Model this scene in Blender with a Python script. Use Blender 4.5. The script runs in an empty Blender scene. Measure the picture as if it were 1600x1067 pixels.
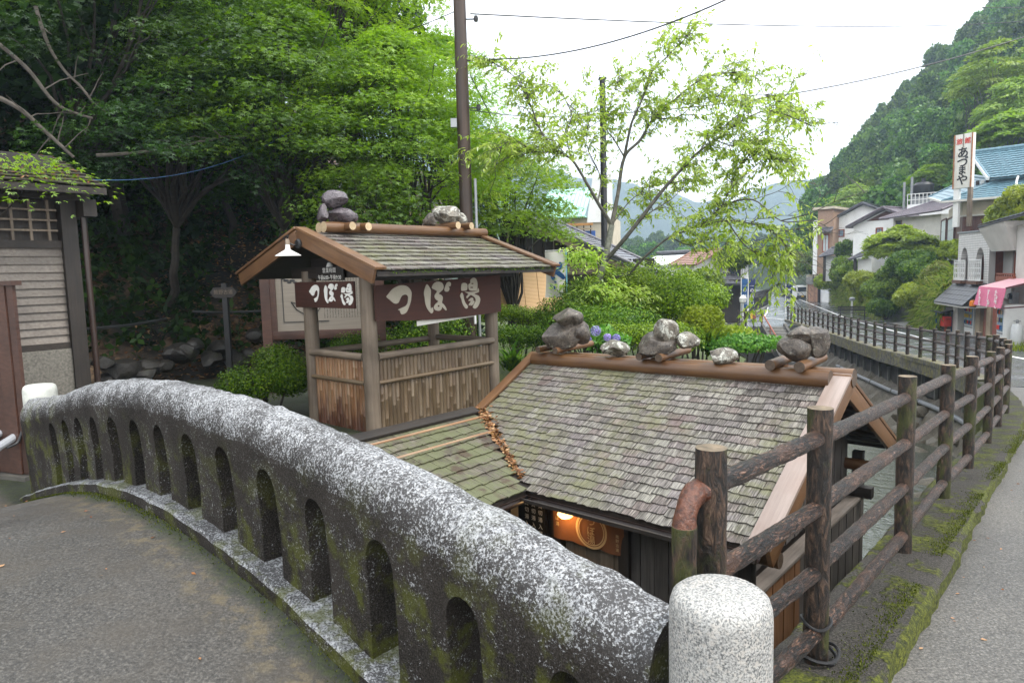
import bpy, bmesh, math, random
import numpy as np
from mathutils import Vector, Matrix, noise as mnoise
from mathutils.geometry import delaunay_2d_cdt
random.seed(7); RNG = np.random.default_rng(7)
SC = bpy.context.scene; COL = SC.collection
# ------------------------------------------------------------------ camera, light, exposure
EYE = 1.65; PITCH = math.radians(5.8); ROLL = math.radians(1.5); FOC = 1067.0
FW = np.array([0, math.cos(PITCH), -math.sin(PITCH)])
_r0 = np.array([1, 0, 0.]); _u0 = np.array([0, math.sin(PITCH), math.cos(PITCH)])
RT = _r0*math.cos(ROLL) - _u0*math.sin(ROLL); UP = _u0*math.cos(ROLL) + _r0*math.sin(ROLL)
cam = bpy.data.objects.new('camera', bpy.data.cameras.new('camera')); COL.objects.link(cam)
cam.data.lens = 24.0; cam.data.sensor_width = 36.0; cam.data.clip_end = 3000; cam.data.clip_start = 0.05
cam.matrix_world = Matrix(((RT[0], UP[0], -FW[0], 0), (RT[1], UP[1], -FW[1], 0), (RT[2], UP[2], -FW[2], EYE), (0, 0, 0, 1)))
SC.camera = cam
SUN_EL = math.radians(58); SUN_AZ = math.radians(115)      # azimuth from +Y towards +X
wd = bpy.data.worlds.new('World'); SC.world = wd; wd.use_nodes = True
wn = wd.node_tree; wn.nodes.clear()
sky = wn.nodes.new('ShaderNodeTexSky'); sky.sky_type = 'NISHITA'; sky.sun_disc = False
sky.sun_elevation = SUN_EL; sky.sun_rotation = SUN_AZ; sky.air_density = 1.5; sky.dust_density = 3
bg1 = wn.nodes.new('ShaderNodeBackground'); bg1.inputs['Strength'].default_value = 0.08
wn.links.new(sky.outputs[0], bg1.inputs['Color'])
tc = wn.nodes.new('ShaderNodeTexCoord'); nz = wn.nodes.new('ShaderNodeTexNoise')
nz.inputs['Scale'].default_value = 1.6; nz.inputs['Detail'].default_value = 5
wn.links.new(tc.outputs['Generated'], nz.inputs['Vector'])
rp = wn.nodes.new('ShaderNodeValToRGB'); rp.color_ramp.elements[0].position = 0.3; rp.color_ramp.elements[1].position = 0.7
rp.color_ramp.elements[0].color = (0.90, 0.92, 0.94, 1); rp.color_ramp.elements[1].color = (1, 1, 1, 1)
wn.links.new(nz.outputs['Fac'], rp.inputs['Fac'])
bg2 = wn.nodes.new('ShaderNodeBackground'); bg2.inputs['Strength'].default_value = 1.15
wn.links.new(rp.outputs[0], bg2.inputs['Color'])
ad = wn.nodes.new('ShaderNodeMixShader'); ad.inputs[0].default_value = 0.92
wn.links.new(bg1.outputs[0], ad.inputs[1]); wn.links.new(bg2.outputs[0], ad.inputs[2])
wo = wn.nodes.new('ShaderNodeOutputWorld'); wn.links.new(ad.outputs[0], wo.inputs['Surface'])
sl = bpy.data.lights.new('sun', 'SUN'); sl.energy = 1.5; sl.angle = math.radians(12); sl.color = (1, 0.96, 0.9)
so = bpy.data.objects.new('sun', sl); COL.objects.link(so)
sd = Vector((math.sin(SUN_AZ)*math.cos(SUN_EL), math.cos(SUN_AZ)*math.cos(SUN_EL), math.sin(SUN_EL)))
so.rotation_euler = sd.to_track_quat('Z', 'Y').to_euler()
vs = SC.view_settings; vs.view_transform = 'Standard'; vs.look = 'None'; vs.exposure = 1.45; vs.gamma = 1; vs.use_curve_mapping = False
cy = SC.cycles; cy.use_denoising = True; cy.max_bounces = 6; cy.diffuse_bounces = 3; cy.glossy_bounces = 2; cy.transmission_bounces = 4
cy.volume_bounces = 0; cy.transparent_max_bounces = 6; cy.sample_clamp_indirect = 6; cy.caustics_reflective = False; cy.caustics_refractive = False
# ------------------------------------------------------------------ survey helpers
def ray(px, py): return FW*FOC + RT*(px-800) + UP*(533.5-py)
def at(px, py, Y):
    d = ray(px, py); d = d*(Y/d[1]); return Vector((d[0], d[1], d[2]+EYE))
def proj(p):
    q = np.array(p, float)-np.array([0, 0, EYE]); c = q@FW
    return 800+FOC*(q@RT)/c, 533.5-FOC*(q@UP)/c
U2 = np.array([.66, .751]); V2 = np.array([-.751, .66]); O2 = np.array([1.27, 2.76])
U3 = Vector((.66, .751, 0)); V3 = Vector((-.751, .66, 0)); Z3 = Vector((0, 0, 1))
def W(t, s, z=0.): return Vector((O2[0]+t*U2[0]+s*V2[0], O2[1]+t*U2[1]+s*V2[1], z))
def TS(x, y): d = np.array([x, y])-O2; return float(d@U2), float(d@V2)
def interp(x, xs, ys): return float(np.interp(x, xs, ys))
ZRX = [0, 2.5, 3.8, 5, 6, 7.2, 8.4, 9.6, 15, 19.5, 25.7, 35, 49, 60, 96, 130, 200]
ZRY = [.0, -.02, -.11, -.21, -.31, -.42, -.54, -.66, -1.1, -1.45, -1.76, -2.05, -2.45, -2.62, -3.16, -3.05, -3.0]
def zr(Y): return interp(Y, ZRX, ZRY)
class Frame:                                   # a facade plane: a along it, d behind it, z up
    def __init__(s, p, q):
        s.o = Vector((p[0], p[1], 0)); s.r = (Vector((q[0], q[1], 0))-s.o); s.len = s.r.length; s.r.normalize()
        s.d = Vector((-s.r.y, s.r.x, 0))
    def P(s, a, z, d=0.): return s.o + s.r*a + s.d*d + Z3*z
    def pix(s, px, py, d=0.):
        k = ray(px, py); o = s.o+s.d*d
        t = (o.x*s.d.x+o.y*s.d.y)/(k[0]*s.d.x+k[1]*s.d.y); h = Vector((k[0]*t, k[1]*t, k[2]*t+EYE))
        return (h-o).dot(s.r), h.z
# ------------------------------------------------------------------ scene graph helpers
MW = {}
def snake_link(o, parent, M):
    COL.objects.link(o); MW[o.name] = M
    if parent is not None: o.parent = parent; o.matrix_basis = MW[parent.name].inverted() @ M
    else: o.matrix_basis = M
    return o
def tag(o, label=None, cat=None, group=None, kind=None):
    if label: o['label'] = label
    if cat: o['category'] = cat
    if group: o['group'] = group
    if kind: o['kind'] = kind
    return o
def thing(name, label, cat, loc=(0, 0, 0), group=None, M=None):
    o = bpy.data.objects.new(name, None); o.empty_display_size = .1
    snake_link(o, None, M if M is not None else Matrix.Translation(loc)); return tag(o, label, cat, group)
def O(name, me, parent=None, M=None, **k):
    o = bpy.data.objects.new(name, me); snake_link(o, parent, M if M is not None else Matrix.Identity(4))
    return tag(o, **k) if k else o
def setm(me, mats):
    for m in (mats if isinstance(mats, (list, tuple)) else [mats]): me.materials.append(m)
    return me
def axes(loc, x, y, z): return Matrix(((x[0], y[0], z[0], loc[0]), (x[1], y[1], z[1], loc[1]), (x[2], y[2], z[2], loc[2]), (0, 0, 0, 1)))
def zalign(p, q):
    d = (Vector(q)-Vector(p)); return Matrix.Translation(p) @ d.to_track_quat('Z', 'Y').to_matrix().to_4x4(), d.length
class MB:
    def __init__(s): s.v = []; s.f = []; s.m = []
    def add(s, vs, fs, mi=0):
        b = len(s.v); s.v += [tuple(v) for v in vs]; s.f += [tuple(i+b for i in f) for f in fs]; s.m += [mi]*len(fs); return s
    def hexa(s, P, mi=0):                    # 8 corners: bottom 0-3 ccw, top 4-7
        return s.add(P, [(3, 2, 1, 0), (4, 5, 6, 7), (0, 1, 5, 4), (1, 2, 6, 5), (2, 3, 7, 6), (3, 0, 4, 7)], mi)
    def box(s, c, sz, mi=0, X=(1, 0, 0), Y=(0, 1, 0), Z=(0, 0, 1)):
        c = Vector(c); X = Vector(X)*sz[0]/2; Y = Vector(Y)*sz[1]/2; Z = Vector(Z)*sz[2]/2
        return s.hexa([c-X-Y-Z, c+X-Y-Z, c+X+Y-Z, c-X+Y-Z, c-X-Y+Z, c+X-Y+Z, c+X+Y+Z, c-X+Y+Z], mi)
    def beam(s, p, q, w, h, mi=0, up=(0, 0, 1)):   # bar from p to q, w sideways, h along up
        p = Vector(p); q = Vector(q); X = (q-p).normalized(); Y = Vector(up).cross(X).normalized(); Z = X.cross(Y)
        return s.box((p+q)/2, ((q-p).length, w, h), mi, X, Y, Z)
    def tube(s, pts, rs, n=8, mi=0, cap=True, wob=0.):
        pts = [Vector(p) for p in pts]; rs = rs if hasattr(rs, '__len__') else [rs]*len(pts); V = []; F = []
        N = None
        for i, p in enumerate(pts):
            t = (pts[min(i+1, len(pts)-1)]-pts[max(i-1, 0)]).normalized()
            if N is None: N = t.orthogonal().normalized()
            N = (N - t*N.dot(t)); N = N.normalized() if N.length > 1e-6 else t.orthogonal().normalized(); B = t.cross(N)
            for k in range(n):
                a = 2*math.pi*k/n; r = rs[i]*(1+random.uniform(-wob, wob)); V.append(p+(N*math.cos(a)+B*math.sin(a))*r)
        for i in range(len(pts)-1):
            for k in range(n):
                a = i*n+k; b = i*n+(k+1) % n; F.append((a, b, b+n, a+n))
        if cap: F.append(tuple(range(n))[::-1]); F.append(tuple((len(pts)-1)*n+k for k in range(n)))
        return s.add(V, F, mi)
    def lathe(s, prof, c=(0, 0, 0), n=24, mi=0):
        V = []; F = []; c = Vector(c)
        for r, z in prof:
            for k in range(n): a = 2*math.pi*k/n; V.append(c+Vector((r*math.cos(a), r*math.sin(a), z)))
        for i in range(len(prof)-1):
            for k in range(n): a = i*n+k; b = i*n+(k+1) % n; F.append((a, b, b+n, a+n))
        if prof[0][0] > 1e-4: F.append(tuple(range(n))[::-1])
        if prof[-1][0] > 1e-4: F.append(tuple((len(prof)-1)*n+k for k in range(n)))
        return s.add(V, F, mi)
    def quad(s, *P, mi=0): return s.add(P, [tuple(range(len(P)))], mi)
    def mesh(s, mats, smooth=True, ang=35, bev=0., name='m'):
        me = bpy.data.meshes.new(name); me.from_pydata(s.v, [], s.f); setm(me, mats)
        if len(me.materials) > 1: me.polygons.foreach_set('material_index', s.m)
        if bev > 0:
            bm = bmesh.new(); bm.from_mesh(me); bmesh.ops.recalc_face_normals(bm, faces=bm.faces)
            bmesh.ops.bevel(bm, geom=[e for e in bm.edges if len(e.link_faces) == 2 and e.calc_face_angle(0) > .6], offset=bev, segments=2, profile=.6, affect='EDGES', clamp_overlap=True)
            bm.to_mesh(me); bm.free()
        if smooth:
            me.polygons.foreach_set('use_smooth', [True]*len(me.polygons)); me.update(); me.set_sharp_from_angle(angle=math.radians(ang))
        return me
def P(name, mb, mats, parent=None, bev=0., M=None, **k):
    """part from an MB given in WORLD coordinates; the object's origin goes to the mean point"""
    if M is None:
        a = np.array([tuple(v) for v in mb.v]); c = Vector((a.min(0)+a.max(0))/2); M = Matrix.Translation(c)
        mb.v = [tuple(Vector(v)-c) for v in mb.v]
    return O(name, mb.mesh(mats, bev=bev), parent, M, **k)
def log(name, p, q, r, mats, parent=None, n=14, seg=6, wob=.03, r2=None, capm=1, bend=0., **k):
    M, L = zalign(p, q); mb = MB(); r2 = r if r2 is None else r2
    pts = [(bend*math.sin(math.pi*i/seg), 0, L*i/seg) for i in range(seg+1)]
    rs = [(r+(r2-r)*i/seg)*(1+random.uniform(-wob, wob)) for i in range(seg+1)]
    mb.tube(pts, rs, n)
    if isinstance(mats, (list, tuple)) and len(mats) > 1: mb.m[-1] = mb.m[-2] = capm
    return O(name, mb.mesh(mats), parent, M, **k)
_fc = {}
def text_mesh(body, size, mat, extrude=.004, offset=0., space=1.0, width=1.0):
    c = bpy.data.curves.new('lettering', 'FONT'); c.body = body; c.size = size; c.align_x = 'CENTER'; c.align_y = 'CENTER'
    c.extrude = extrude; c.offset = offset; c.space_character = space; c.resolution_u = 3
    o = bpy.data.objects.new('lettering', c); COL.objects.link(o); dg = bpy.context.evaluated_depsgraph_get()
    me = bpy.data.meshes.new_from_object(o.evaluated_get(dg)); bpy.data.objects.remove(o); bpy.data.curves.remove(c)
    a = np.zeros(len(me.vertices)*3); me.vertices.foreach_get('co', a); a = a.reshape(-1, 3)
    if len(a): a[:, :2] -= (a[:, :2].min(0)+a[:, :2].max(0))/2; a[:, 0] *= width; me.vertices.foreach_set('co', a.ravel())
    me.materials.clear(); me.materials.append(mat); me.update(); return me
def grid_mesh(fn, nu, nv, mats, smooth=True):
    V = [tuple(fn(i/(nu-1), j/(nv-1))) for j in range(nv) for i in range(nu)]
    F = [(j*nu+i, j*nu+i+1, (j+1)*nu+i+1, (j+1)*nu+i) for j in range(nv-1) for i in range(nu-1)]
    me = bpy.data.meshes.new('sheet'); me.from_pydata(V, [], F); setm(me, mats)
    if smooth: me.polygons.foreach_set('use_smooth', [True]*len(F))
    return me
def resample(P_, step):
    P_ = [Vector(p) for p in P_]; out = [P_[0]]; acc = 0.
    for a, b in zip(P_, P_[1:]):
        L = (b-a).length; d = step-acc
        while d <= L: out.append(a.lerp(b, d/L)); d += step
        acc = L-(d-step)
    return out
def smooth_path(P_, n=8):
    P_ = [Vector(p) for p in P_]; out = []
    for i in range(len(P_)-1):
        p0 = P_[max(i-1, 0)]; p1 = P_[i]; p2 = P_[i+1]; p3 = P_[min(i+2, len(P_)-1)]
        for k in range(n):
            t = k/n; out.append(.5*((2*p1)+(p2-p0)*t+(2*p0-5*p1+4*p2-p3)*t*t+(3*p1-p0-3*p2+p3)*t**3))
    return out+[P_[-1]]
def fill2d(outer, holes=()):
    pts = [Vector(p) for p in outer]; edges = [(i, (i+1) % len(outer)) for i in range(len(outer))]
    for h in holes: b = len(pts); pts += [Vector(p) for p in h]; edges += [(b+i, b+(i+1) % len(h)) for i in range(len(h))]
    v, e, fc, *_ = delaunay_2d_cdt(pts, edges, [], 0, 1e-6)
    def inside(p, poly):
        c = False; n = len(poly)
        for i in range(n):
            a, b = poly[i], poly[(i+1) % n]
            if (a[1] > p[1]) != (b[1] > p[1]) and p[0] < (b[0]-a[0])*(p[1]-a[1])/(b[1]-a[1])+a[0]: c = not c
        return c
    F = []
    for t in fc:
        c = sum((v[i] for i in t), Vector((0, 0)))/len(t)
        if inside(c, outer) and not any(inside(c, h) for h in holes): F.append(tuple(t))
    return v, F
def thick(v, F, place, th, nrm):
    """flat filled outline -> thin solid"""
    V = [place(p) for p in v]; n = len(V); V += [p-nrm*th for p in V]; G = list(F)+[tuple(i+n for i in t[::-1]) for t in F]; ec = set()
    for t in F:
        for i in range(len(t)): ec.add((t[i], t[(i+1) % len(t)]))
    for a, b in ec:
        if (b, a) not in ec: G.append((b, a, a+n, b+n))
    mb = MB(); mb.add(V, G); return mb
def rounded(poly, k=3):
    n = len(poly); out = []
    for i in range(n):
        p0, p1, p2, p3 = [np.array(poly[(i+j) % n], float) for j in (-1, 0, 1, 2)]
        for q in range(k): t = q/k; out.append(tuple(.5*((2*p1)+(p2-p0)*t+(2*p0-5*p1+4*p2-p3)*t*t+(3*p1-p0-3*p2+p3)*t**3)))
    return out
# ------------------------------------------------------------------ materials
class NT:
    def __init__(s, name):
        s.mat = bpy.data.materials.new(name); s.mat.use_nodes = True; s.t = s.mat.node_tree; s.t.nodes.clear()
        s.out = s.t.nodes.new('ShaderNodeOutputMaterial')
    def n(s, ty, **k):
        nd = s.t.nodes.new(ty)
        for a, b in k.items(): setattr(nd, a, b)
        return nd
    def set(s, sock, v):
        if isinstance(v, bpy.types.NodeSocket): s.t.links.new(v, sock)
        elif v is not None:
            if sock.type == 'RGBA' and hasattr(v, '__len__') and len(v) == 3: v = (*v, 1)
            sock.default_value = v
    def co(s, kind='Object', sc=(1, 1, 1), rot=(0, 0, 0)):
        if kind == 'World': o = s.n('ShaderNodeNewGeometry').outputs['Position']
        else: o = s.n('ShaderNodeTexCoord').outputs[kind]
        m = s.n('ShaderNodeMapping'); s.set(m.inputs[0], o); m.inputs['Scale'].default_value = sc; m.inputs['Rotation'].default_value = rot
        return m.outputs[0]
    def noise(s, vec, scale=5, detail=4, rough=.55, dist=0., w=None):
        nd = s.n('ShaderNodeTexNoise'); s.set(nd.inputs['Vector'], vec); nd.inputs['Scale'].default_value = scale
        nd.inputs['Detail'].default_value = detail; nd.inputs['Roughness'].default_value = rough; nd.inputs['Distortion'].default_value = dist
        if w is not None: nd.noise_dimensions = '4D'; s.set(nd.inputs['W'], w)
        return nd.outputs['Fac']
    def vor(s, vec, scale=5, feature='F1', out='Distance', rnd=1.):
        nd = s.n('ShaderNodeTexVoronoi', feature=feature); s.set(nd.inputs['Vector'], vec); nd.inputs['Scale'].default_value = scale
        nd.inputs['Randomness'].default_value = rnd; return nd.outputs[out]
    def ramp(s, fac, *stops, interp='LINEAR'):
        nd = s.n('ShaderNodeValToRGB'); e = nd.color_ramp; e.interpolation = interp
        while len(e.elements) < len(stops): e.elements.new(.5)
        for el, (p, c) in zip(e.elements, stops):
            el.position = p; el.color = (c, c, c, 1) if not hasattr(c, '__len__') else (*c[:3], 1)
        s.set(nd.inputs[0], fac); return nd.outputs[0]
    def mix(s, fac, a, b, mode='MIX'):
        nd = s.n('ShaderNodeMix', data_type='RGBA', blend_type=mode); s.set(nd.inputs[0], fac); s.set(nd.inputs[6], a); s.set(nd.inputs[7], b); return nd.outputs[2]
    def m(s, op, a, b=None, clamp=False):
        nd = s.n('ShaderNodeMath', operation=op, use_clamp=clamp); s.set(nd.inputs[0], a)
        if b is not None: s.set(nd.inputs[1], b)
        return nd.outputs[0]
    def rnd(s): return s.n('ShaderNodeObjectInfo').outputs['Random']
    def tone(s): return s.m('FRACT', s.m('ADD', s.rnd(), s.n('ShaderNodeAttribute', attribute_name='tone').outputs['Fac']))
    def nrmz(s):
        g = s.n('ShaderNodeNewGeometry'); x = s.n('ShaderNodeSeparateXYZ'); s.set(x.inputs[0], g.outputs['Normal']); return x.outputs[2]
    def xyz(s, vec, i):
        x = s.n('ShaderNodeSeparateXYZ'); s.set(x.inputs[0], vec); return x.outputs[i]
    def bump(s, h, st=.5, d=.01, nrm=None):
        nd = s.n('ShaderNodeBump'); s.set(nd.inputs['Height'], h); nd.inputs['Strength'].default_value = st; nd.inputs['Distance'].default_value = d
        if nrm is not None: s.set(nd.inputs['Normal'], nrm)
        return nd.outputs[0]
    def pbr(s, col, rough=.6, nrm=None, spec=.5, metal=0., emit=None, estr=0.):
        b = s.n('ShaderNodeBsdfPrincipled'); s.set(b.inputs['Base Color'], col); s.set(b.inputs['Roughness'], rough)
        s.set(b.inputs['Specular IOR Level'], spec); s.set(b.inputs['Metallic'], metal)
        if nrm is not None: s.set(b.inputs['Normal'], nrm)
        if emit is not None: s.set(b.inputs['Emission Color'], emit); b.inputs['Emission Strength'].default_value = estr
        s.set(s.out.inputs[0], b.outputs[0]); return s.mat
def plain(name, c, rough=.6, var=.25, sc=6., bump=.2, spec=.4, metal=0.):
    t = NT(name); v = t.co('Object'); f = t.noise(v, sc, 5); g = t.noise(v, sc*9, 3)
    a = tuple(x*(1-var) for x in c); b = tuple(min(1, x*(1+var)) for x in c)
    col = t.mix(t.ramp(f, (.3, 0.), (.7, 1.)), a, b); col = t.mix(t.m('MULTIPLY', g, .25), col, tuple(x*.6 for x in c))
    return t.pbr(col, rough, t.bump(g, bump, .004), spec, metal)
def wood(name, c1, c2, axis=2, rough=.55, dark=None, sc=7., st=.06, knots=True, weather=None, bump=.35, objrnd=.35, foot=None):
    """grain runs along the local axis; darker stain patches; per-object tone"""
    t = NT(name); s3 = [1, 1, 1]; s3[axis] = st; v = t.co('Object', s3); w = t.m('MULTIPLY', t.rnd(), 40)
    g = t.noise(v, sc*6, 6, .6, .4, w); big = t.noise(t.co('Object'), sc*.35, 3, .5, 0, w)
    col = t.mix(t.ramp(g, (.32, 0.), (.68, 1.)), c1, c2)
    col = t.mix(t.ramp(big, (.45, 0.), (.75, .7)), col, dark or tuple(x*.35 for x in c1))
    if weather: col = t.mix(t.ramp(t.noise(v, sc*2, 4, .6, .2, w), (.5, 0.), (.72, .8)), col, weather)
    if foot: col = t.mix(t.m('MULTIPLY', t.ramp(t.m('ADD', t.xyz(t.co('Object'), 2), t.m('MULTIPLY', t.m('SUBTRACT', big, .5), 1.2)), (.42, 1.), (.72, 0.)), .85), col, foot)
    k = t.m('ADD', 1-objrnd/2, t.m('MULTIPLY', t.rnd(), objrnd)); hsv = t.n('ShaderNodeHueSaturation'); t.set(hsv.inputs['Value'], k); t.set(hsv.inputs['Color'], col)
    return t.pbr(hsv.outputs[0], rough, t.bump(g, bump, .006))
def leafmat(name, cols, transl=.45, rough=.5, wet=.35, objv=.25):
    """leaf: colour differs from leaf to leaf through the mesh attribute rnd"""
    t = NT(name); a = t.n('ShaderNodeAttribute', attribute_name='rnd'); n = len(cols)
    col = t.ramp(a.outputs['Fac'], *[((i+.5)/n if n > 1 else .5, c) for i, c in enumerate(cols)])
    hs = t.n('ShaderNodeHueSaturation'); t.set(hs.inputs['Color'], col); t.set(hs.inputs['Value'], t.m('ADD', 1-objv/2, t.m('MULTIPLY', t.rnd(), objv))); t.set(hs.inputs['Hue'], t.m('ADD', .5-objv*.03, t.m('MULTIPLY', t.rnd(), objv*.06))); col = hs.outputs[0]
    d = t.n('ShaderNodeBsdfDiffuse'); t.set(d.inputs[0], col)
    tr = t.n('ShaderNodeBsdfTranslucent'); t.set(tr.inputs[0], t.mix(1., col, (1.25, 1.35, .75), 'MULTIPLY'))
    g = t.n('ShaderNodeBsdfGlossy'); g.inputs['Roughness'].default_value = rough; t.set(g.inputs[0], (.9, .95, 1))
    m1 = t.n('ShaderNodeMixShader'); m1.inputs[0].default_value = transl; t.set(m1.inputs[1], d.outputs[0]); t.set(m1.inputs[2], tr.outputs[0])
    fr = t.n('ShaderNodeFresnel'); fr.inputs[0].default_value = 1.4
    m2 = t.n('ShaderNodeMixShader'); t.set(m2.inputs[0], t.m('MULTIPLY', fr.outputs[0], wet*.12)); t.set(m2.inputs[1], m1.outputs[0]); t.set(m2.inputs[2], g.outputs[0])
    t.set(t.out.inputs[0], m2.outputs[0]); return t.mat
def m_parapet():
    t = NT('weathered_concrete'); v = t.co('World'); nzv = t.nrmz()
    big = t.noise(v, 2.2, 5, .6); sp = t.noise(v, 120, 4, .75); sp2 = t.noise(v, 40, 5, .75, .4); fine = t.noise(v, 170, 2); patch = t.noise(v, 6, 4, .6, .5)
    base = t.mix(t.ramp(big, (.35, 0.), (.65, 1.)), (.007, .0056, .0045), (.027, .0225, .019))
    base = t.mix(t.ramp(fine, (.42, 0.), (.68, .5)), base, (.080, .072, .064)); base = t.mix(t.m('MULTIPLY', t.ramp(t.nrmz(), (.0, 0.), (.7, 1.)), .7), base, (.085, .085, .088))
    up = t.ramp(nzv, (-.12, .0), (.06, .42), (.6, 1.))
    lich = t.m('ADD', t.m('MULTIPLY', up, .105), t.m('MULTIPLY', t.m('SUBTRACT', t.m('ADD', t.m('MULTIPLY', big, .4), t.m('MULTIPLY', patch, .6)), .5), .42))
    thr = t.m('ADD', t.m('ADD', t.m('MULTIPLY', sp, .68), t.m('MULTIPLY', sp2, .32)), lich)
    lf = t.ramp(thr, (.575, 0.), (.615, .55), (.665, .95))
    col = t.mix(lf, base, t.mix(t.ramp(t.noise(v, 60, 3, .7), (.35, 0.), (.65, 1.)), (.17, .178, .19), (.44, .45, .46)))
    z = t.xyz(v, 2); mz = t.ramp(z, (.0, 1.), (.55, .75), (.95, .0))
    mo = t.m('MULTIPLY', t.ramp(t.noise(v, 6, 6, .65), (.50, 0.), (.60, 1.)), mz)
    col = t.mix(t.m('MULTIPLY', mo, .8), col, t.mix(fine, (.035, .04, .006), (.11, .12, .015)))
    h = t.m('ADD', t.m('MULTIPLY', sp2, .6), t.m('MULTIPLY', sp, .5))
    return t.pbr(col, .75, t.bump(h, .9, .012, t.bump(big, .4, .03)), .12)
def m_granite():
    t = NT('pale_granite'); v = t.co('Object'); a = t.noise(v, 190, 2, .7); b = t.noise(v, 95, 3, .6, .3); c = t.noise(v, 5, 3)
    col = t.ramp(a, (.36, (.055, .058, .06)), (.45, (.17, .17, .165)), (.53, (.27, .267, .255)), (.66, (.38, .38, .365)))
    col = t.mix(t.ramp(b, (.52, 0.), (.62, .6)), col, (.40, .37, .33)); col = t.mix(t.ramp(c, (.4, 0.), (.75, .25)), col, (.45, .45, .42))
    return t.pbr(col, .6, t.bump(a, .35, .003), .4)
def m_bark():
    t = NT('bark_textured_rail'); v = t.co('Object', (1, 1, .28)); w = t.m('MULTIPLY', t.rnd(), 30)
    nb = t.noise(v, 52, 6, .75, 1.6, w); vv = t.n('ShaderNodeVectorMath', operation='ADD'); t.set(vv.inputs[0], v); cm = t.n('ShaderNodeCombineXYZ'); t.set(cm.inputs[0], t.m('MULTIPLY', nb, .06)); t.set(cm.inputs[2], t.m('MULTIPLY', t.noise(v, 18, 3, .6), .07)); t.set(vv.inputs[1], cm.outputs[0]); ed = t.ramp(t.vor(vv.outputs[0], 78, 'DISTANCE_TO_EDGE'), (.0, 0.), (.2, 1.)); vo = t.m('ADD', t.m('MULTIPLY', ed, .20), t.m('MULTIPLY', t.ramp(nb, (.3, 0.), (.7, 1.)), .72)); big = t.noise(t.co('Object'), 5, 4, .6, 0, w)
    col = t.ramp(vo, (.36, (.003, .0025, .002)), (.50, (.026, .0145, .010)), (.63, (.115, .058, .036)), (.78, (.27, .155, .105)))
    col = t.mix(t.ramp(big, (.5, 0.), (.7, .55)), col, (.19, .088, .048)); col = t.mix(t.ramp(t.noise(t.co('World'), 3, 4), (.5, 0.), (.75, .6)), col, (.03, .026, .024))
    return t.pbr(col, .38, t.bump(vo, 1., .02), .5)
def m_post():
    t = NT('mossy_bark_post'); v = t.co('Object', (1, 1, .3)); w = t.m('MULTIPLY', t.rnd(), 30)
    vo = t.noise(v, 40, 6, .72, 1., w); big = t.noise(t.co('Object', (1, 1, .5)), 6, 6, .68, .6, w)
    col = t.ramp(vo, (.40, (.003, .0025, .002)), (.49, (.016, .011, .008)), (.58, (.058, .034, .022)), (.70, (.17, .11, .072)))
    mo = t.ramp(big, (.52, 0.), (.60, .8)); col = t.mix(mo, col, t.mix(vo, (.014, .017, .003), (.065, .076, .010)))
    return t.pbr(col, .5, t.bump(vo, 1., .014), .4)
def m_shingle():
    t = NT('weathered_wood_shingle'); v = t.co('UV', (1, .06, 1)); r = t.tone(); w = t.m('MULTIPLY', r, 60)
    g = t.noise(v, 120, 4, .6, .2, w); wp = t.co('World'); big = t.noise(wp, 1.5, 4, .55); mid = t.noise(wp, 9, 4, .6)
    c = t.ramp(r, (.0, (.105, .098, .094)), (.2, (.20, .195, .182)), (.38, (.150, .135, .142)), (.55, (.225, .225, .205)), (.7, (.105, .096, .094)), (.82, (.165, .14, .135)), (.92, (.16, .148, .158)), (1., (.25, .247, .235)))
    c = t.mix(t.ramp(g, (.40, .85), (.56, .0)), c, (.022, .019, .017))
    c = t.mix(t.ramp(g, (.56, .0), (.70, .65)), c, (.40, .39, .365))
    sv = t.n('ShaderNodeVectorMath', operation='DOT_PRODUCT'); t.set(sv.inputs[0], wp); sv.inputs[1].default_value = (-.751, .66, 0)
    gx = t.m('MINIMUM', t.m('MULTIPLY', t.m('SUBTRACT', sv.outputs['Value'], 3.1), .055), .03); mo = t.m('MULTIPLY', t.ramp(t.m('ADD', big, gx), (.44, .0), (.62, .8)), t.ramp(mid, (.38, .05), (.56, 1.)))
    c = t.mix(mo, c, t.mix(g, (.050, .054, .018), (.205, .212, .125)))
    red = t.m('MULTIPLY', t.ramp(t.noise(wp, 2.3, 3), (.58, 0.), (.70, .45)), t.ramp(r, (.45, 0.), (.6, 1.))); c = t.mix(red, c, (.12, .08, .078))
    c = t.mix(1., c, (.98, .94, .88), 'MULTIPLY')
    return t.pbr(c, .6, t.bump(g, .8, .006), .3)
def m_mossroof():
    t = NT('mossy_wood_shingle'); v = t.co('UV', (1, .06, 1)); r = t.tone(); w = t.m('MULTIPLY', r, 60)
    g = t.noise(v, 110, 4, .6, .2, w); wp = t.co('World'); big = t.noise(wp, 3., 4, .6); z = t.xyz(wp, 2)
    c = t.ramp(r, (.0, (.07, .055, .042)), (.5, (.13, .115, .09)), (1., (.18, .16, .125))); c = t.mix(t.ramp(g, (.4, .7), (.62, .0)), c, (.025, .02, .015))
    mo = t.ramp(t.m('ADD', t.m('MULTIPLY', big, .6), t.m('MULTIPLY', t.noise(wp, 22, 4, .7), .4)), (.42, .0), (.55, .9)); c = t.mix(mo, c, t.mix(t.noise(v, 60, 4, .7), (.028, .028, .010), (.17, .185, .095)))
    c = t.mix(t.ramp(t.noise(wp, 5, 2), (.57, 0.), (.66, .7)), c, (.05, .026, .020))
    c = t.mix(t.ramp(z, (.28, 0.), (.40, .8)), c, (.03, .022, .018))
    return t.pbr(c, .6, t.bump(g, .8, .006), .35)
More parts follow.
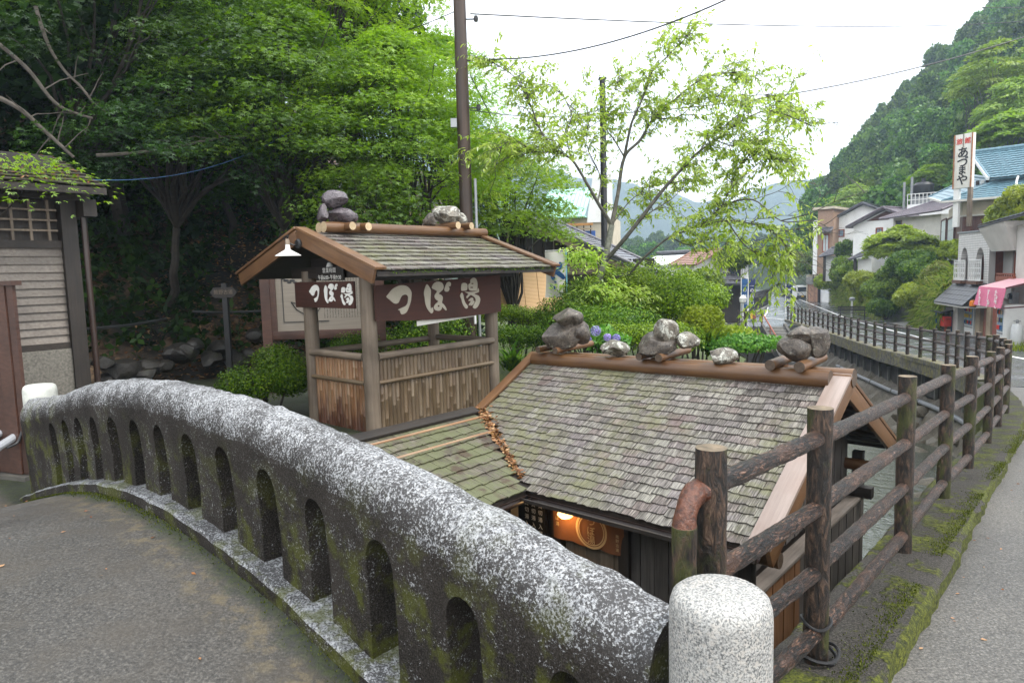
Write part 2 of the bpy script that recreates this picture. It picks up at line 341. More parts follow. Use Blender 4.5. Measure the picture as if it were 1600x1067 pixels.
def m_asphalt(name, c, speck=.5, wet=.3, stain=None):
    t = NT(name); v = t.co('World'); a = t.noise(v, 82, 4, .8); b = t.noise(v, 36, 4, .7); big = t.noise(v, .9, 5, .6); mid = t.noise(v, 4, 4)
    col = t.mix(t.ramp(big, (.35, 0.), (.65, 1.)), tuple(x*.72 for x in c), tuple(x*1.2 for x in c))
    col = t.mix(t.ramp(a, (.52, 0.), (.64, speck)), col, tuple(min(1, x*2.8) for x in c)); col = t.mix(t.ramp(a, (.38, .85), (.49, 0.)), col, tuple(x*.3 for x in c))
    if stain: col = t.mix(t.ramp(mid, (.45, 0.), (.68, .6)), col, stain)
    if name.startswith('damp'):          # grit and algae collected along the foot of the parapet
        cmb = t.n('ShaderNodeVectorMath', operation='DOT_PRODUCT'); t.set(cmb.inputs[0], v); cmb.inputs[1].default_value = (.66, .751, 0)
        d = t.m('ADD', t.m('SUBTRACT', 1.376, cmb.outputs['Value']), t.m('MULTIPLY', t.m('SUBTRACT', t.noise(v, 3.5, 5, .7), .5), .30)); d2 = t.ramp(d, (.05, 0.), (.12, 1.), (.17, .8), (.26, 0.))
        col = t.mix(t.m('MULTIPLY', d2, t.ramp(t.noise(v, 11, 5, .75), (.47, 0.), (.60, .8))), col, t.mix(a, (.045, .035, .018), (.18, .148, .088)))
        col = t.mix(t.ramp(d, (.03, .85), (.11, 0.)), col, t.mix(t.ramp(b, (.42, 0.), (.58, 1.)), (.020, .024, .020), (.035, .048, .012)))
    ro = t.ramp(big, (.35, max(.10, .75-wet)), (.65, .9-wet*.5 if wet < .5 else .32))
    return t.pbr(col, ro, t.bump(t.m('ADD', a, b), .7, .006), .5)
def m_mosskerb():
    t = NT('mossy_kerb_concrete'); v = t.co('World'); nzv = t.nrmz(); a = t.noise(v, 120, 3, .7); b = t.noise(v, 3.2, 6, .65, .6); c_ = t.noise(v, 22, 4, .6)
    col = t.ramp(a, (.38, (.014, .012, .010)), (.55, (.050, .045, .038)), (.72, (.11, .10, .088)))
    side = t.ramp(nzv, (.2, .18), (.8, .0)); mo = t.ramp(t.m('ADD', t.m('ADD', b, side), t.m('MULTIPLY', t.m('SUBTRACT', c_, .5), .3)), (.50, 0.), (.58, 1.))
    mc = t.ramp(t.noise(v, 45, 4, .75), (.33, (.008, .010, .002)), (.48, (.045, .053, .005)), (.62, (.105, .115, .011)), (.75, (.16, .165, .022)))
    return t.pbr(t.mix(mo, col, mc), .8, t.bump(t.m('ADD', a, t.m('MULTIPLY', mo, 1.2)), .9, .012), .3)
def m_rock(name, c1, c2, lich=(.45, .46, .42), wet=.35, amt=.58):
    t = NT(name); v = t.co('Object'); w = t.m('MULTIPLY', t.rnd(), 30); a = t.noise(v, 9, 7, .72, .6, w); b = t.noise(v, 42, 4, .75, 0, w); k = t.vor(v, 9, 'DISTANCE_TO_EDGE')
    col = t.mix(t.ramp(a, (.35, 0.), (.65, 1.)), c1, c2); col = t.mix(t.ramp(t.noise(v, 13, 5, .75, .3, w), (amt, 0.), (amt+.08, .9)), col, lich)
    col = t.mix(t.ramp(b, (.38, .85), (.5, 0.)), col, tuple(x*.25 for x in c1)); col = t.mix(t.ramp(t.noise(v, 4, 4, .6, 0, w), (.58, 0.), (.68, .5)), col, (.06, .07, .02))
    return t.pbr(col, wet, t.bump(t.m('ADD', a, t.m('MULTIPLY', b, .5)), .8, .02), .5)
M_ = {}
def mats():
    g = M_
    g['parapet'] = m_parapet(); g['granite'] = m_granite(); g['bark'] = m_bark(); g['post'] = m_post(); g['shingle'] = m_shingle(); g['mossroof'] = m_mossroof()
    g['deck'] = m_asphalt('damp_bridge_asphalt', (.046, .043, .0385), .75, .3, (.052, .044, .034)); g['path'] = m_asphalt('pale_path_asphalt', (.088, .083, .075), .65, .25)
    g['road'] = m_asphalt('wet_road_asphalt', (.085, .088, .09), .3, .68); g['kerb'] = m_mosskerb()
    g['cutend'] = wood('cut_log_end', (.35, .26, .15), (.46, .36, .23), 2, .6, (.2, .13, .07)); g['postend'] = plain('weathered_post_top', (.15, .115, .075), .75, .6, 28, .6)
    g['ridge'] = wood('wet_brown_log', (.082, .038, .014), (.15, .074, .028), 2, .42, (.07, .032, .016), objrnd=.3); g['ridgeend'] = plain('dark_log_end', (.075, .052, .036), .5, .4, 30)
    g['greylog'] = wood('grey_weathered_log', (.125, .092, .064), (.225, .178, .132), 2, .65, (.055, .040, .027)); g['dkend'] = plain('grey_log_end', (.16, .13, .1), .6, .3, 30)
    g['barge'] = wood('brown_barge_board', (.092, .044, .018), (.158, .079, .033), 0, .5, (.05, .022, .011), objrnd=.12)
    g['bargepale'] = wood('pale_wet_cap_board', (.225, .175, .15), (.295, .235, .205), 0, .36, (.20, .125, .095), objrnd=.1, bump=.12)
    g['sign'] = wood('red_brown_sign_board', (.040, .012, .007), (.062, .018, .010), 0, .75, (.024, .009, .006), bump=.15, objrnd=.1)
    g['frame'] = wood('dark_red_frame_wood', (.042, .018, .012), (.075, .034, .022), 0, .5); g['dark'] = wood('dark_aged_wood', (.012, .0085, .006), (.030, .021, .015), 2, .6)
    g['darkx'] = wood('dark_aged_beam', (.012, .0085, .006), (.030, .021, .015), 0, .65)
    g['boardbr'] = wood('brown_wall_board', (.17, .080, .036), (.25, .128, .062), 2, .5, (.10, .045, .02), objrnd=.25); g['boardgr'] = wood('grey_wall_board', (.060, .052, .048), (.13, .115, .105), 2, .55, (.03, .027, .025))
    g['bamboo'] = wood('weathered_bamboo', (.105, .071, .040), (.148, .104, .060), 2, .5, (.055, .031, .018), objrnd=.25, weather=(.165, .130, .088))
    g['bamboor'] = wood('rust_stained_bamboo', (.21, .105, .047), (.27, .155, .078), 2, .42, (.14, .055, .024), objrnd=.3, weather=(.34, .28, .20), foot=(.060, .018, .010))
    g['white'] = plain('white_paint', (.72, .72, .70), .5, .05); g['letw'] = plain('white_lettering', (.78, .77, .73), .6, .05); g['letb'] = plain('beige_lettering', (.44, .40, .32), .6, .08)
    g['black'] = plain('black_metal', (.015, .015, .016), .4, .2); g['grey'] = plain('grey_metal', (.28, .29, .30), .45, .15, metal=.3); g['pvc'] = plain('grey_pvc_pipe', (.30, .31, .33), .4, .15); g['pvcd'] = plain('black_hose', (.02, .021, .023), .4, .2)
    g['gutter'] = plain('brown_gutter', (.035, .022, .018), .3, .2); g['cable'] = plain('black_cable', (.012, .012, .013), .5, .1); g['bluerope'] = plain('blue_rope', (.03, .085, .19), .6, .2)
    g['concrete'] = plain('grey_concrete', (.20, .195, .18), .75, .35, 2.5, .5); g['concd'] = plain('stained_concrete', (.085, .08, .07), .75, .5, 2., .6); g['plinth'] = plain('pebble_concrete', (.15, .14, .12), .8, .4, 45, .8)
    g['soil'] = plain('dark_soil', (.035, .026, .017), .85, .5, 5, 1.); g['rockd'] = m_rock('dark_bank_rock', (.014, .012, .010), (.042, .037, .031), (.07, .07, .06), .45); g['rockw'] = m_rock('wet_grey_rock', (.034, .027, .023), (.115, .094, .073), (.33, .335, .28), .38, .58)
    g['rockp'] = m_rock('dark_purple_rock', (.035, .028, .032), (.12, .10, .11), (.34, .33, .34), .22, .66); g['rockl'] = m_rock('pale_lichen_rock', (.06, .05, .04), (.18, .158, .122), (.46, .465, .41), .5, .50); g['rockt'] = m_rock('tan_wall_stone', (.10, .085, .06), (.20, .168, .122), (.27, .25, .21), .6, .62)
    g['plaster'] = plain('white_plaster', (.82, .82, .80), .8, .08, 1.5, .1); g['cream'] = plain('cream_plaster', (.52, .46, .36), .8, .15, 1.5); g['tilew'] = None
    g['bluetile'] = plain('blue_glazed_tile', (.115, .205, .25), .3, .3, 5, .1); g['greytile'] = plain('grey_roof_tile', (.11, .11, .125), .35, .35, 4); g['purptile'] = plain('purple_grey_roof_tile', (.17, .145, .165), .4, .25, 4)
    g['mint'] = plain('mint_metal_roof', (.36, .66, .57), .4, .08, 1.); g['pink'] = plain('pink_awning_cloth', (.66, .16, .27), .7, .08, 3); g['pinkl'] = plain('faded_pink_cloth', (.76, .42, .45), .7, .06, 3)
    g['red'] = plain('red_paint', (.62, .045, .025), .35, .1); g['redwood'] = plain('red_brown_paint', (.26, .075, .04), .5, .2); g['slate'] = plain('dark_slate_canopy', (.05, .048, .052), .45, .25, 6); g['orange'] = plain('orange_lamp_glass', (.75, .22, .02), .3, .05)
    g['glass'] = plain('dark_window_glass', (.03, .04, .05), .08, .3, 2, 0., .6); g['glassb'] = plain('curtained_window_glass', (.20, .28, .36), .1, .25, 3, 0.); g['paper'] = plain('pale_paper_window', (.55, .62, .64), .4, .12, 3)
    g['tan'] = plain('tan_wall', (.36, .28, .19), .7, .2, 2); g['wallgrey'] = plain('grey_render_wall', (.56, .54, .50), .75, .12, 1.5); g['brwall'] = wood('red_brown_cladding', (.07, .027, .020), (.12, .048, .035), 2, .55, (.04, .016, .012)); g['greenmoss'] = plain('moss', (.07, .085, .012), .9, .5, 25, 1.)
    g['navy'] = plain('navy_cloth', (.015, .025, .10), .7, .2); g['bluep'] = plain('blue_print', (.02, .09, .24), .7, .15); g['clothw'] = plain('white_cloth', (.70, .68, .62), .8, .06, 3); g['yellow'] = plain('yellow_plate', (.75, .5, .03), .4, .05); g['tire'] = plain('tyre_rubber', (.015, .015, .015), .7, .1); g['brick'] = plain('brown_tile_wall', (.34, .22, .15), .6, .2, 9)
    t = NT('small_grey_wall_tile'); v = t.co('Object'); b = t.n('ShaderNodeTexBrick', offset=0.); t.set(b.inputs['Vector'], t.co('UV')); t.set(b.inputs['Color1'], (.58, .56, .54)); t.set(b.inputs['Color2'], (.65, .63, .61)); t.set(b.inputs['Mortar'], (.32, .31, .30)); b.inputs['Scale'].default_value = 1; b.inputs['Brick Width'].default_value = .22; b.inputs['Row Height'].default_value = .11; b.inputs['Mortar Size'].default_value = .012; g['tilew'] = t.pbr(b.outputs[0], .5)
    t = NT('woven_bamboo_blind'); v = t.co('Object'); w = t.n('ShaderNodeTexWave', bands_direction='Z'); t.set(w.inputs['Vector'], v); w.inputs['Scale'].default_value = 9; w.inputs['Distortion'].default_value = .6; w.inputs['Detail'].default_value = 3
    col = t.mix(w.outputs['Fac'], (.46, .27, .12), (.68, .44, .23)); col = t.mix(t.ramp(t.noise(v, 3, 4), (.4, 0.), (.7, .3)), col, (.55, .38, .22)); g['blind'] = t.pbr(col, .6, t.bump(w.outputs['Fac'], .5, .01))
    t = NT('river_water'); v = t.co('World', (1, 1, 1), (0, 0, .85)); n1 = t.noise(t.co('World', (1, 1, 1)), 3.5, 4, .55, .6); n2 = t.noise(t.co('World'), 14, 3, .6, .4)
    foam = t.ramp(t.noise(t.co('World'), 1.6, 6, .7, 1.), (.62, 0.), (.72, .8)); g['water'] = t.pbr(t.mix(foam, (.060, .068, .045), (.42, .44, .40)), .14, t.bump(t.m('ADD', n1, t.m('MULTIPLY', n2, .4)), .6, .09), .5)
    t = NT('leaf_litter_soil'); v = t.co('World'); a = t.vor(v, 16, 'F1', 'Color'); f = t.xyz(a, 0); big = t.noise(v, .55, 4)
    lit = t.ramp(f, (.0, (.025, .014, .008)), (.4, (.09, .05, .026)), (.7, (.19, .12, .065)), (1., (.05, .03, .016))); g['litter'] = t.pbr(t.mix(t.ramp(big, (.45, 0.), (.6, 1.)), (.012, .010, .006), lit), .8, t.bump(f, .8, .03))
    t = NT('wooded_slope'); v = t.co('World'); f = t.noise(v, .12, 8, .7); g['wooded'] = t.pbr(t.ramp(f, (.35, (.012, .024, .010)), (.55, (.035, .06, .018)), (.7, (.07, .10, .03))), .9, t.bump(f, 1., 2.))
    t = NT('garden_grass'); v = t.co('World'); f = t.noise(v, 30, 4, .7); g['grassy'] = t.pbr(t.ramp(f, (.35, (.03, .045, .010)), (.6, (.09, .12, .03))), .9, t.bump(f, 1., .03))
    t = NT('print_of_drawing_and_text'); v = t.co('Generated'); x = t.xyz(v, 0); z = t.xyz(v, 2)      # columns of brush writing at the right, a drawing at the left
    colm = t.m('LESS_THAN', t.m('FRACT', t.m('MULTIPLY', x, 34)), .42); ch = t.noise(t.co('Generated', (150, 1, 95)), 1, 3, .7); ink = t.m('MULTIPLY', colm, t.ramp(ch, (.47, 0.), (.52, 1.)))
    win = t.m('MULTIPLY', t.m('MULTIPLY', t.m('GREATER_THAN', x, .5), t.m('LESS_THAN', x, .93)), t.m('MULTIPLY', t.m('GREATER_THAN', z, .18), t.m('LESS_THAN', z, .86)))
    grain = t.noise(t.co('Object', (.3, 1, 6)), 9, 4); g['print'] = t.pbr(t.mix(t.m('MULTIPLY', t.m('MULTIPLY', ink, win), .75), t.mix(grain, (.14, .118, .092), (.25, .22, .18)), (.02, .018, .016)), .6)
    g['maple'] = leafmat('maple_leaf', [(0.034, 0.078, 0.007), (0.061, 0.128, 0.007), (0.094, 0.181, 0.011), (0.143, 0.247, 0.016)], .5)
    g['maplesh'] = leafmat('painted_shade_maple_leaf', [(0.011, 0.031, 0.006), (0.021, 0.051, 0.008), (0.034, 0.078, 0.01), (0.056, 0.116, 0.013)], .4)  # shade under the canopy is put into this darker leaf colour
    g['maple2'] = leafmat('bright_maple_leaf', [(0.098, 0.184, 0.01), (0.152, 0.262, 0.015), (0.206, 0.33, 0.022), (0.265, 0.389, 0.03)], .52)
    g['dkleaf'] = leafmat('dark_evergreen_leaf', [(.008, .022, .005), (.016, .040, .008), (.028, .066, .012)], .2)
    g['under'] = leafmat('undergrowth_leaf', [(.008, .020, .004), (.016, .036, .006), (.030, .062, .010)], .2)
    g['cherry'] = leafmat('cherry_leaf', [(0.203, 0.317, 0.035), (0.3, 0.415, 0.055), (0.375, 0.48, 0.087), (0.45, 0.546, 0.134)], .58, .4, .5)
    g['azalea'] = leafmat('azalea_leaf', [(0.026, 0.066, 0.006), (0.048, 0.112, 0.009), (0.093, 0.179, 0.012), (0.162, 0.259, 0.02)], .3)
    g['shrub'] = leafmat('shrub_leaf', [(0.037, 0.074, 0.007), (0.091, 0.158, 0.011), (0.165, 0.253, 0.018), (0.247, 0.343, 0.028)], .4)
    g['yshrub'] = leafmat('yellow_green_leaf', [(0.148, 0.2, 0.012), (0.239, 0.301, 0.02), (0.331, 0.391, 0.036)], .45); g['hyd'] = leafmat('hydrangea_leaf', [(0.048, 0.142, 0.021), (0.095, 0.227, 0.034), (0.153, 0.293, 0.051)], .4)
    g['bloom'] = leafmat('hydrangea_petal', [(.22, .18, .52), (.32, .26, .66), (.45, .38, .75)], .3); g['hill'] = leafmat('hill_tree_leaf', [(0.019, 0.05, 0.01), (0.053, 0.114, 0.019), (0.1, 0.185, 0.029), (0.164, 0.263, 0.047)], .3, objv=.7)
    g['hilly'] = leafmat('bamboo_foliage', [(0.135, 0.217, 0.033), (0.213, 0.309, 0.05), (0.292, 0.378, 0.074)], .4); g['grass'] = leafmat('hanging_grass', [(0.067, 0.114, 0.01), (0.146, 0.206, 0.018), (0.247, 0.309, 0.041), (0.213, 0.206, 0.058)], .35)
    g['deadleaf'] = leafmat('dry_fallen_leaf', [(.20, .085, .035), (.32, .16, .07), (.42, .26, .13)], .2); g['trunk'] = plain('grey_bark', (.085, .08, .065), .8, .5, 12, 1.); g['trunkd'] = plain('dark_bark', (.032, .026, .020), .8, .5, 10, 1.); g['trunkp'] = plain('pale_branch_bark', (.085, .073, .06), .75, .4, 14, .8)
    g['pole'] = wood('dark_pole_wood', (.022, .013, .008), (.050, .028, .018), 2, .55, (.02, .013, .01), sc=3, st=.03)
    t = NT('warm_lamp_glow'); g['glow'] = t.pbr((.9, .6, .25), .5, emit=(1, .55, .15), estr=2.2)
    g['noren'] = plain('orange_brown_cloth', (.20, .075, .028), .8, .15, 3); g['norenp'] = plain('cream_dye_print', (.55, .36, .17), .8, .05)
mats()
# ------------------------------------------------------------------ foliage
T_KITE = (np.array([(0, 0, 0), (.45, .24, .03), (1, 0, -.06), (.45, -.24, .03)]), [(0, 1, 2, 3)])
T_LONG = (np.array([(0, 0, 0), (.4, .17, .03), (1, 0, -.10), (.4, -.17, .03)]), [(0, 1, 2, 3)])
T_BLADE = (np.array([(0, .05, 0), (0, -.05, 0), (.5, -.045, .16), (.5, .045, .16), (1, 0, .02)]), [(0, 1, 2, 3), (3, 2, 4)])
def _lobes(spec):
    V = []; F = []
    for a, L, w in spec:
        c, s = math.cos(a), math.sin(a); b = len(V)
        for x, y, z in ((0, 0, 0), (.5*L, w, .02), (L, 0, -.07), (.5*L, -w, .02)): V.append((x*c-y*s, x*s+y*c, z))
        F.append((b, b+1, b+2, b+3))
    return np.array(V), F
T_MAPLE = _lobes([(0, 1, .13), (.75, .85, .11), (-.75, .85, .11), (1.6, .5, .08), (-1.6, .5, .08)])
T_MAPLE3 = _lobes([(0, 1, .16), (.85, .82, .14), (-.85, .82, .14)])
T_CLUMP = _lobes([(0, 1, .28), (2.1, .8, .26), (-2.1, .8, .26)])
def leaf_mesh(org, ax, nr, size, tpl, mat, rnd=None):
    tv, tf = tpl; n = len(org); k = len(tv)
    ax = ax/np.maximum(np.linalg.norm(ax, axis=1, keepdims=True), 1e-6)
    nr = nr-ax*(ax*nr).sum(1, keepdims=True); nr = nr/np.maximum(np.linalg.norm(nr, axis=1, keepdims=True), 1e-6); sd_ = np.cross(nr, ax)
    size = np.broadcast_to(np.asarray(size, float), (n,))[:, None, None]
    V = org[:, None, :]+size*(tv[None, :, 0:1]*ax[:, None, :]+tv[None, :, 1:2]*sd_[:, None, :]+tv[None, :, 2:3]*nr[:, None, :])
    me = bpy.data.meshes.new('leaves'); me.vertices.add(n*k); me.vertices.foreach_set('co', V.astype(np.float32).ravel())
    fl = np.array([i for f in tf for i in f]); tot = np.array([len(f) for f in tf]); nf = len(tf)
    li = (fl[None, :]+np.arange(n)[:, None]*k).ravel(); tt = np.tile(tot, n); st = np.concatenate([[0], np.cumsum(tt)[:-1]])
    me.loops.add(len(li)); me.loops.foreach_set('vertex_index', li.astype(np.int32)); me.polygons.add(n*nf); me.polygons.foreach_set('loop_start', st.astype(np.int32))
    try: me.polygons.foreach_set('loop_total', tt.astype(np.int32))
    except Exception: pass
    me.update(calc_edges=True); at_ = me.attributes.new('rnd', 'FLOAT', 'FACE')
    r = RNG.random(n) if rnd is None else np.clip(rnd, 0, 1); at_.data.foreach_set('value', np.repeat(r, nf).astype(np.float32)); me.materials.append(mat); return me
def rdir(n):
    d = RNG.normal(size=(n, 3)); return d/np.linalg.norm(d, axis=1, keepdims=True)
def sprays(cent, out, L, Wd, per, droop=.25, thick=.06):
    """flat layered fans of leaves: positions, axes, normals"""
    cent = np.asarray(cent, float); out = np.asarray(out, float); n = len(cent); out = out/np.linalg.norm(out, axis=1, keepdims=True)
    side = np.cross(out, (0, 0, 1.)); side /= np.maximum(np.linalg.norm(side, axis=1, keepdims=True), 1e-6)
    a = RNG.random((n, per)); b = RNG.uniform(-1, 1, (n, per)); wv = Wd*(1-.75*np.abs(a-.45))
    pos = cent[:, None, :]+out[:, None, :]*(a*L)[..., None]+side[:, None, :]*(b*wv)[..., None]
    pos[..., 2] -= droop*(a**2)*L+.18*b*b*Wd; pos += RNG.normal(scale=thick, size=pos.shape)*np.array([.6, .6, 1])
    axv = out[:, None, :]*.8+side[:, None, :]*(b*.9)[..., None]+RNG.normal(scale=.35, size=pos.shape); axv[..., 2] -= .35
    nr = np.zeros_like(pos); nr[..., 2] = 1; nr += RNG.normal(scale=.32, size=pos.shape)
    return pos.reshape(-1, 3), axv.reshape(-1, 3), nr.reshape(-1, 3)
def limb(mb, p, q, r0, r1, sag=.0, seg=5, n=5, wob=.05):
    p = Vector(p); q = Vector(q); L = (q-p).length; pts = []
    for i in range(seg+1):
        t = i/seg; v = p.lerp(q, t); v.z += sag*math.sin(math.pi*t)*L
        if 0 < i < seg: v += Vector([random.uniform(-wob, wob)*L for _ in range(3)])
        pts.append(v)
    mb.tube(pts, [r0+(r1-r0)*i/seg for i in range(seg+1)], n); return pts
def maple(name, label, base, cen, R, H, ns, per, leaf, mat, group=None, tpl=T_MAPLE3, L=.95, low=-.35, trunk='trunkd', tr=.09, back=True, tiers=7):
    base = Vector(base); cen = Vector(cen); root = thing(name, label, 'tree', base, group)
    mb = MB(); fork = base.lerp(cen, .55); fork.z = base.z+(cen.z-base.z)*.5; limb(mb, base-Vector((0, 0, .3)), fork, tr, tr*.7, 0, 6, 8, .03)
    bm_ = MB(); C = []; D = []
    tz = np.linspace(low, .98, tiers)
    for i in range(ns):
        ph = random.uniform(0, 2*math.pi); z = random.choice(tz)+random.gauss(0, .035); rr = math.sqrt(max(0, 1-z*z)) if z > 0 else 1-.25*z*z
        f = random.uniform(.15, 1.)**.55*rr*random.uniform(.85, 1.08)
        p = cen+Vector((math.cos(ph)*R*f, math.sin(ph)*R*f, z*H-.10*H*f*f)); o = Vector((math.cos(ph), math.sin(ph), random.uniform(-.15, .15)))
        C.append(p-o*L*.5); D.append(o)
        if i % 5 == 0:
            m = fork.lerp(cen, .5)+Vector((random.uniform(-.3, .3)*R*.4,)*2+(0,)); a = limb(bm_, fork, m.lerp(p, .45), tr*.45, tr*.25, .05, 3, 5, .06); limb(bm_, a[-1], p, tr*.25, .006, .06, 3, 4, .06)
    pos, ax, nr = sprays(C, D, L, L*.55, per); per_r = np.repeat(RNG.random(ns), per)*.6+RNG.random(ns*per)*.4
    P('trunk', mb, M_[trunk], root); P('branches', bm_, M_[trunk], root)
    O('crown', leaf_mesh(pos, ax, nr, leaf*RNG.uniform(.7, 1.2, len(pos)), tpl, M_[mat], per_r), root); return root
def shell(cen, rad, n, lobes=9, depth=.35, up=.0, flat=.0, sep=.55, lsc=1.):
    """points of a lumpy bush: several lobes on an ellipsoid"""
    cen = np.array(cen, float); rad = np.array(rad, float); d = rdir(lobes*3); d = d[d[:, 2] > -.35][:lobes]; lc = d*sep; lr = RNG.uniform(.38, .6, len(d))*lsc
    k = RNG.integers(0, len(d)+1, n); q = rdir(n); rr = (1-depth*RNG.random(n)**1.6)
    base = np.where((k < len(d))[:, None], lc[np.minimum(k, len(d)-1)], 0.); r_ = np.where(k < len(d), lr[np.minimum(k, len(d)-1)], .72)
    p = base+q*(r_*rr)[:, None]; ok = p[:, 2] > -.88; p = p[ok]; q = q[ok]
    return cen+p*rad, q+RNG.normal(scale=.45, size=q.shape)+np.array([0, 0, up])
def bush(name, label, cat, cen, rad, n, leaf, mat, group=None, tpl=T_KITE, lobes=9, stem=True, ground=None, tip=None, up=.3, sep=.55, lsc=1.):
    cen = Vector(cen); gz = cen.z-rad[2]*.75 if ground is None else ground; root = thing(name, label, cat, (cen.x, cen.y, gz), group)
    p, q = shell(cen, rad, n, lobes, up=up, sep=sep, lsc=lsc); nr = q; ax = np.cross(q, rdir(len(q))); ax[:, 2] += .25
    lum = (q[:, 2]/np.linalg.norm(q, axis=1)*.5+.5)*.25+RNG.random(len(q))*.75  # leaves facing up take lighter tones: top light put into the colour
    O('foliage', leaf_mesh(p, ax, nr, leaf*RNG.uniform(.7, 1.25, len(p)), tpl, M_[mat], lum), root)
    if stem:
        mb = MB()
        for i in range(7):
            a = random.uniform(0, 6.28); limb(mb, (cen.x+.1*math.cos(a), cen.y+.1*math.sin(a), gz-.05), (cen.x+rad[0]*.6*math.cos(a), cen.y+rad[1]*.6*math.sin(a), cen.z+rad[2]*random.uniform(0, .5)), .025, .006, .05, 3, 4)
        P('stems', mb, M_['trunkd'], root)
    return root
def rock(name, label, c, size, mat, seed, group=None, cat='rock', rz=None, sub=3, cuts=9, M=None, parent=None):
    rg = np.random.default_rng(seed); bm = bmesh.new(); bmesh.ops.create_icosphere(bm, subdivisions=sub, radius=1.)
    pl = rg.normal(size=(cuts, 3)); pl /= np.linalg.norm(pl, axis=1)[:, None]; dd = rg.uniform(.55, .85, cuts)
    for v in bm.verts:
        p = np.array(v.co)
        for n, d in zip(pl, dd):
            e = p@n-d
            if e > 0: p = p-n*e*.93
        q = Vector(p); q += q.normalized()*(.10*mnoise.noise(q*1.7+Vector((seed*3.1, 0, 0)))+.05*mnoise.noise(q*4.5+Vector((seed, 5, 0)))); v.co = q
    a = np.array([v.co[:] for v in bm.verts]); lo, hi = a.min(0), a.max(0)
    for v in bm.verts: v.co = Vector((v.co[i]-(lo[i]+hi[i])/2)*size[i]/(hi[i]-lo[i]) for i in range(3))
    me = bpy.data.meshes.new('rock'); bm.to_mesh(me); bm.free(); setm(me, M_[mat]); me.polygons.foreach_set('use_smooth', [True]*len(me.polygons)); me.set_sharp_from_angle(angle=math.radians(32))
    o = O(name, me, parent, Matrix.Translation(c) @ Matrix.Rotation(rg.uniform(-.4, .4) if rz is None else rz, 4, 'Z'))
    return tag(o, label, cat, group) if label else o
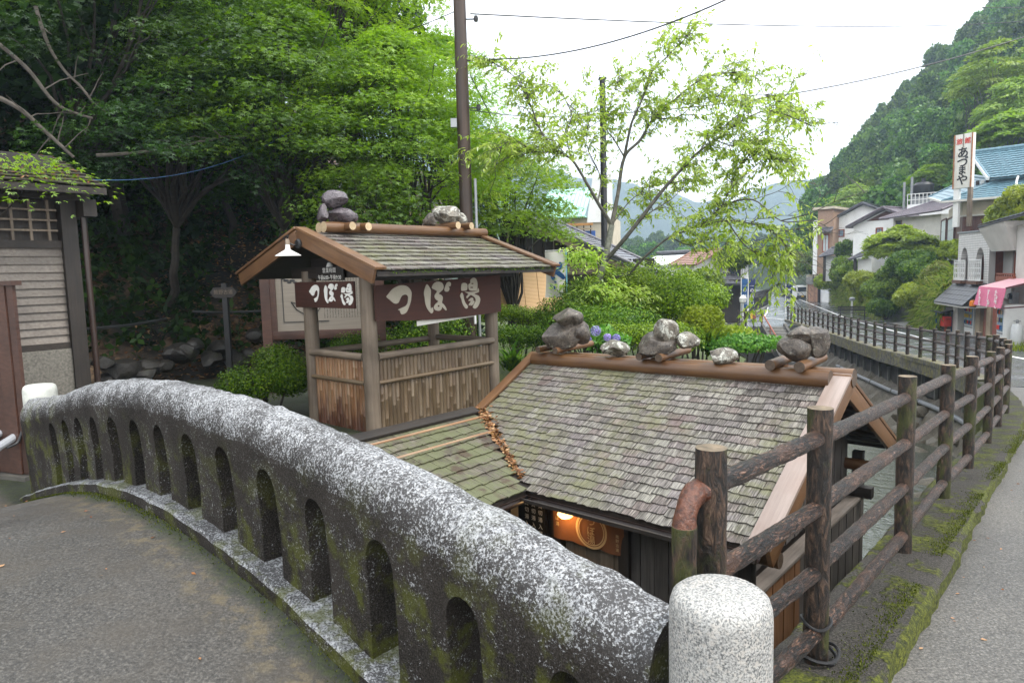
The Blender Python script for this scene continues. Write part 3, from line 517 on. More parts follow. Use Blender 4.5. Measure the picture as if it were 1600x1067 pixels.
# ------------------------------------------------------------------ the setting
def par_deck(s): return interp(s, [-.9, 0, .6, 1.16, 1.38, 1.6, 1.86, 2.14, 2.47, 2.84, 3.28, 3.8, 4.33, 5.0, 5.7], [-.12, -.10, .03, .165, .22, .275, .32, .36, .395, .415, .41, .355, .255, .08, -.13])
WALLX = [-.1, .04, .12, .23, .37, .55, .75, .98, 1.2, 1.45, 1.65, 1.85, 2.1, 2.55, 3.06, 3.56, 4.13, 4.52, 4.81, 5.65]; WALLZ = [.727, .755, .778, .798, .83, .87, .904, .948, .987, 1.019, 1.045, 1.066, 1.085, 1.101, 1.098, 1.069, 1.002, .928, .845, .735]
def setting():
    # far fence line, used by road, kerb and wall
    F = [W(-2.2, 0.0), W(-1.6, .0), W(-.2, -.05), W(1.37, -.04), W(2.88, 0), W(4.22, .02), W(5.83, .06), W(7.36, .12), W(8.98, .19)]
    G = smooth_path([(7.06, 9.63, 0), (8.1, 11.1, 0), (9.1, 12.7, 0), (10.1, 14.4, 0), (11.2, 16.7, 0), (12.41, 19.45, 0), (13.3, 22.5, 0), (14.1, 25.7, 0), (15.2, 30, 0), (16.4, 34.5, 0), (18.3, 42, 0), (20.3, 50.4, 0)], 6)
    full = [Vector((p.x, p.y, 0)) for p in F[:-1]]+G
    # ground under everything
    def gf(a, b):
        x = -390+1480*a; y = -30+1270*b; return (x, y, -8-.001*max(0, y))
    O('ground', grid_mesh(gf, 40, 50, M_['soil']), kind='structure')
    # paths / road: one strip from the kerb outwards
    def strip(name, fr, x0, x1, dz, mat, nx=10, tilt=0.):
        V = []; Fc = []
        for p, nrm in fr:
            for i in range(nx+1):
                x = x0+(x1-x0)*i/nx; q = p+nrm*x; V.append((q.x, q.y, zr(q.y)+dz+tilt*x))
        for j in range(len(fr)-1):
            for i in range(nx): a = j*(nx+1)+i; Fc.append((a, a+1, a+nx+2, a+nx+1))
        me = bpy.data.meshes.new('strip'); me.from_pydata(V, [], Fc); setm(me, mat); me.polygons.foreach_set('use_smooth', [True]*len(Fc)); return O(name, me, kind='structure')
    def fr(path):
        out = []
        for i, p in enumerate(path):
            t = (path[min(i+1, len(path)-1)]-path[max(i-1, 0)]).normalized(); out.append((p, Vector((t.y, -t.x, 0))))
        return out
    fpath = fr(full)
    near = [(p, n) for p, n in fpath if p.y < 14.6]; far = [(p, n) for p, n in fpath if p.y > 14.2]
    strip('path', near, .14, 9., 0, M_['path'])
    yy = [14.2, 20, 26, 32, 40, 49, 58, 70, 84, 100, 118, 140, 165]
    ex = lambda y: interp(y, [14, 23, 30, 34, 49, 96, 130, 165], [14.2, 16.84, 18.73, 20.0, 24.5, 40.4, 49.5, 56])   # white edge line
    lx = lambda y: interp(y, [14, 19.45, 25.7, 34.5, 42, 50.4, 55, 62, 75, 96, 130, 165], [10.0, 12.3, 14.0, 16.3, 18.2, 20.2, 19.6, 22.5, 27.5, 35.2, 44.5, 51])   # left edge of the carriageway
    V = []; Fc = []; nx = 8
    ys = np.concatenate([np.arange(14.2, 60, 1.5), np.arange(60, 166, 5)])
    for y in ys:
        for i in range(nx+1): x = lx(y)+(ex(y)+2.3-lx(y))*i/nx; V.append((x, y, zr(y)+.002))
    for j in range(len(ys)-1):
        for i in range(nx): a = j*(nx+1)+i; Fc.append((a, a+1, a+nx+2, a+nx+1))
    me = bpy.data.meshes.new('road'); me.from_pydata(V, [], Fc); setm(me, M_['road']); O('road', me, kind='structure')
    def line(name, fx, w, ya, yb, mat, dz=.008):
        V = []; Fc = []; q = np.arange(ya, yb, 1.2)
        for y in q: V += [(fx(y)-w/2, y, zr(y)+dz), (fx(y)+w/2, y, zr(y)+dz)]
        for j in range(len(q)-1): Fc.append((2*j, 2*j+1, 2*j+3, 2*j+2))
        me = bpy.data.meshes.new('line'); me.from_pydata(V, [], Fc); setm(me, mat); O(name, me, kind='structure')
    line('road_edge_line', ex, .17, 14.3, 120, M_['white']); line('road_edge_line', lambda y: lx(y)+.75, .13, 52, 120, M_['white'])
    # verge to the right of the road, up to the buildings
    V = []; Fc = []
    for y in ys:
        for i, dx in enumerate((2.3, 6, 14, 40)): V.append((ex(y)+dx, y, zr(y)-.004+(0 if i < 2 else 1.0*(i-1))))
    for j in range(len(ys)-1):
        for i in range(3): a = j*4+i; Fc.append((a, a+1, a+5, a+4))
    me = bpy.data.meshes.new('verge'); me.from_pydata(V, [], Fc); setm(me, M_['concrete']); O('pavement', me, kind='structure')
    # kerb: near run carries the fence, far run is the edge of the overhanging footway
    def kerbrun(name, path, x0, x1, top, bot, mat, jit=.012):
        V = []; Fc = []; pr = [(x0, bot), (x0, top-.02), (x0+.02, top), (x1-.025, top), (x1, top-.03), (x1, bot)]
        for p, n in path:
            for x, z in pr: q = p+n*x; V.append((q.x+random.uniform(-jit, jit), q.y+random.uniform(-jit, jit), zr(q.y)+z+random.uniform(-jit, jit)*.6))
        k = len(pr)
        for j in range(len(path)-1):
            for i in range(k-1): a = j*k+i; Fc.append((a, a+1, a+k+1, a+k))
        me = bpy.data.meshes.new('kerb'); me.from_pydata(V, [], Fc); setm(me, mat); me.polygons.foreach_set('use_smooth', [True]*len(Fc)); me.set_sharp_from_angle(angle=.6); return O(name, me, kind='structure')
    dense = fr(resample(full, .12))
    kerbrun('kerb', [a for a in dense if a[0].y < 14.5], -.16, .24, .11, -4.5, M_['kerb'])
    fd = fr(resample(full, .5)); t = NT('stained_mossy_edge_beam'); v = t.co('World'); a = t.noise(v, 7, 6, .7, .5); b = t.noise(v, 2, 4); t.pbr(t.mix(t.ramp(t.m('ADD', t.m('MULTIPLY', a, .6), t.m('MULTIPLY', b, .4)), (.47, 0.), (.56, .9)), t.ramp(a, (.4, (.05, .046, .038)), (.6, (.16, .15, .125))), t.ramp(a, (.4, (.06, .055, .012)), (.6, (.17, .15, .04)))), .8, t.bump(a, .6, .03)); kerbrun('footway_edge', [a for a in fd if a[0].y > 14.3], -.14, .24, .14, -.34, t.mat, .006)
    fdp = [a for a in fd if a[0].y > 9.]
    strip('footway_underside', fdp, -.10, 1.2, -.30, M_['concd'], 2)
    # river wall: recessed concrete with ribs above, rough stone below
    wl = thing('river_wall', 'grey ribbed concrete river wall on a stone base under the roadside fence', 'wall', (9, 14, -2.5))
    for nm, off, z1, z0, mt in (('wall_face', .55, -.30, -1.25, 'concd'), ('stone_base', .50, -1.2, -5.2, 'rockt')):
        V = []; Fc = []; hn = 2 if nm == 'wall_face' else 14
        for p, n in fdp:
            for k in range(hn):
                q = p+n*(off-(.0 if hn == 2 else 2.2*k/(hn-1)-.04)); j = 0 if hn == 2 else .07; V.append((q.x+random.uniform(-j, j), q.y+random.uniform(-j, j), zr(q.y)+z1+(z0-z1)*k/(hn-1)+random.uniform(-j, j)*1.5))
        for j in range(len(fdp)-1):
            for k in range(hn-1): a = j*hn+k; Fc.append((a, a+1, a+hn+1, a+hn))
        me = bpy.data.meshes.new(nm); me.from_pydata(V, [], Fc); setm(me, M_[mt]); O(nm, me, wl)
    for i, (p, n) in enumerate(fr(resample([a[0] for a in fdp], 1.3))):
        if i % 2 == 0:
            mb = MB(); a = p+n*.02; b = p+n*.6; z = zr(p.y)-.31; mb.beam((a.x, a.y, z-.09), (b.x, b.y, z-.09), .16, .18); P('bracket', mb, M_['kerb'], wl)
        mb = MB(); q = p+n*.49; z = zr(p.y); mb.beam((q.x, q.y, z-1.22), (q.x, q.y, z-.32), .09, .10, 0, (n.y, -n.x, 0)); P('rib', mb, M_['concrete'], wl)
    pp = [(p+n*.25) for p, n in fr(resample([a[0] for a in fdp if a[0].y < 36], 1.0))]
    r_ = thing('wall_pipe', 'long grey drain pipe running along the river wall under the fence', 'pipe', (9.5, 14, -2)); mb = MB(); mb.tube([(p.x, p.y, zr(p.y)-1.22-.012*i) for i, p in enumerate(pp)], .075, 10); P('pipe_run', mb, M_['pvc'], r_)
    for i in range(0, len(pp)-1, 3):
        mb = MB(); p = pp[i]; d = (pp[i+1]-p)*.1; z = zr(p.y)-1.22-.012*i; mb.tube([(p.x, p.y, z), (p.x+d.x, p.y+d.y, z-.002)], .092, 10); P('pipe_collar', mb, M_['concrete'], r_)
    # tan boulders lying on the foot of the wall
    rg = random.Random(5)
    for i in range(30):
        y = rg.uniform(8.5, 24); p, n = min(fdp, key=lambda a: abs(a[0].y-y)); d = rg.uniform(.2, 1.7); q = p-n*(d-.5); z = zr(p.y)-1.2-d/.55; sz = rg.uniform(.3, .6)
        rock('boulder', 'tan rounded boulder on the river bank below the roadside fence', (q.x, q.y, max(z, -2.45-.13*max(0, TS(q.x, q.y)[0]-9))), (sz*1.3, sz, sz*.75), 'rockt', 400+i, 'tan boulders on the river bank', sub=2, cat='boulder', cuts=6)
    # river, stepping down gently
    def wf(a, b):
        t = -6+62*a; s = -4.5+12*b-(.0 if t < 9 else .0); p = W(t, s); return (p.x, p.y, max(-7.2, -2.35-.13*max(0, t-9))+.02*math.sin(3*t+2*s))
    O('river_water', grid_mesh(wf, 90, 20, M_['water']), kind='structure')
    # left bank: hut garden level
    def zL(t): return interp(t, [-9, 0, 3, 6, 9, 14, 22, 34, 60], [-.12, -.14, -.2, -.28, -.38, -.7, -1.35, -2.1, -3.0])
    def lb(a, b):
        t = -7+60*(a**1.5); s0 = interp(t, [-9, 1, 4, 9, 14, 20, 30, 40, 60], [5.2, 4.9, 4.5, 4.2, 6.0, 9.5, 13, 17, 26]); s = s0+34*(b**1.6); p = W(t, s); return (p.x, p.y, zL(t)+.05*mnoise.noise((p.x*.7, p.y*.7, 0)))
    O('garden_ground', grid_mesh(lb, 70, 40, M_['grassy']), kind='structure')
    def yardf(a, b):
        t = -6+9.5*a; s = 5.0+9*b; p = W(t, s); return (p.x, p.y, zL(t)+.07)
    O('yard', grid_mesh(yardf, 16, 16, M_['deck']), kind='structure')
    def bw(a, b):
        t = -4+30*a; s0 = interp(t, [-9, 1, 4, 9, 14, 20, 30, 40, 60], [5.2, 4.9, 4.5, 4.2, 6.0, 9.5, 13, 17, 26]); p = W(t, s0-.15*b+random.uniform(-.05, .05)); return (p.x, p.y, zL(t)-(2.9+.12*max(0, t-9))*b+.03)
    me = grid_mesh(bw, 90, 8, M_['rockd']); tag(O('bank_wall', me), 'dark rough stone bank wall below the wooden hut', 'wall')
    # bridge deck
    def dk(a, b):
        s = -.9+7.2*a; t = -1.5-6.0*b; p = W(t, s); z = par_deck(s)
        if s < 0: z = interp(s, [-.9, 0], [.0, par_deck(0)+.02])
        return (p.x, p.y, z)
    O('bridge_deck', grid_mesh(dk, 60, 8, M_['deck']), kind='structure')
    def nd(a, b):
        t = -9+9.9*a; s = -.55-8.0*b; p = W(t, s); return (p.x, p.y, zr(max(0, p.y))-.004+.0*t)
    O('road_corner', grid_mesh(nd, 20, 12, M_['path']), kind='structure')
    # parapet of the bridge: one thick rounded wall pierced by arched slots, on a low plinth kerb
    root = thing('bridge_parapet', 'long arched concrete bridge parapet with lichen and arched slots', 'parapet', W(-1.36, 2.8, .3))
    N = 260; ring = []
    prof = [(-.10, 0), (-.10, .5), (-.115, .72), (-.125, .84), (-.118, .91), (-.09, .965), (-.05, .992), (0, 1.), (.05, .992), (.09, .965), (.118, .91), (.125, .84), (.115, .72), (.10, .5), (.10, 0)]
    V = []; Fc = []; k = len(prof)
    for i in range(N+1):
        s = -.04+5.66*i/N; b = par_deck(s)-.25; top = interp(s, WALLX, WALLZ)
        for x, h in prof:
            nn = mnoise.noise((s*2.5, x*9, h*3))*.014+mnoise.noise((s*9, x*20, h*9))*.009+mnoise.noise((s*22, x*30, h*16))*.006; p = W(-1.36+x*(1+nn*3), s, b+(top-b)*h+nn*h); V.append(tuple(p))
    for i in range(N):
        for j in range(k): a = i*k+j; b2 = i*k+(j+1) % k; Fc.append((a, b2, b2+k, a+k))
    Fc.append(tuple(range(k))[::-1]); Fc.append(tuple(N*k+j for j in range(k)))
    me = bpy.data.meshes.new('wall'); me.from_pydata(V, [], Fc); bm = bmesh.new(); bm.from_mesh(me); bmesh.ops.recalc_face_normals(bm, faces=bm.faces); bm.to_mesh(me); bm.free()
    wall = O('pierced_wall', me, root); cut = MB()
    SL = [4.82, 4.53, 4.25, 3.95, 3.62, 3.27, 2.93, 2.58, 2.21, 1.83, 1.46, 1.06, .64, .22]; ST = [.66, .72, .77, .81, .85, .875, .89, .89, .88, .84, .785, .715, .63, .54]
    for s, z1 in zip(SL, ST):
        z0 = par_deck(s)+.05; w = .072+random.uniform(-.006, .006); n = 8; pr = [(-w, z0), (w, z0)]+[(w*math.cos(a), z1-w*1.25+w*1.25*math.sin(a)) for a in [math.pi*i/n for i in range(n+1)]]
        A = [W(-1.8, s+x, z) for x, z in pr]; B = [W(-.9, s+x, z) for x, z in pr]; m = len(pr)
        cut.add(A+B, [tuple(range(m)), tuple(range(m, 2*m))[::-1]]+[(i, i+m, (i+1) % m+m, (i+1) % m) for i in range(m)])
    cme = cut.mesh(M_['parapet'], smooth=False); bm = bmesh.new(); bm.from_mesh(cme); bmesh.ops.recalc_face_normals(bm, faces=bm.faces); bm.to_mesh(cme); bm.free()
    co = bpy.data.objects.new('cutter', cme); COL.objects.link(co); md = wall.modifiers.new('b', 'BOOLEAN'); md.object = co; md.operation = 'DIFFERENCE'; md.solver = 'EXACT'
    dg = bpy.context.evaluated_depsgraph_get(); nm = bpy.data.meshes.new_from_object(wall.evaluated_get(dg)); wall.modifiers.clear(); wall.data = nm
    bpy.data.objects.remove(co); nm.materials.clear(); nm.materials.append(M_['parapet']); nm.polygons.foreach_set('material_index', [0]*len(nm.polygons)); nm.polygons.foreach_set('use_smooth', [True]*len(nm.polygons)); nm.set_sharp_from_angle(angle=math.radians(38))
    V = []; Fc = []; pr = [(-1.535, -.3), (-1.535, .058), (-1.522, .07), (-1.12, .07), (-1.12, -.6)]; k = len(pr)
    for i in range(121):
        s = -.02+5.66*i/120; b = par_deck(s)
        for x, z in pr: V.append(tuple(W(x+.006*mnoise.noise((s*9, x, z)), s, b+z+.008*mnoise.noise((s*7, x*5, 1)))))
    for i in range(120):
        for j in range(k-1): a = i*k+j; Fc.append((a, a+1, a+k+1, a+k))
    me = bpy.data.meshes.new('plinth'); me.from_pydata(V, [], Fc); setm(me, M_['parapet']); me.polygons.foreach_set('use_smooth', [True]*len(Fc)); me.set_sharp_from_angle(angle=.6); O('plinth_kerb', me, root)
    # abutment face under the parapet, towards the river
    mb = MB(); mb.hexa([W(-1.25, -.3, -3), W(-1.13, -.3, -3), W(-1.13, 5.7, -3), W(-1.25, 5.7, -3), W(-1.25, -.3, -.3), W(-1.13, -.3, -.3), W(-1.13, 5.7, -.35), W(-1.25, 5.7, -.35)]); P('abutment', mb, M_['concd'], root)
    for (s, t, z0, z1, lab, mt) in ((-.19, -1.4, -.06, .87, 'clean pale granite bollard at the near end of the bridge parapet', 'granite'), (5.76, -1.30, -.2, .83, 'white painted stained bollard at the far end of the bridge parapet', None)):
        b = thing('bollard', lab, 'bollard', W(t, s, z0), 'bollards at the ends of the bridge parapet'); h = z1-z0; R = .122
        prof = [(R, 0), (R, h-.06), (R*.985, h-.035), (R*.93, h-.014), (R*.82, h-.003), (R*.6, h+.001), (R*.3, h+.003), (0.0001, h+.004)]
        O('shaft', MB().lathe(prof, n=48).mesh(mt and M_[mt] or plain('chipped_white_paint', (.46, .47, .43), .6, .45, 5, .6)), b, Matrix.Translation(W(t, s, z0)))
setting()
# ------------------------------------------------------------------ fences, bathhouse, hut
def pT(px, py, t):
    k = ray(px, py)[:2]; q = t+O2@U2; l = q/(k@U2); d = ray(px, py); return Vector((d[0]*l, d[1]*l, d[2]*l+EYE))
def pS(px, py, s):
    k = ray(px, py)[:2]; q = s+O2@V2; l = q/(k@V2); d = ray(px, py); return Vector((d[0]*l, d[1]*l, d[2]*l+EYE))
def sec_z(p): return zr(p.y)+.11
def fences():
    root = thing('log_fence', 'bark textured log rail fence on the mossy kerb beside the bathhouse', 'fence', W(-1.05, 0, 0))
    PT = [(-1.05, .0), (-.2, -.05), (1.37, -.04), (2.88, 0), (4.22, .02), (5.83, .06), (7.36, .12), (8.98, .19)]
    pts = []
    for i, (t, s) in enumerate(PT):
        p = W(t, s); z = sec_z(p) if i else .1; pts.append((p, z))
        log('post', (p.x, p.y, z-.12), (p.x+random.uniform(-.006, .006), p.y, z+1.0+(.02 if i == 0 else random.uniform(-.015, .02))), .046, [M_['post'], M_['postend']], root, 18, 14, .05, .046)
    for i in range(len(pts)-1):
        (p, z), (q, w) = pts[i], pts[i+1]
        for j, h in enumerate((.895, .635, .375, .11)):
            off = Vector((random.uniform(-.006, .006), random.uniform(-.006, .006), random.uniform(-.012, .012))); a = Vector((p.x, p.y, z+h))+off; b = Vector((q.x, q.y, w+h))+off
            log('rail', a, b, .031, [M_['bark'], M_['bark']], root, 16, 26, .07)
    p = pts[0][0]; e = W(-1.175, .02); z = .1; mb = MB(); pth = [p+Z3*(z+.895)-U3*.02]
    for k in range(7):
        a = math.pi/2*k/6; pth.append(Vector((e.x, e.y, 0))+U3*(.085*(1-math.sin(a)))+Z3*(z+.895-.085*(1-math.cos(a))))
    upto = len(pth); mb.tube(pth, [.034+.003*math.sin(k) for k in range(len(pth))], 16, wob=.03); t = NT('worn_red_brown_bend'); v = t.co('World'); n1 = t.noise(v, 60, 5, .7); t.pbr(t.ramp(n1, (.35, (.03, .013, .009)), (.5, (.085, .027, .013)), (.65, (.135, .050, .026)), (.78, (.19, .12, .085))), .3, t.bump(n1, .9, .008)); P('rail_bend', mb, t.mat, root, label='worn red brown bend at the end of the top rail')
    log('end_post', (e.x, e.y, -.3), (e.x, e.y, z+.895-.08), .036, [M_['post'], M_['postend']], root, 16, 10, .05)
    # cable tied round the foot of the second post
    c = pts[1][0]; r_ = thing('tied_cable', 'black cable looped round the foot of the second fence post', 'cable', (c.x, c.y, pts[1][1]))
    for k, (dz, rr) in enumerate(((.02, .062), (.035, .070), (.16, .055))):
        mb = MB(); mb.tube([(c.x+rr*math.cos(a)*(1.25 if k < 2 else 1), c.y+rr*math.sin(a), pts[1][1]+dz+.012*math.sin(a*2+k)) for a in np.linspace(0, 6.3, 22)], .0065, 6); P('loop', mb, M_['cable'], r_)
    far = thing('roadside_fence', 'long dark brown post and rail fence along the wet road above the river wall', 'fence', (12, 19, -1.3))
    G = smooth_path([(7.06, 9.63, 0), (8.1, 11.1, 0), (9.1, 12.7, 0), (10.1, 14.4, 0), (11.2, 16.7, 0), (12.41, 19.45, 0), (13.3, 22.5, 0), (14.1, 25.7, 0), (15.2, 30, 0), (16.4, 34.5, 0), (18.3, 42, 0), (20.3, 50.4, 0)], 8)
    R_ = resample(G, 1.36)
    for i, p in enumerate(R_):
        z = sec_z(p)+.02
        if i: log('post', (p.x, p.y, z-.1), (p.x, p.y, z+1.0+random.uniform(-.02, .02)), .058, [M_['post'], M_['postend']], far, 9, 3, .03)
        if i < len(R_)-1:
            q = R_[i+1]; w = sec_z(q)+.02
            for h in (.90, .60, .30): log('rail', (p.x, p.y, z+h), (q.x, q.y, w+h), .038, [M_['bark'], M_['bark']], far, 8, 3, .04)
fences()
def shingle_variants(w, L, th, mat, n=6):
    out = []
    for k in range(n):
        mb = MB(); m = 5; fr = [random.uniform(-.007, .009) for _ in range(m)]; V = []
        for i in range(m): x = -w/2+w*i/(m-1); V.append((x, fr[i], th))
        for i in range(m): x = -w/2+w*i/(m-1); V.append((x, L, th*.4))
        for i in range(m): x = -w/2+w*i/(m-1); V.append((x, fr[i]+.002, 0))
        F = [(i, i+1, i+1+m, i+m) for i in range(m-1)]+[(i+2*m, i+2*m+1, i+1, i) for i in range(m-1)]+[(2*m, 0, m), (m-1, 3*m-1, 2*m-1)]
        mb.add(V, F); me = mb.mesh(mat, smooth=False); uv = me.uv_layers.new(name='UVMap'); q = random.random()*7
        for l in me.loops: c = me.vertices[l.vertex_index].co; uv.data[l.index].uv = (c.x+q, c.y-c.z*.5)
        out.append(me)
    return out
def lay_shingles(parent, name, stuffname, org, X, Y, n_course, step, lim, w, L, th, mat, limit=300, jit=.006, tilt=.075):
    """org: eave point, X along the course, Y up the slope; lim(course) -> (x0, x1)"""
    Nn = X.cross(Y).normalized(); var = shingle_variants(w*.985, L, th, mat); items = []
    for c in range(n_course):
        x0, x1 = lim(c*step); x = x0-(random.random()*w if c % 1 == 0 else 0)
        while x < x1:
            a = max(x, x0); b = min(x+w, x1)
            if b-a > w*.25: items.append(((a+b)/2, c*step+random.uniform(-jit, jit), (b-a)/w*random.uniform(.96, 1.0)))
            x += w
    def mtx(it):
        x, y, sx = it; ti = tilt+random.uniform(-.012, .012); ca, sa = math.cos(ti), math.sin(ti); ro = random.uniform(-.02, .02)
        yy = (Y*ca-Nn*sa+X*ro).normalized(); xx = X; zz = xx.cross(yy).normalized(); loc = org+X*x+Y*y+Nn*(L*sa*.9+.004)
        return axes(loc, xx*sx, yy, zz)
    items = [(mtx(i), random.choice(var)) for i in items]; items.sort(key=lambda m: (m[0].translation-Vector((0, 0, EYE))).length)
    for M, me in items[:limit]: O(name, me, parent, M)
    if len(items) > limit:
        mb = MB()
        for M, me in items[limit:]:
            mb.add([M @ v.co for v in me.vertices], [tuple(p.vertices) for p in me.polygons])
        UVs = []; tn = []
        for M, me in items[limit:]:
            q = random.random()*9
            for l in me.loops: c = me.vertices[l.vertex_index].co; UVs += [c.x+q, c.y-c.z*.5]
            r = random.random(); tn += [r]*len(me.polygons)
        o = P(stuffname, mb, mat, parent, kind='stuff'); o.data.polygons.foreach_set('use_smooth', [False]*len(o.data.polygons)); uv = o.data.uv_layers.new(name='UVMap'); uv.data.foreach_set('uv', UVs); at_ = o.data.attributes.new('tone', 'FLOAT', 'FACE'); at_.data.foreach_set('value', tn)
RZ, RT_, EZ, ET = .66, 3.16, -.22, 1.43; SLP = (RZ-EZ)/(RT_-ET)       # ridge and eave of the bathhouse
def bathhouse():
    g = M_; root = thing('bathhouse', 'small wooden bathhouse in the river under a shingled gable roof', 'bathhouse', W(3.0, 2.4, -2.3))
    up = Vector(W(RT_, 0, RZ)-W(ET, 0, EZ)); SLN = up.length; up.normalize(); dn = Vector(W(RT_, 0, RZ)-W(2*RT_-ET, 0, EZ)).normalized()
    valley = lambda t: 2.83+1.625*(t-ET)
    mb = MB(); A = [W(ET, .80, EZ), W(RT_, .80, RZ), W(RT_, 4.10, RZ), W(2.21, 4.10, EZ+SLP*(2.21-ET)), W(ET, 2.83, EZ)]; b = [p-Z3*.05 for p in A]; n = len(A)
    mb.add(A+b, [tuple(range(n)), tuple(range(n, 2*n))[::-1]]+[(i, i+n, (i+1) % n+n, (i+1) % n) for i in range(n)]); deck = P('roof', mb, g['dark'], root)
    t2 = 2*RT_-ET; mb = MB(); mb.hexa([W(RT_, .8, RZ-.05), W(t2, .8, EZ-.05), W(t2, 4.1, EZ-.05), W(RT_, 4.1, RZ-.05), W(RT_, .8, RZ), W(t2, .8, EZ), W(t2, 4.1, EZ), W(RT_, 4.1, RZ)]); back = P('back_roof', mb, g['shingle'], root)
    X = -V3
    lay_shingles(deck, 'shingle', 'shingle_rows', W(ET, 0, EZ)+up*-.02, X, up, 22, .0905, lambda d: (-min(4.07, valley(ET+.866*d)), -.86), .135, .17, .011, g['shingle'], 300)
    # verge: pale wide cap board, fascia below it, also behind the ridge and on the left verge
    def verge(s0, s1, ta, za, tb, zb, cap, fas, face):
        a = W(ta, (s0+s1)/2, za+.045); q = W(tb, (s0+s1)/2, zb+.045); d = (q-a).normalized(); nr = d.cross(V3).normalized(); nr = nr if nr.z > 0 else -nr
        M = axes((a+q)/2, d, nr.cross(d), nr); L = (q-a).length; m = MB(); m.box((0, 0, 0), (L, abs(s1-s0), .032)); O('cap_board', m.mesh(cap, bev=.004), root, M)
        m = MB(); m.box((0, 0, 0), (L, .035, .15)); O('barge_board', m.mesh(fas, bev=.004), root, axes((a+q)/2+(V3*(face-(s0+s1)/2))-nr*.093, d, nr.cross(d), nr))
    verge(.72, .88, ET-.04, EZ-.02, RT_+.02, RZ+.012, g['bargepale'], g['barge'], .745); verge(.72, .88, t2+.04, EZ-.02, RT_-.02, RZ+.012, g['barge'], g['barge'], .745)
    verge(4.06, 4.17, 2.20, EZ+SLP*(2.2-ET), RT_, RZ+.01, g['barge'], g['barge'], 4.15); verge(4.06, 4.17, t2, EZ, RT_, RZ+.01, g['barge'], g['barge'], 4.15)
    for t, z, s0, s1, lab in ((3.075, RZ+.012, .86, 4.06, 'front ridge log'), (3.245, RZ+.014, .72, 4.06, None)):
        log('ridge_log', W(t, s0, z+.015), W(t, s1, z-.015), .078, [g['ridge'], g['ridgeend']], root, 20, 10, .02)
    # gutters
    for a, q in ((W(ET-.035, .80, EZ-.04), W(ET-.035, 2.81, EZ-.035)), (W(-.4, 2.80, EZ-.035), W(ET-.02, 2.80, EZ-.04))):
        d = (q-a).normalized(); sd_ = d.cross(Z3); m = MB(); L = (q-a).length; V = []; F = []; K = 9
        for e in (0, L):
            for k in range(K): an = math.pi+math.pi*k/(K-1); V.append((e, .045*math.cos(an), .045*math.sin(an)))
            for k in range(K): an = math.pi+math.pi*k/(K-1); V.append((e, .041*math.cos(an), .041*math.sin(an)))
        for k in range(K-1): F += [(k, k+1, k+1+2*K, k+2*K), (K+k+1, K+k, K+k+2*K, K+k+1+2*K)]
        F += [(0, 2*K, 3*K, K), (K-1, 2*K-1, 4*K-1, 3*K-1)]; m.add(V, F); m.beam((0, 0, .012), (L, 0, .012), .006, .006); O('gutter', m.mesh(g['gutter']), root, axes(a, d, -sd_, Z3))
        m = MB(); m.box((L/2, 0, 0), (L, .02, .03)); O('eave_board', m.mesh(g['darkx']), root, axes(a+Z3*.0+(sd_ if abs(d.dot(V3)) > .5 else -sd_)*(0), d, -sd_, Z3) @ Matrix.Translation((0, .062 if d.dot(V3) > .5 else .062, -.01)))
    # walls of single boards
    zt = lambda t: RZ-SLP*abs(t-RT_)-.07
    def boards(s, ta, tb, z0f, z1f, w, mat, nm='wall_board', thick=.022):
        t = ta; i = 0
        while t < tb-.02:
            m = MB(); o = .006*(i % 2); z0 = z0f(t+w/2); a = zt(t) if z1f is None else z1f; b2 = zt(t+w) if z1f is None else z1f; e = .006
            c = W(t+w/2, s, z0); X_, Y_ = U3, V3; h1, h2 = a-z0, b2-z0
            pts = [(-w/2+e/2, -thick/2-o, 0), (w/2-e/2, -thick/2-o, 0), (w/2-e/2, thick/2, 0), (-w/2+e/2, thick/2, 0), (-w/2+e/2, -thick/2-o, h1), (w/2-e/2, -thick/2-o, h2), (w/2-e/2, thick/2, h2), (-w/2+e/2, thick/2, h1)]
            m.hexa(pts); O(nm, m.mesh(mat(t) if callable(mat) else mat, smooth=False), root, axes(c, X_, Y_, Z3)); t += w; i += 1
    boards(1.13, 1.80, 4.62, lambda t: -.72, None, .112, lambda t: g['boardgr'])
    boards(1.00, 1.80, 4.72, lambda t: -2.45, -.78, .122, lambda t: g['boardbr'] if t < 2.75 else g['boardgr'])
    m = MB(); m.box((0, 0, 0), (2.98, .13, .03)); O('sill_board', m.mesh(wood('weathered_sill', (.12, .10, .085), (.22, .19, .165), 0, .5), bev=.004), root, axes(W(3.27, 1.02, -.745), U3, V3, Z3))
    m = MB(); m.box((0, 0, 0), (2.9, .03, 3.0)); O('inner_wall', m.mesh(g['dark']), root, axes(W(3.25, 1.17, -1.3), U3, V3, Z3) @ Matrix.Translation((0, 0, -.42)))
    def fboards(t0, sa, sb, z0, z1, w, mat):
        s = sa; i = 0
        while s < sb-.02:
            m = MB(); m.box((0, 0, (z1-z0)/2), (w-.006, .022+.008*(i % 2), z1-z0)); O('front_board', m.mesh(mat, smooth=False), root, axes(W(t0, s+w/2, z0), -V3, U3, Z3)); s += w; i += 1
    fboards(1.80, 1.03, 2.06, -2.45, -.36, .128, g['boardgr']); fboards(1.80, 2.76, 4.05, -2.45, -.30, .128, g['dark']); fboards(1.83, 2.06, 2.76, -2.45, -.70, .14, g['greylog'])
    for t, s in ((1.80, 1.04), (1.79, 2.06), (1.79, 2.76), (4.70, 1.04)): m = MB(); m.box((0, 0, -1.4), (.10, .10, 2.2)); O('corner_post', m.mesh(g['dark'], bev=.006), root, axes(W(t, s, 0), U3, V3, Z3))
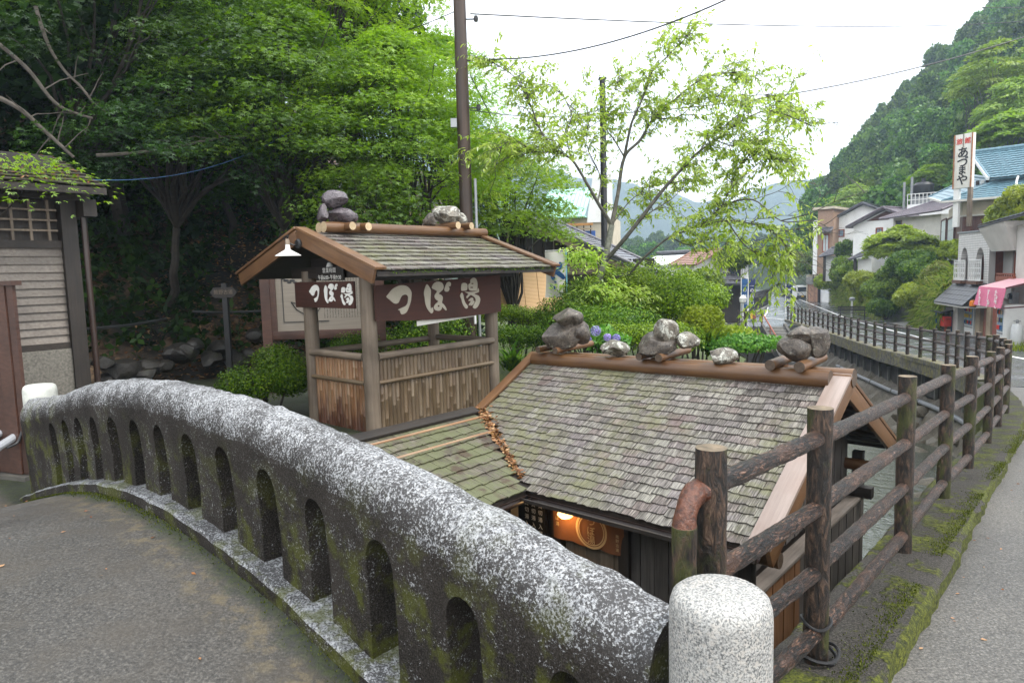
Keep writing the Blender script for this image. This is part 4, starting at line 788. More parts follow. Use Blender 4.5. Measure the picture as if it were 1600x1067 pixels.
    log('purlin', W(1.80, .80, -.43), W(1.80, 1.6, -.43), .058, [g['ridge'], g['ridgeend']], root); log('purlin', W(4.52, .84, -.40), W(4.52, 1.6, -.40), .058, [g['ridge'], g['ridgeend']], root); log('purlin', W(3.16, .86, RZ-.16), W(3.16, 1.5, RZ-.16), .055, [g['dark'], g['ridgeend']], root)
    m = MB(); m.box((0, 0, 0), (.24, .11, .11)); O('tie_beam_end', m.mesh(g['darkx'], bev=.005), root, axes(W(4.55, .98, -.68), V3, U3, Z3))
    for k in range(8): mbx = MB(); t = 3.35+.2*k; mbx.beam(W(t, .8, RZ-SLP*(t-RT_)-.085), W(t, 1.7, RZ-SLP*(t-RT_)-.085), .03, .03); P('roof_batten', mbx, g['dark'], root)
    # doorway cloth and lamp
    cl = thing('door_curtain', 'orange brown split door curtain with a ring crest under the bathhouse eave', 'curtain', W(1.74, 2.42, -.42))
    def cf(a, b): return W(1.735-.012*math.sin(a*17)*b, 2.78-.73*a, -.40-.31*b)
    O('cloth', grid_mesh(cf, 40, 6, g['noren']), cl)
    ring = MB()
    for R_, w_ in ((.150, .010), (.128, .005)):
        V = []; F = []; n = 40
        for k in range(n):
            an = 2*math.pi*k/n
            for r in (R_-w_, R_+w_): V.append((r*math.cos(an), r*math.sin(an), 0))
        for k in range(n): a = 2*k; b = 2*((k+1) % n); F.append((a, a+1, b+1, b))
        ring.add(V, F)
    FM = lambda s, z, t=1.715: axes(W(t, s, z), -V3, Z3, -U3)
    O('ring_print', ring.mesh(g['norenp']), cl, FM(2.36, -.55)); 
    for i, ch in enumerate('つぼ湯'): O('lettering', text_mesh(ch, .085, g['norenp'], .001), cl, FM(2.36, -.475-.078*i))
    for i, ch in enumerate('つぼ湯'): O('lettering', text_mesh(ch, .04, g['norenp'], .001), cl, FM(2.72, -.47-.05*i))
    for i, ch in enumerate('熊野古道'): O('lettering', text_mesh(ch, .032, g['norenp'], .001), cl, FM(2.10, -.54-.038*i))
    lm = thing('entrance_lamp', 'small glowing yellow lamp above the door curtain of the bathhouse', 'lamp', W(1.66, 2.58, -.40))
    O('globe', MB().lathe([(.0001, -.05), (.05, -.04), (.075, -.015), (.06, .02), (.02, .03)], n=20).mesh(g['glow']), lm, Matrix.Translation(W(1.68, 2.60, -.435))); O('fitting', MB().lathe([(.03, .02), (.03, .07)], n=12).mesh(g['black']), lm, Matrix.Translation(W(1.68, 2.60, -.425)))
    ld = bpy.data.lights.new('lamp_light', 'POINT'); ld.energy = .9; ld.color = (1, .62, .25); ld.shadow_soft_size = .05; lo = bpy.data.objects.new('lamp_light', ld); COL.objects.link(lo); lo.location = W(1.62, 2.60, -.50)
    nb = thing('notice_panel', 'dark narrow notice panel with white writing beside the bathhouse door', 'notice', W(1.76, 3.0, -.6)); m = MB(); m.box((0, 0, 0), (.26, .02, .8)); O('panel', m.mesh(g['black'], bev=.003), nb, axes(W(1.75, 3.02, -.75), -V3, U3, Z3))
    for k in range(3):
        for i, ch in enumerate('貸切湯入浴中'): O('lettering', text_mesh(ch, .05, g['letw'], .001), nb, FM(2.93+.08*k, -.46-.065*i, 1.735))
    # lower lean-to roof with moss, meeting the main slope in a valley
    E0, S0, E1, S1 = EZ-.0, 2.83, .187, 4.13; ua = (W(0, S1, E1)-W(0, S0, E0)); La = ua.length; ua.normalize(); vt = lambda s: ET+(s-S0)/1.625
    mb = MB(); A = [W(-.45, S0, E0), W(ET, S0, E0), W(vt(S1), S1, E1), W(-.45, S1, E1)]; b = [p-Z3*.05 for p in A]; mb.add(A+b, [(0, 1, 2, 3), (7, 6, 5, 4)]+[(i, i+4, (i+1) % 4+4, (i+1) % 4) for i in range(4)]); low = P('lower_roof', mb, g['dark'], root)
    lay_shingles(low, 'mossy_shingle', 'mossy_shingle_rows', W(0, S0, E0)-ua*.02, U3, ua, 10, .128, lambda d: (-.45, vt(S0+d*.945)-.01), .17, .22, .013, g['mossroof'], 200)
    m = MB(); m.box((0, 0, 0), (2.55, .12, .03)); O('top_board', m.mesh(g['darkx'], bev=.004), low, axes(W(.88, S1-.02, E1+.03), U3, ua, U3.cross(ua)))
    for d in (.16, .45): log('bamboo_batten', W(-.45, S1, E1)-ua*d+Z3*.028, W(vt(S1-d*.945)-.02, S1, E1)-ua*d+Z3*.028, .013, [g['bamboor'], g['bamboor']], low, 8, 10, .05)
    for t in (-.3, 1.35): m = MB(); m.box((0, 0, -1.3), (.1, .1, 2.5)); O('corner_post', m.mesh(g['dark']), root, axes(W(t, 2.95, -.1), U3, V3, Z3) @ Matrix.Translation((0, 0, -.08)))
    # dry leaves lodged in the valley
    n = 520; a = RNG.random(n)**.8; s = S0+.1+(S1-S0-.1)*a; t = ET+(s-S0)/1.625; z = E0+(E1-E0)*(s-S0)/(S1-S0); wdt = RNG.normal(scale=.022, size=n)*(.5+a)
    pos = np.array([W(t[i]+wdt[i]*.6, s[i]-wdt[i], z[i]+.03+abs(wdt[i])*.45+.01*RNG.random()) for i in range(n)])
    nr = RNG.normal(scale=.5, size=(n, 3)); nr[:, 2] += 1; O('fallen_leaves', leaf_mesh(pos, rdir(n)*np.array([1, 1, .3]), nr, .05*RNG.uniform(.6, 1.2, n), T_KITE, g['deadleaf']), kind='stuff')
bathhouse()
def ridge_stuff():
    g = M_; t0 = 3.14
    lg = 'short logs laid across the bathhouse ridge'
    for (px, py), (qx, qy), r, lab in (((840, 546), (880, 538), .036, 'leftmost short log across the bathhouse ridge, under the tallest dark stack'), ((867, 547), (932, 535), .037, 'second short log from the left across the bathhouse ridge, by the hydrangea'),
                                 ((998, 556), (1040, 547), .037, 'third short log from the left across the bathhouse ridge, under the middle rocks'), ((1029, 559), (1091, 546), .040, 'fourth short log from the left across the bathhouse ridge, under the middle rocks'),
                                 ((1203, 571), (1240, 560), .045, 'fifth short log from the left across the bathhouse ridge, under the mossy right stack'), ((1249, 573), (1292, 559), .047, 'rightmost short log across the bathhouse ridge, nearest the pale cap board')):
        a = pT(px, py, 2.95); a.z = RZ+.012+.078+r*.9; L = .62 if px > 1000 else .7
        tag(log('short_log', a, a+U3*L+Z3*.015, r, [g['ridge'], g['ridgeend']], None, 16, 6, .03, r*.93), lab, 'log', lg)
    RK = [((878, 524, 64, 36), 'rockw', 'large brown grey rock at the bottom of the left stack on the bathhouse ridge', 1), ((907, 520, 30, 32), 'rockw', 'narrow grey rock leaning right of the large one in the left ridge stack', 2), ((887, 497, 46, 27), 'rockw', 'mottled rock balanced on top of the left stack on the bathhouse ridge', 3),
          ((961, 545, 45, 23), 'rockl', 'single pale flat rock on the ridge below the hydrangea blooms', 4), ((1026, 536, 58, 30), 'rockw', 'purple brown wide rock at the left of the middle ridge stack', 5), ((1075, 532, 36, 23), 'rockl', 'whitish rounded rock at the right of the middle ridge stack', 6), ((1042, 517, 37, 33), 'rockl', 'pale rough rock on top of the middle ridge stack', 7),
          ((1130, 556, 42, 22), 'rockl', 'single whitish rock alone on the ridge between the middle and right stacks', 8), ((1240, 546, 54, 36), 'rockw', 'olive wedge shaped rock at the front of the right ridge stack', 9), ((1277, 535, 34, 42), 'rockw', 'upright rock at the right side of the right ridge stack', 10), ((1248, 524, 46, 28), 'rockw', 'dark mossy rock on top of the right ridge stack', 11)]
    for (px, py, w, h), mt, lab, sd_ in RK:
        t = 3.12+(.08 if sd_ in (2, 6, 10) else -.04 if sd_ in (9, 5) else 0); c = pT(px, py, t); k = c.y/FOC; c.z = max(c.z, RZ+.075+h*k*.5) if sd_ in (4, 8) else c.z; rock('ridge_rock', lab, c, (w*k*1.06, w*k*.85, h*k*1.2), mt, sd_+20, 'rocks weighting the bathhouse ridge', rz=.3)
    HK = [((536, 337, 47, 25), 'rockp', 'shiny dark purple rock at the right bottom of the left stack on the hut ridge', 31), ((503, 334, 20, 28), 'rockp', 'small dark rock at the left bottom of the left stack on the hut ridge', 32), ((524, 312, 40, 26), 'rockp', 'dark angular rock on top of the left stack on the hut ridge', 33),
          ((698, 337, 42, 28), 'rockl', 'pale rough rock in the middle of the right pile on the hut ridge', 34), ((671, 344, 19, 20), 'rockw', 'small brown rock at the left of the right pile on the hut ridge', 35), ((720, 343, 18, 20), 'rockl', 'small pale rock at the right of the right pile on the hut ridge', 36)]
    for (px, py, w, h), mt, lab, sd_ in HK:
        c = pS(px, py, 5.85); k = c.y/FOC; rock('ridge_rock', lab, c, (w*k*1.05, w*k*.8, h*k*1.1), mt, sd_, 'rocks weighting the hut ridge', rz=-.2)
    for px, py, lab in ((551, 353, 'left short log under the left rocks on the hut ridge'), (576, 354, 'short log just right of the left rocks on the hut ridge'), (716, 352, 'short log under the pale rock pile on the hut ridge'), (737, 353, 'rightmost short log on the hut ridge beside the pole')):
        a = pS(px, py, 5.62); tag(log('short_log', a, a+V3*.52, .046, [g['ridge'], g['cutend']], None, 14, 5, .03), lab, 'log', 'short logs laid across the hut ridge')
ridge_stuff()
def hut():
    g = M_; root = thing('waiting_hut', 'small open waiting hut with bamboo half walls and a shingled gable roof', 'hut', W(2.7, 5.85, -.2))
    t0, t1, s0, s1 = 1.70, 3.68, 5.28, 6.42; gz = -.28; rt = 2.13; ra, rb = 1.24, 4.12; sm = 5.87; e0, e1, ez = 4.54, 7.20, 1.69
    for t, s, r in ((t0, s0, .088), (t0, s1, .085), (t1, s0, .085), (t1, s1, .08)): log('post', W(t, s, gz), W(t, s, 1.72), r, [g['greylog'], g['dkend']], root, 16, 8, .03)
    for a, q, nm in ((W(t0, s0-.1, 1.66), W(t1+.25, s0-.1, 1.66), 'eave_beam'), (W(t0, s1, 1.70), W(t1+.25, s1, 1.70), 'eave_beam'), (W(t0, s0-.3, 1.70), W(t0, s1+.3, 1.70), 'cross_beam'), (W(t1, s0-.3, 1.70), W(t1, s1+.3, 1.70), 'cross_beam')):
        m = MB(); L = (q-a).length; d = (q-a)/L; m.box((L/2, 0, 0), (L, .10, .13)); O(nm, m.mesh(g['darkx'], bev=.005), root, axes(a, d, Z3.cross(d), Z3))
    m = MB(); m.box((0, 0, 0), (1.06, .03, .17)); O('gable_board', m.mesh(g['darkx']), root, axes(W(t0+.04, sm, 1.79), -V3, U3, Z3))
    # roof: deck slabs, shingles on the visible slope
    for sa, sb, nm in ((e0, sm, 'roof'), (e1, sm, 'far_roof')):
        mb = MB(); mb.hexa([W(ra+.03, sa, ez-.05), W(rb-.03, sa, ez-.05), W(rb-.03, sb, rt-.05), W(ra+.03, sb, rt-.05), W(ra+.03, sa, ez), W(rb-.03, sa, ez), W(rb-.03, sb, rt), W(ra+.03, sb, rt)]); dk = P(nm, mb, g['dark'], root)
        if sa == e0:
            up = (W(0, sm, rt)-W(0, sa, ez)).normalized(); lay_shingles(dk, 'shingle', 'shingle_rows', W(0, sa, ez)-up*.03, U3, up, 9, .155, lambda d: (ra+.10, rb-.06), .185, .24, .014, g['shingle'], 250, .012, .085)
    n = 420; tt = RNG.uniform(ra+.2, rb-.1, n); pos = np.array([W(t, e0-.03+.03*RNG.random(), ez-.015+.02*RNG.random()) for t in tt]); O('eave_moss', leaf_mesh(pos, rdir(n), rdir(n), .022, T_KITE, M_['azalea']), root, kind='stuff')
    def barge(t, sa, sb, mt):
        a = W(t, sa, ez+.03); q = W(t, sb, rt+.045); d = (q-a).normalized(); nr = d.cross(U3); nr = nr if nr.z > 0 else -nr; L = (q-a).length
        m = MB(); m.box((L/2, 0, 0), (L, .035, .15)); O('barge_board', m.mesh(mt, bev=.005), root, axes(a-nr*.075-d*.02, d, nr.cross(d), nr)); m = MB(); m.box((L/2, 0, 0), (L+.05, .14, .03)); O('cap_board', m.mesh(mt, bev=.005), root, axes(a+nr*.018-d*.03+U3*(.035 if t < 2 else -.035), d, nr.cross(d), nr))
    for t in (ra, rb): barge(t, e0, sm, g['barge']); barge(t, e1, sm, g['barge'])
    for ds, L0 in ((-.085, 0), (.085, .05)): log('ridge_log', W(ra+.28+L0, sm+ds, rt+.075), W(rb+.02, sm+ds, rt+.075), .062, [g['ridge'], g['cutend']], root, 16, 8, .02)
    # bamboo half walls, slat by slat
    def slats(f, L, zt, zb, nrm, along, mat):
        w = .056; n = int(L/w)
        for i in range(n):
            m = MB(); h = zt-zb+random.uniform(-.015, .01); V = []; F = []; K = 5; nd = sorted(random.uniform(.08, h-.08) for _ in range(3)); zz = [(0, 1)]+[x for q in nd for x in ((q-.006, 1), (q, 1.12), (q+.006, 1))]+[(h, 1)]
            for z, e in zz:
                for k in range(K): a = math.pi*k/(K-1); V.append((-w*.49*math.cos(a)*(1 if e == 1 else 1.0), -w*.34*math.sin(a)*e-(e-1)*.012, z))
            for j in range(len(zz)-1):
                for k in range(K-1): b = j*K+k; F.append((b, b+1, b+K+1, b+K))
            F.append(tuple((len(zz)-1)*K+k for k in range(K))); m.add(V, F); p = f(.5*w+i*w); O('bamboo_slat', m.mesh(mat, ang=60), root, axes((p.x, p.y, zb), along, -nrm, Z3))
    slats(lambda x: W(t0+.09+x, s0-.02), t1-t0-.18, .72, -.55, -V3, U3, g['bamboo']); slats(lambda x: W(t0-.02, s1-.09-x), s1-s0-.18, .72, -.45, -U3, -V3, g['bamboor'])
    for z, r, mt in ((.755, .042, 'greylog'), (.46, .024, 'bamboo')):
        log('rail', W(t0+.06, s0-.05, z), W(t1-.04, s0-.05, z+.01), r, [g[mt], g['dkend']], root, 12, 8, .03); log('rail', W(t0-.05, s1-.05, z), W(t0-.05, s0+.06, z), r, [g[mt], g['dkend']], root, 12, 6, .03)
    log('rail', W(t1, s0+.08, .76), W(t1, s1-.08, .76), .04, [g['greylog'], g['dkend']], root); log('rail', W(t0, s1+.02, .74), W(t1, s1+.02, .74), .04, [g['greylog'], g['dkend']], root)
    m = MB(); m.box((0, 0, 0), (1.7, .3, .04)); O('bench_seat', m.mesh(g['greylog']), root, axes(W(2.7, 6.2, .2), U3, V3, Z3))
    # signs
    sg = thing('name_sign', 'wide red brown board sign with large beige brush letters on the hut side', 'sign', W(2.7, s0-.2, 1.35))
    def board(a0, a1, zl0, zl1, zr0, zr1, along, nrm, org, sag, th=.03):
        n = 14; m = MB(); V = []
        for i in range(n+1):
            f = i/n; x = a0+(a1-a0)*f; lo = zl0+(zr0-zl0)*f-sag*math.sin(math.pi*f); hi = zl1+(zr1-zl1)*f-sag*.25*math.sin(math.pi*f)
            for dz, dd in ((lo, 0), (hi, 0), (hi, th), (lo, th)): V.append(Vector((x, dd, dz)))
        F = [(0, 1, 2, 3), (4*n+3, 4*n+2, 4*n+1, 4*n)]
        for i in range(n):
            for k in range(4): a = 4*i+k; b = 4*i+(k+1) % 4; F.append((a, a+4, b+4, b))
        m.add(V, F); return m.mesh(g['sign'], ang=30)
    O('board', board(0, 2.02, 1.16, 1.545, 1.14, 1.62, 0, 0, 0, .035), sg, axes(W(1.69, s0-.155, 0), U3, V3, Z3))
    FS = lambda t, z: axes(W(t, s0-.162, z), U3, Z3, -V3)
    # brush letters as cut outlines, the same hand on both boards
    GL = [([[(125,390),(150,350),(200,290),(260,250),(330,228),(400,238),(445,275),(472,330),(468,400),(462,450),(440,520),(410,590),(380,620),(340,633),(318,610),(310,580),(285,568),(340,540),(390,515),(415,480),(425,430),(425,390),(405,362),(370,360),(335,380),(310,430),(290,470),(255,485),(215,470),(170,430)]], [[]], (125, 472, 228, 633), (140, 412, 180, 655)),
          ([[(685,215),(720,255),(740,300),(738,380),(735,450),(735,520),(745,560),(755,535),(770,545),(775,590),(755,618),(730,605),(690,550),(665,480),(655,400),(645,340),(655,280)],
            [(755,265),(770,220),(800,190),(845,178),(895,195),(917,240),(910,285),(880,315),(850,345),(880,360),(905,390),(903,430),(895,470),(920,495),(945,530),(960,570),(945,575),(915,545),(895,525),(893,550),(870,578),(840,583),(800,570),(782,540),(795,500),(825,470),(845,450),(815,430),(795,400),(795,365),(815,335),(825,310),(785,285)],
            [(930,290),(940,250),(960,200),(990,180),(1015,195),(1018,225),(1005,245),(985,240),(998,270),(990,305),(965,318),(940,312)]], [[], [[(838,506),(858,504),(862,520),(848,534),(836,522)]], []], (645, 1018, 178, 618), (548, 925, 145, 690)),
          ([[(1165,300),(1163,240),(1175,205),(1210,195),(1245,215),(1247,270),(1235,300),(1195,305)], [(1145,375),(1172,330),(1192,365),(1200,420),(1225,480),(1250,510),(1252,540),(1230,553),(1205,530),(1180,480),(1165,420)],
            [(1262,220),(1290,195),(1290,155),(1335,122),(1375,150),(1388,210),(1385,270),(1370,303),(1290,303),(1265,270)], [(1210,318),(1280,322),(1340,318),(1385,300),(1398,268),(1410,305),(1398,328),(1345,348),(1400,372),(1427,420),(1415,480),(1388,530),(1352,553),(1325,535),(1338,495),(1362,450),(1355,405),(1320,375),(1290,365),(1255,400),(1240,410),(1235,385),(1262,350)],
            [(1262,445),(1288,412),(1315,402),(1332,425),(1312,470),(1280,507),(1268,497),(1296,450)], [(1290,512),(1318,462),(1338,440),(1348,462),(1322,500)]], [[], [], [[(1303,198),(1334,198),(1332,214),(1305,214)], [(1288,252),(1327,252),(1327,267),(1290,267)]], [], [], []], (1145, 1427, 122, 553), (1010, 1360, 140, 745))]
    def glyphs(parent, mt, place, nrm):
        for polys, holes, bb, b2 in GL:
            for i, po in enumerate(polys):
                h = holes[i] if i < len(holes) else []; h = [q for q in h if len(q) > 2]; v, F = fill2d(rounded(po), h); P('lettering', thick(v, F, lambda p: place(p, bb, b2), .006, nrm), mt, parent)
    glyphs(sg, g['letb'], lambda p, a, b: pS(590+p[0]*.1125, 420+p[1]*.1125, s0-.163), -V3)
    s2 = thing('name_sign', 'small red brown board sign with white brush letters on the hut gable end', 'sign', W(t0-.12, 5.9, 1.45)); m = MB(); m.box((0, 0, 0), (1.18, .03, .30)); O('board', m.mesh(g['sign'], bev=.004), s2, axes(W(t0-.105, 5.96, 1.445), -V3, U3, Z3))
    FF = lambda s, z, t=t0-.122: axes(W(t, s, z), -V3, Z3, -U3)
    glyphs(s2, g['letw'], lambda p, a, b: pT(475+(b[0]+(p[0]-a[0])*(b[1]-b[0])/(a[1]-a[0]))/17.78, 435+(b[2]+(p[1]-a[2])*(b[3]-b[2])/(a[3]-a[2]))/17.78, t0-.128), -U3)
    s3 = thing('hours_sign', 'small dark opening hours sign with white digits under the hut gable', 'sign', W(t0-.13, 5.85, 1.68)); m = MB(); m.box((0, 0, 0), (.54, .02, .155)); O('board', m.mesh(g['dark'], bev=.003), s3, axes(W(t0-.09, 5.84, 1.685), -V3, U3, Z3))
    O('lettering', text_mesh('営業時間', .062, g['letw'], .001, 0, 1.15), s3, FF(5.84, 1.725, t0-.102)); O('lettering', text_mesh('午前6:00~午後9:30', .062, g['letw'], .001, 0, 1, .92), s3, FF(5.84, 1.645, t0-.102))
    w = thing('paper_notice', 'white paper strip hanging below the large hut sign', 'notice', W(2.6, s0-.1, 1.1)); m = MB(); m.hexa([(0, 0, 0), (.95, 0, .05), (.95, .01, .05), (0, .01, 0), (0, 0, .06), (.95, 0, .1), (.95, .01, .1), (0, .01, .06)]); O('sheet', m.mesh(g['clothw']), w, axes(W(2.3, s0-.11, 1.055), U3, V3, Z3))
    # gooseneck lamp on the gable
    lp = thing('gooseneck_lamp', 'black gooseneck lamp with a white enamel shade on the hut gable', 'lamp', pT(467, 380, ra-.03)); b = pT(467, 381, ra-.02); c = pT(450, 397, ra-.2)
    m = MB(); m.lathe([(.055, 0), (.055, .012), (.04, .03), (.001, .035)], n=20); O('wall_plate', m.mesh(g['black']), lp, axes(b, V3, Z3, -U3)); m = MB(); m.tube(smooth_path([b, b-U3*.06+V3*.03-Z3*.01, b-U3*.13+V3*.08+Z3*.06, c+Z3*.19-U3*.0-V3*.02, c+Z3*.16, c+Z3*.06], 5), .009, 8); P('arm', m, g['black'], lp)
    m = MB(); m.lathe([(.022, .10), (.026, .06), (.03, .045), (.13, -.012), (.135, -.02), (.128, -.017), (.028, .035), (.0, .035)], n=28); O('shade', m.mesh(g['white']), lp, Matrix.Translation(c)); m = MB(); m.lathe([(.018, .16), (.024, .14), (.024, .10)], n=14); O('socket', m.mesh(g['greylog']), lp, Matrix.Translation(c))
    for px, py, lab in ((432, 416, 'left white bulb under the hut gable'), (515, 417, 'right white bulb under the hut gable, beside the hours sign')):
        q = pT(px, py, t0-.05); r_ = thing('bulb', lab, 'bulb', q, 'white bulbs under the hut gable'); O('globe', MB().lathe([(.001, -.065), (.035, -.05), (.045, -.015), (.03, .03), (.018, .05)], n=16).mesh(g['white']), r_, Matrix.Translation(q)); O('cap', MB().lathe([(.02, .045), (.02, .08), (.03, .085)], n=12).mesh(g['black']), r_, Matrix.Translation(q))
hut()
# ------------------------------------------------------------------ left side: house, slope, forest
def tileroof(parent, name, a, b, c, d, nr, nc, mat, ridge=True, th=.05):
    """a-b eave (left to right), d-c ridge; stepped courses of rounded tiles as joined geometry"""
    a, b, c, d = map(Vector, (a, b, c, d)); up = ((c+d)/2-(a+b)/2).normalized(); al = (b-a).normalized(); n = al.cross(up).normalized(); n = n if n.z > 0 else -n
    mb = MB(); pts = 4; V = []; F = []
    for j in range(nr):
        for e in (0, 1):
            f = (j+e)/nr; p = a.lerp(d, f); q = b.lerp(c, f); lift = th*(.9 if e == 0 else .15)
            for i in range(nc*pts+1): g_ = i/(nc*pts); V.append(p.lerp(q, g_)+n*(lift+th*.5*abs(math.sin(math.pi*i/pts))))
    k = nc*pts+1
    for r in range(2*nr-1):
        for i in range(k-1): F.append((r*k+i, r*k+i+1, (r+1)*k+i+1, (r+1)*k+i))
    mb.add(V, F); lo = [x-n*.06 for x in (a, b, c, d)]; mb.add([a, b, c, d]+lo, [(7, 6, 5, 4), (0, 4, 5, 1), (1, 5, 6, 2), (2, 6, 7, 3), (3, 7, 4, 0)])
    if ridge: mb.tube([d+n*.08, c+n*.08], th*1.9, 8); mb.tube([a.lerp(d, .01)+n*.07, d+n*.07], th*1.3, 6); mb.tube([b.lerp(c, .01)+n*.07, c+n*.07], th*1.3, 6)
    return P(name, mb, mat, parent)
def slab(parent, name, f, a0, a1, z0, z1, d0, d1, mat, bev=0., **k):
    mb = MB(); mb.hexa([f.P(a0, z0, d0), f.P(a1, z0, d0), f.P(a1, z0, d1), f.P(a0, z0, d1), f.P(a0, z1, d0), f.P(a1, z1, d0), f.P(a1, z1, d1), f.P(a0, z1, d1)]); return P(name, mb, mat, parent, bev, **k)
def window(parent, f, a0, a1, z0, z1, d, frame, glass, nx=1, nz=1, fw=.05, name='window'):
    mb = MB()
    for x0, x1, y0, y1 in ((a0, a1, z0, z0+fw), (a0, a1, z1-fw, z1), (a0, a0+fw, z0+fw, z1-fw), (a1-fw, a1, z0+fw, z1-fw)):
        mb.hexa([f.P(x0, y0, d-.05), f.P(x1, y0, d-.05), f.P(x1, y0, d+.03), f.P(x0, y0, d+.03), f.P(x0, y1, d-.05), f.P(x1, y1, d-.05), f.P(x1, y1, d+.03), f.P(x0, y1, d+.03)])
    w = P(name, mb, frame, parent)
    for i in range(nx):
        for j in range(nz):
            x0 = a0+fw+(a1-a0-2*fw)*i/nx; x1 = a0+fw+(a1-a0-2*fw)*(i+1)/nx-.02; y0 = z0+fw+(z1-z0-2*fw)*j/nz; y1 = z0+fw+(z1-z0-2*fw)*(j+1)/nz-.02
            slab(w, 'pane', f, x0, x1, y0, y1, d-.0, d+.02, glass)
    for i in range(1, nx): x = a0+fw+(a1-a0-2*fw)*i/nx-.01; slab(w, 'mullion', f, x-.02, x+.02, z0+fw, z1-fw, d-.04, d+.02, frame)
    return w
def left_house():
    g = M_; f = Frame((-4.86-.66*3, 7.6-.751*3), (-4.86, 7.6)); root = thing('shed', 'old wooden shed with lattice window and mossy shingled roof', 'shed', f.P(2, -.2))
    px = lambda x, y, d=0: f.pix(x, y, d)
    a1 = px(113, 550)[0]; zp = px(60, 548)[1]; zb = -.25
    slab(root, 'plinth', f, -.5, a1+.08, zb, zp, -.06, .5, g['plinth'], .01)
    # horizontal boards
    z = zp+.07; zt = px(60, 388)[1]; i = 0; slab(root, 'sill_beam', f, -.5, a1, zp, zp+.07, -.05, .1, g['darkx']); slab(root, 'backing', f, -.5, a1, zp, zt+1.0, .06, .10, g['dark'])
    bd = wood('pale_grey_siding', (.115, .095, .078), (.195, .17, .145), 0, .6, (.06, .048, .04), objrnd=.3)
    n = 12; st = (zt-z)/n
    for k in range(n):
        m = MB(); z0 = z+st*k; m.hexa([f.P(-.5, z0, -.03), f.P(a1-.02, z0, -.03), f.P(a1-.02, z0, .02), f.P(-.5, z0, .02), f.P(-.5, z0+st*1.06, -.008), f.P(a1-.02, z0+st*1.06, -.008), f.P(a1-.02, z0+st*1.06, .02), f.P(-.5, z0+st*1.06, .02)]); P('siding_board', m, bd, root)
    slab(root, 'window_rail', f, -.5, a1-.02, zt, zt+.08, -.05, .06, g['darkx']); ze = px(60, 312)[1]
    lat = root
    for k in range(14): x = a1-.12-.165*k; slab(lat, 'lattice_bar', f, x-.012, x+.012, zt+.08, ze, -.03, .0, g['greylog'])
    for k in range(3): zz = zt+.08+(ze-zt-.08)*(k+1)/4; slab(lat, 'lattice_rail', f, -.5, a1-.04, zz-.01, zz+.01, -.035, -.01, g['greylog'])
    cp = px(122, 560)[0]; slab(root, 'corner_post', f, a1-.02, a1+.13, zb, ze+.12, -.10, .08, g['dark']); slab(root, 'eave_beam', f, -.6, a1+.27, ze, ze+.13, -.12, .02, g['darkx'])
    log('downpipe', f.P(a1+.19, zb, -.12), f.P(a1+.19, ze-.02, -.12), .032, [g['gutter'], g['gutter']], root)
    # side wall
    slab(root, 'side_wall', f, a1-.03, a1+.03, zb, ze, .08, .9, g['dark'])
    # roof
    zr0 = ze+.1; A = f.P(-1, zr0, -.55); B = f.P(a1+.30, zr0, -.55); C = f.P(a1+.30, zr0+.50, 1.0); D = f.P(-1, zr0+.50, 1.0); up = (D-A).normalized(); mb = MB(); lo = [p-Z3*.07 for p in (A, B, C, D)]; mb.add([A, B, C, D]+lo, [(0, 1, 2, 3), (7, 6, 5, 4), (0, 4, 5, 1), (1, 5, 6, 2), (2, 6, 7, 3), (3, 7, 4, 0)]); rf = P('roof', mb, g['darkx'], root)
    lay_shingles(rf, 'mossy_shingle', 'shingle_rows', A+f.r*.0, f.r, up, 9, .18, lambda d: (.3, (B-A).length), .24, .26, .012, g['mossroof'], 140)
    n = 700; u_ = RNG.random(n); v_ = RNG.random(n); pos = np.array([A+(B-A)*(.1+.88*u_[i])+(D-A)*v_[i]+Z3*(.03+.02*random.random()) for i in range(n)]); nr = RNG.normal(scale=.3, size=(n, 3)); nr[:, 2] += 1; O('roof_litter', leaf_mesh(pos, rdir(n)*np.array([1, 1, .2]), nr, .055, T_KITE, g['deadleaf']), root, kind='stuff')
    slab(root, 'eave_box', f, a1+.14, a1+.27, ze-.18, ze+.0, -.3, .3, g['dark'])
    # brown board fence at the frame's edge
    fr = Frame((-7.2, 6.9), (-4.52, 5.98)); bf = thing('board_fence', 'dark red brown board fence panel at the end of the bridge', 'fence', fr.P(1, -.2)); k = 0; x = 0
    aR, z1 = fr.pix(19, 446)
    while x < aR: slab(bf, 'board', fr, x, min(x+.15, aR)-.006, -.02, z1, -.012*(k % 2), .03, g['frame']); x += .15; k += 1
    slab(bf, 'rail', fr, 0, aR+.03, z1, z1+.04, -.03, .06, g['frame']); slab(bf, 'footing', fr, 0, aR, -.35, -.03, -.06, .12, g['concd'])
    for i, (pts, r, mt, lab) in enumerate((([(58, 640, 6.9), (20, 648, 6.8), (-30, 655, 6.6)], .045, 'pvc', 'thick grey pipe against the shed plinth'), ([(55, 640, 6.5), (42, 655, 6.3), (20, 668, 6.1), (-30, 690, 5.9)], .032, 'pvc', 'upper bent grey pipe beside the far bollard'),
                                         ([(60, 648, 6.4), (48, 665, 6.2), (30, 678, 6.0), (-5, 700, 5.8)], .036, 'pvc', 'lower pale grey pipe nearest the far bollard'), ([(45, 645, 6.1), (36, 668, 5.95), (28, 690, 5.9), (10, 700, 5.8)], .012, 'pvcd', 'thin black hose tangled round the grey pipes'))):
        r_ = thing('pipe', lab, 'pipe', at(*pts[0]), 'pipes on the ground by the far bollard'); mb = MB(); mb.tube(smooth_path([at(*p) for p in pts], 5), r, 10); P('run', mb, g[mt], r_)
left_house()
HFOOT = [(-14, 9.0), (-7.5, 10.6), (-4.5, 12.4), (-2.2, 14.2), (.0, 18.5), (-1, 26), (-3, 40), (-6, 70)]
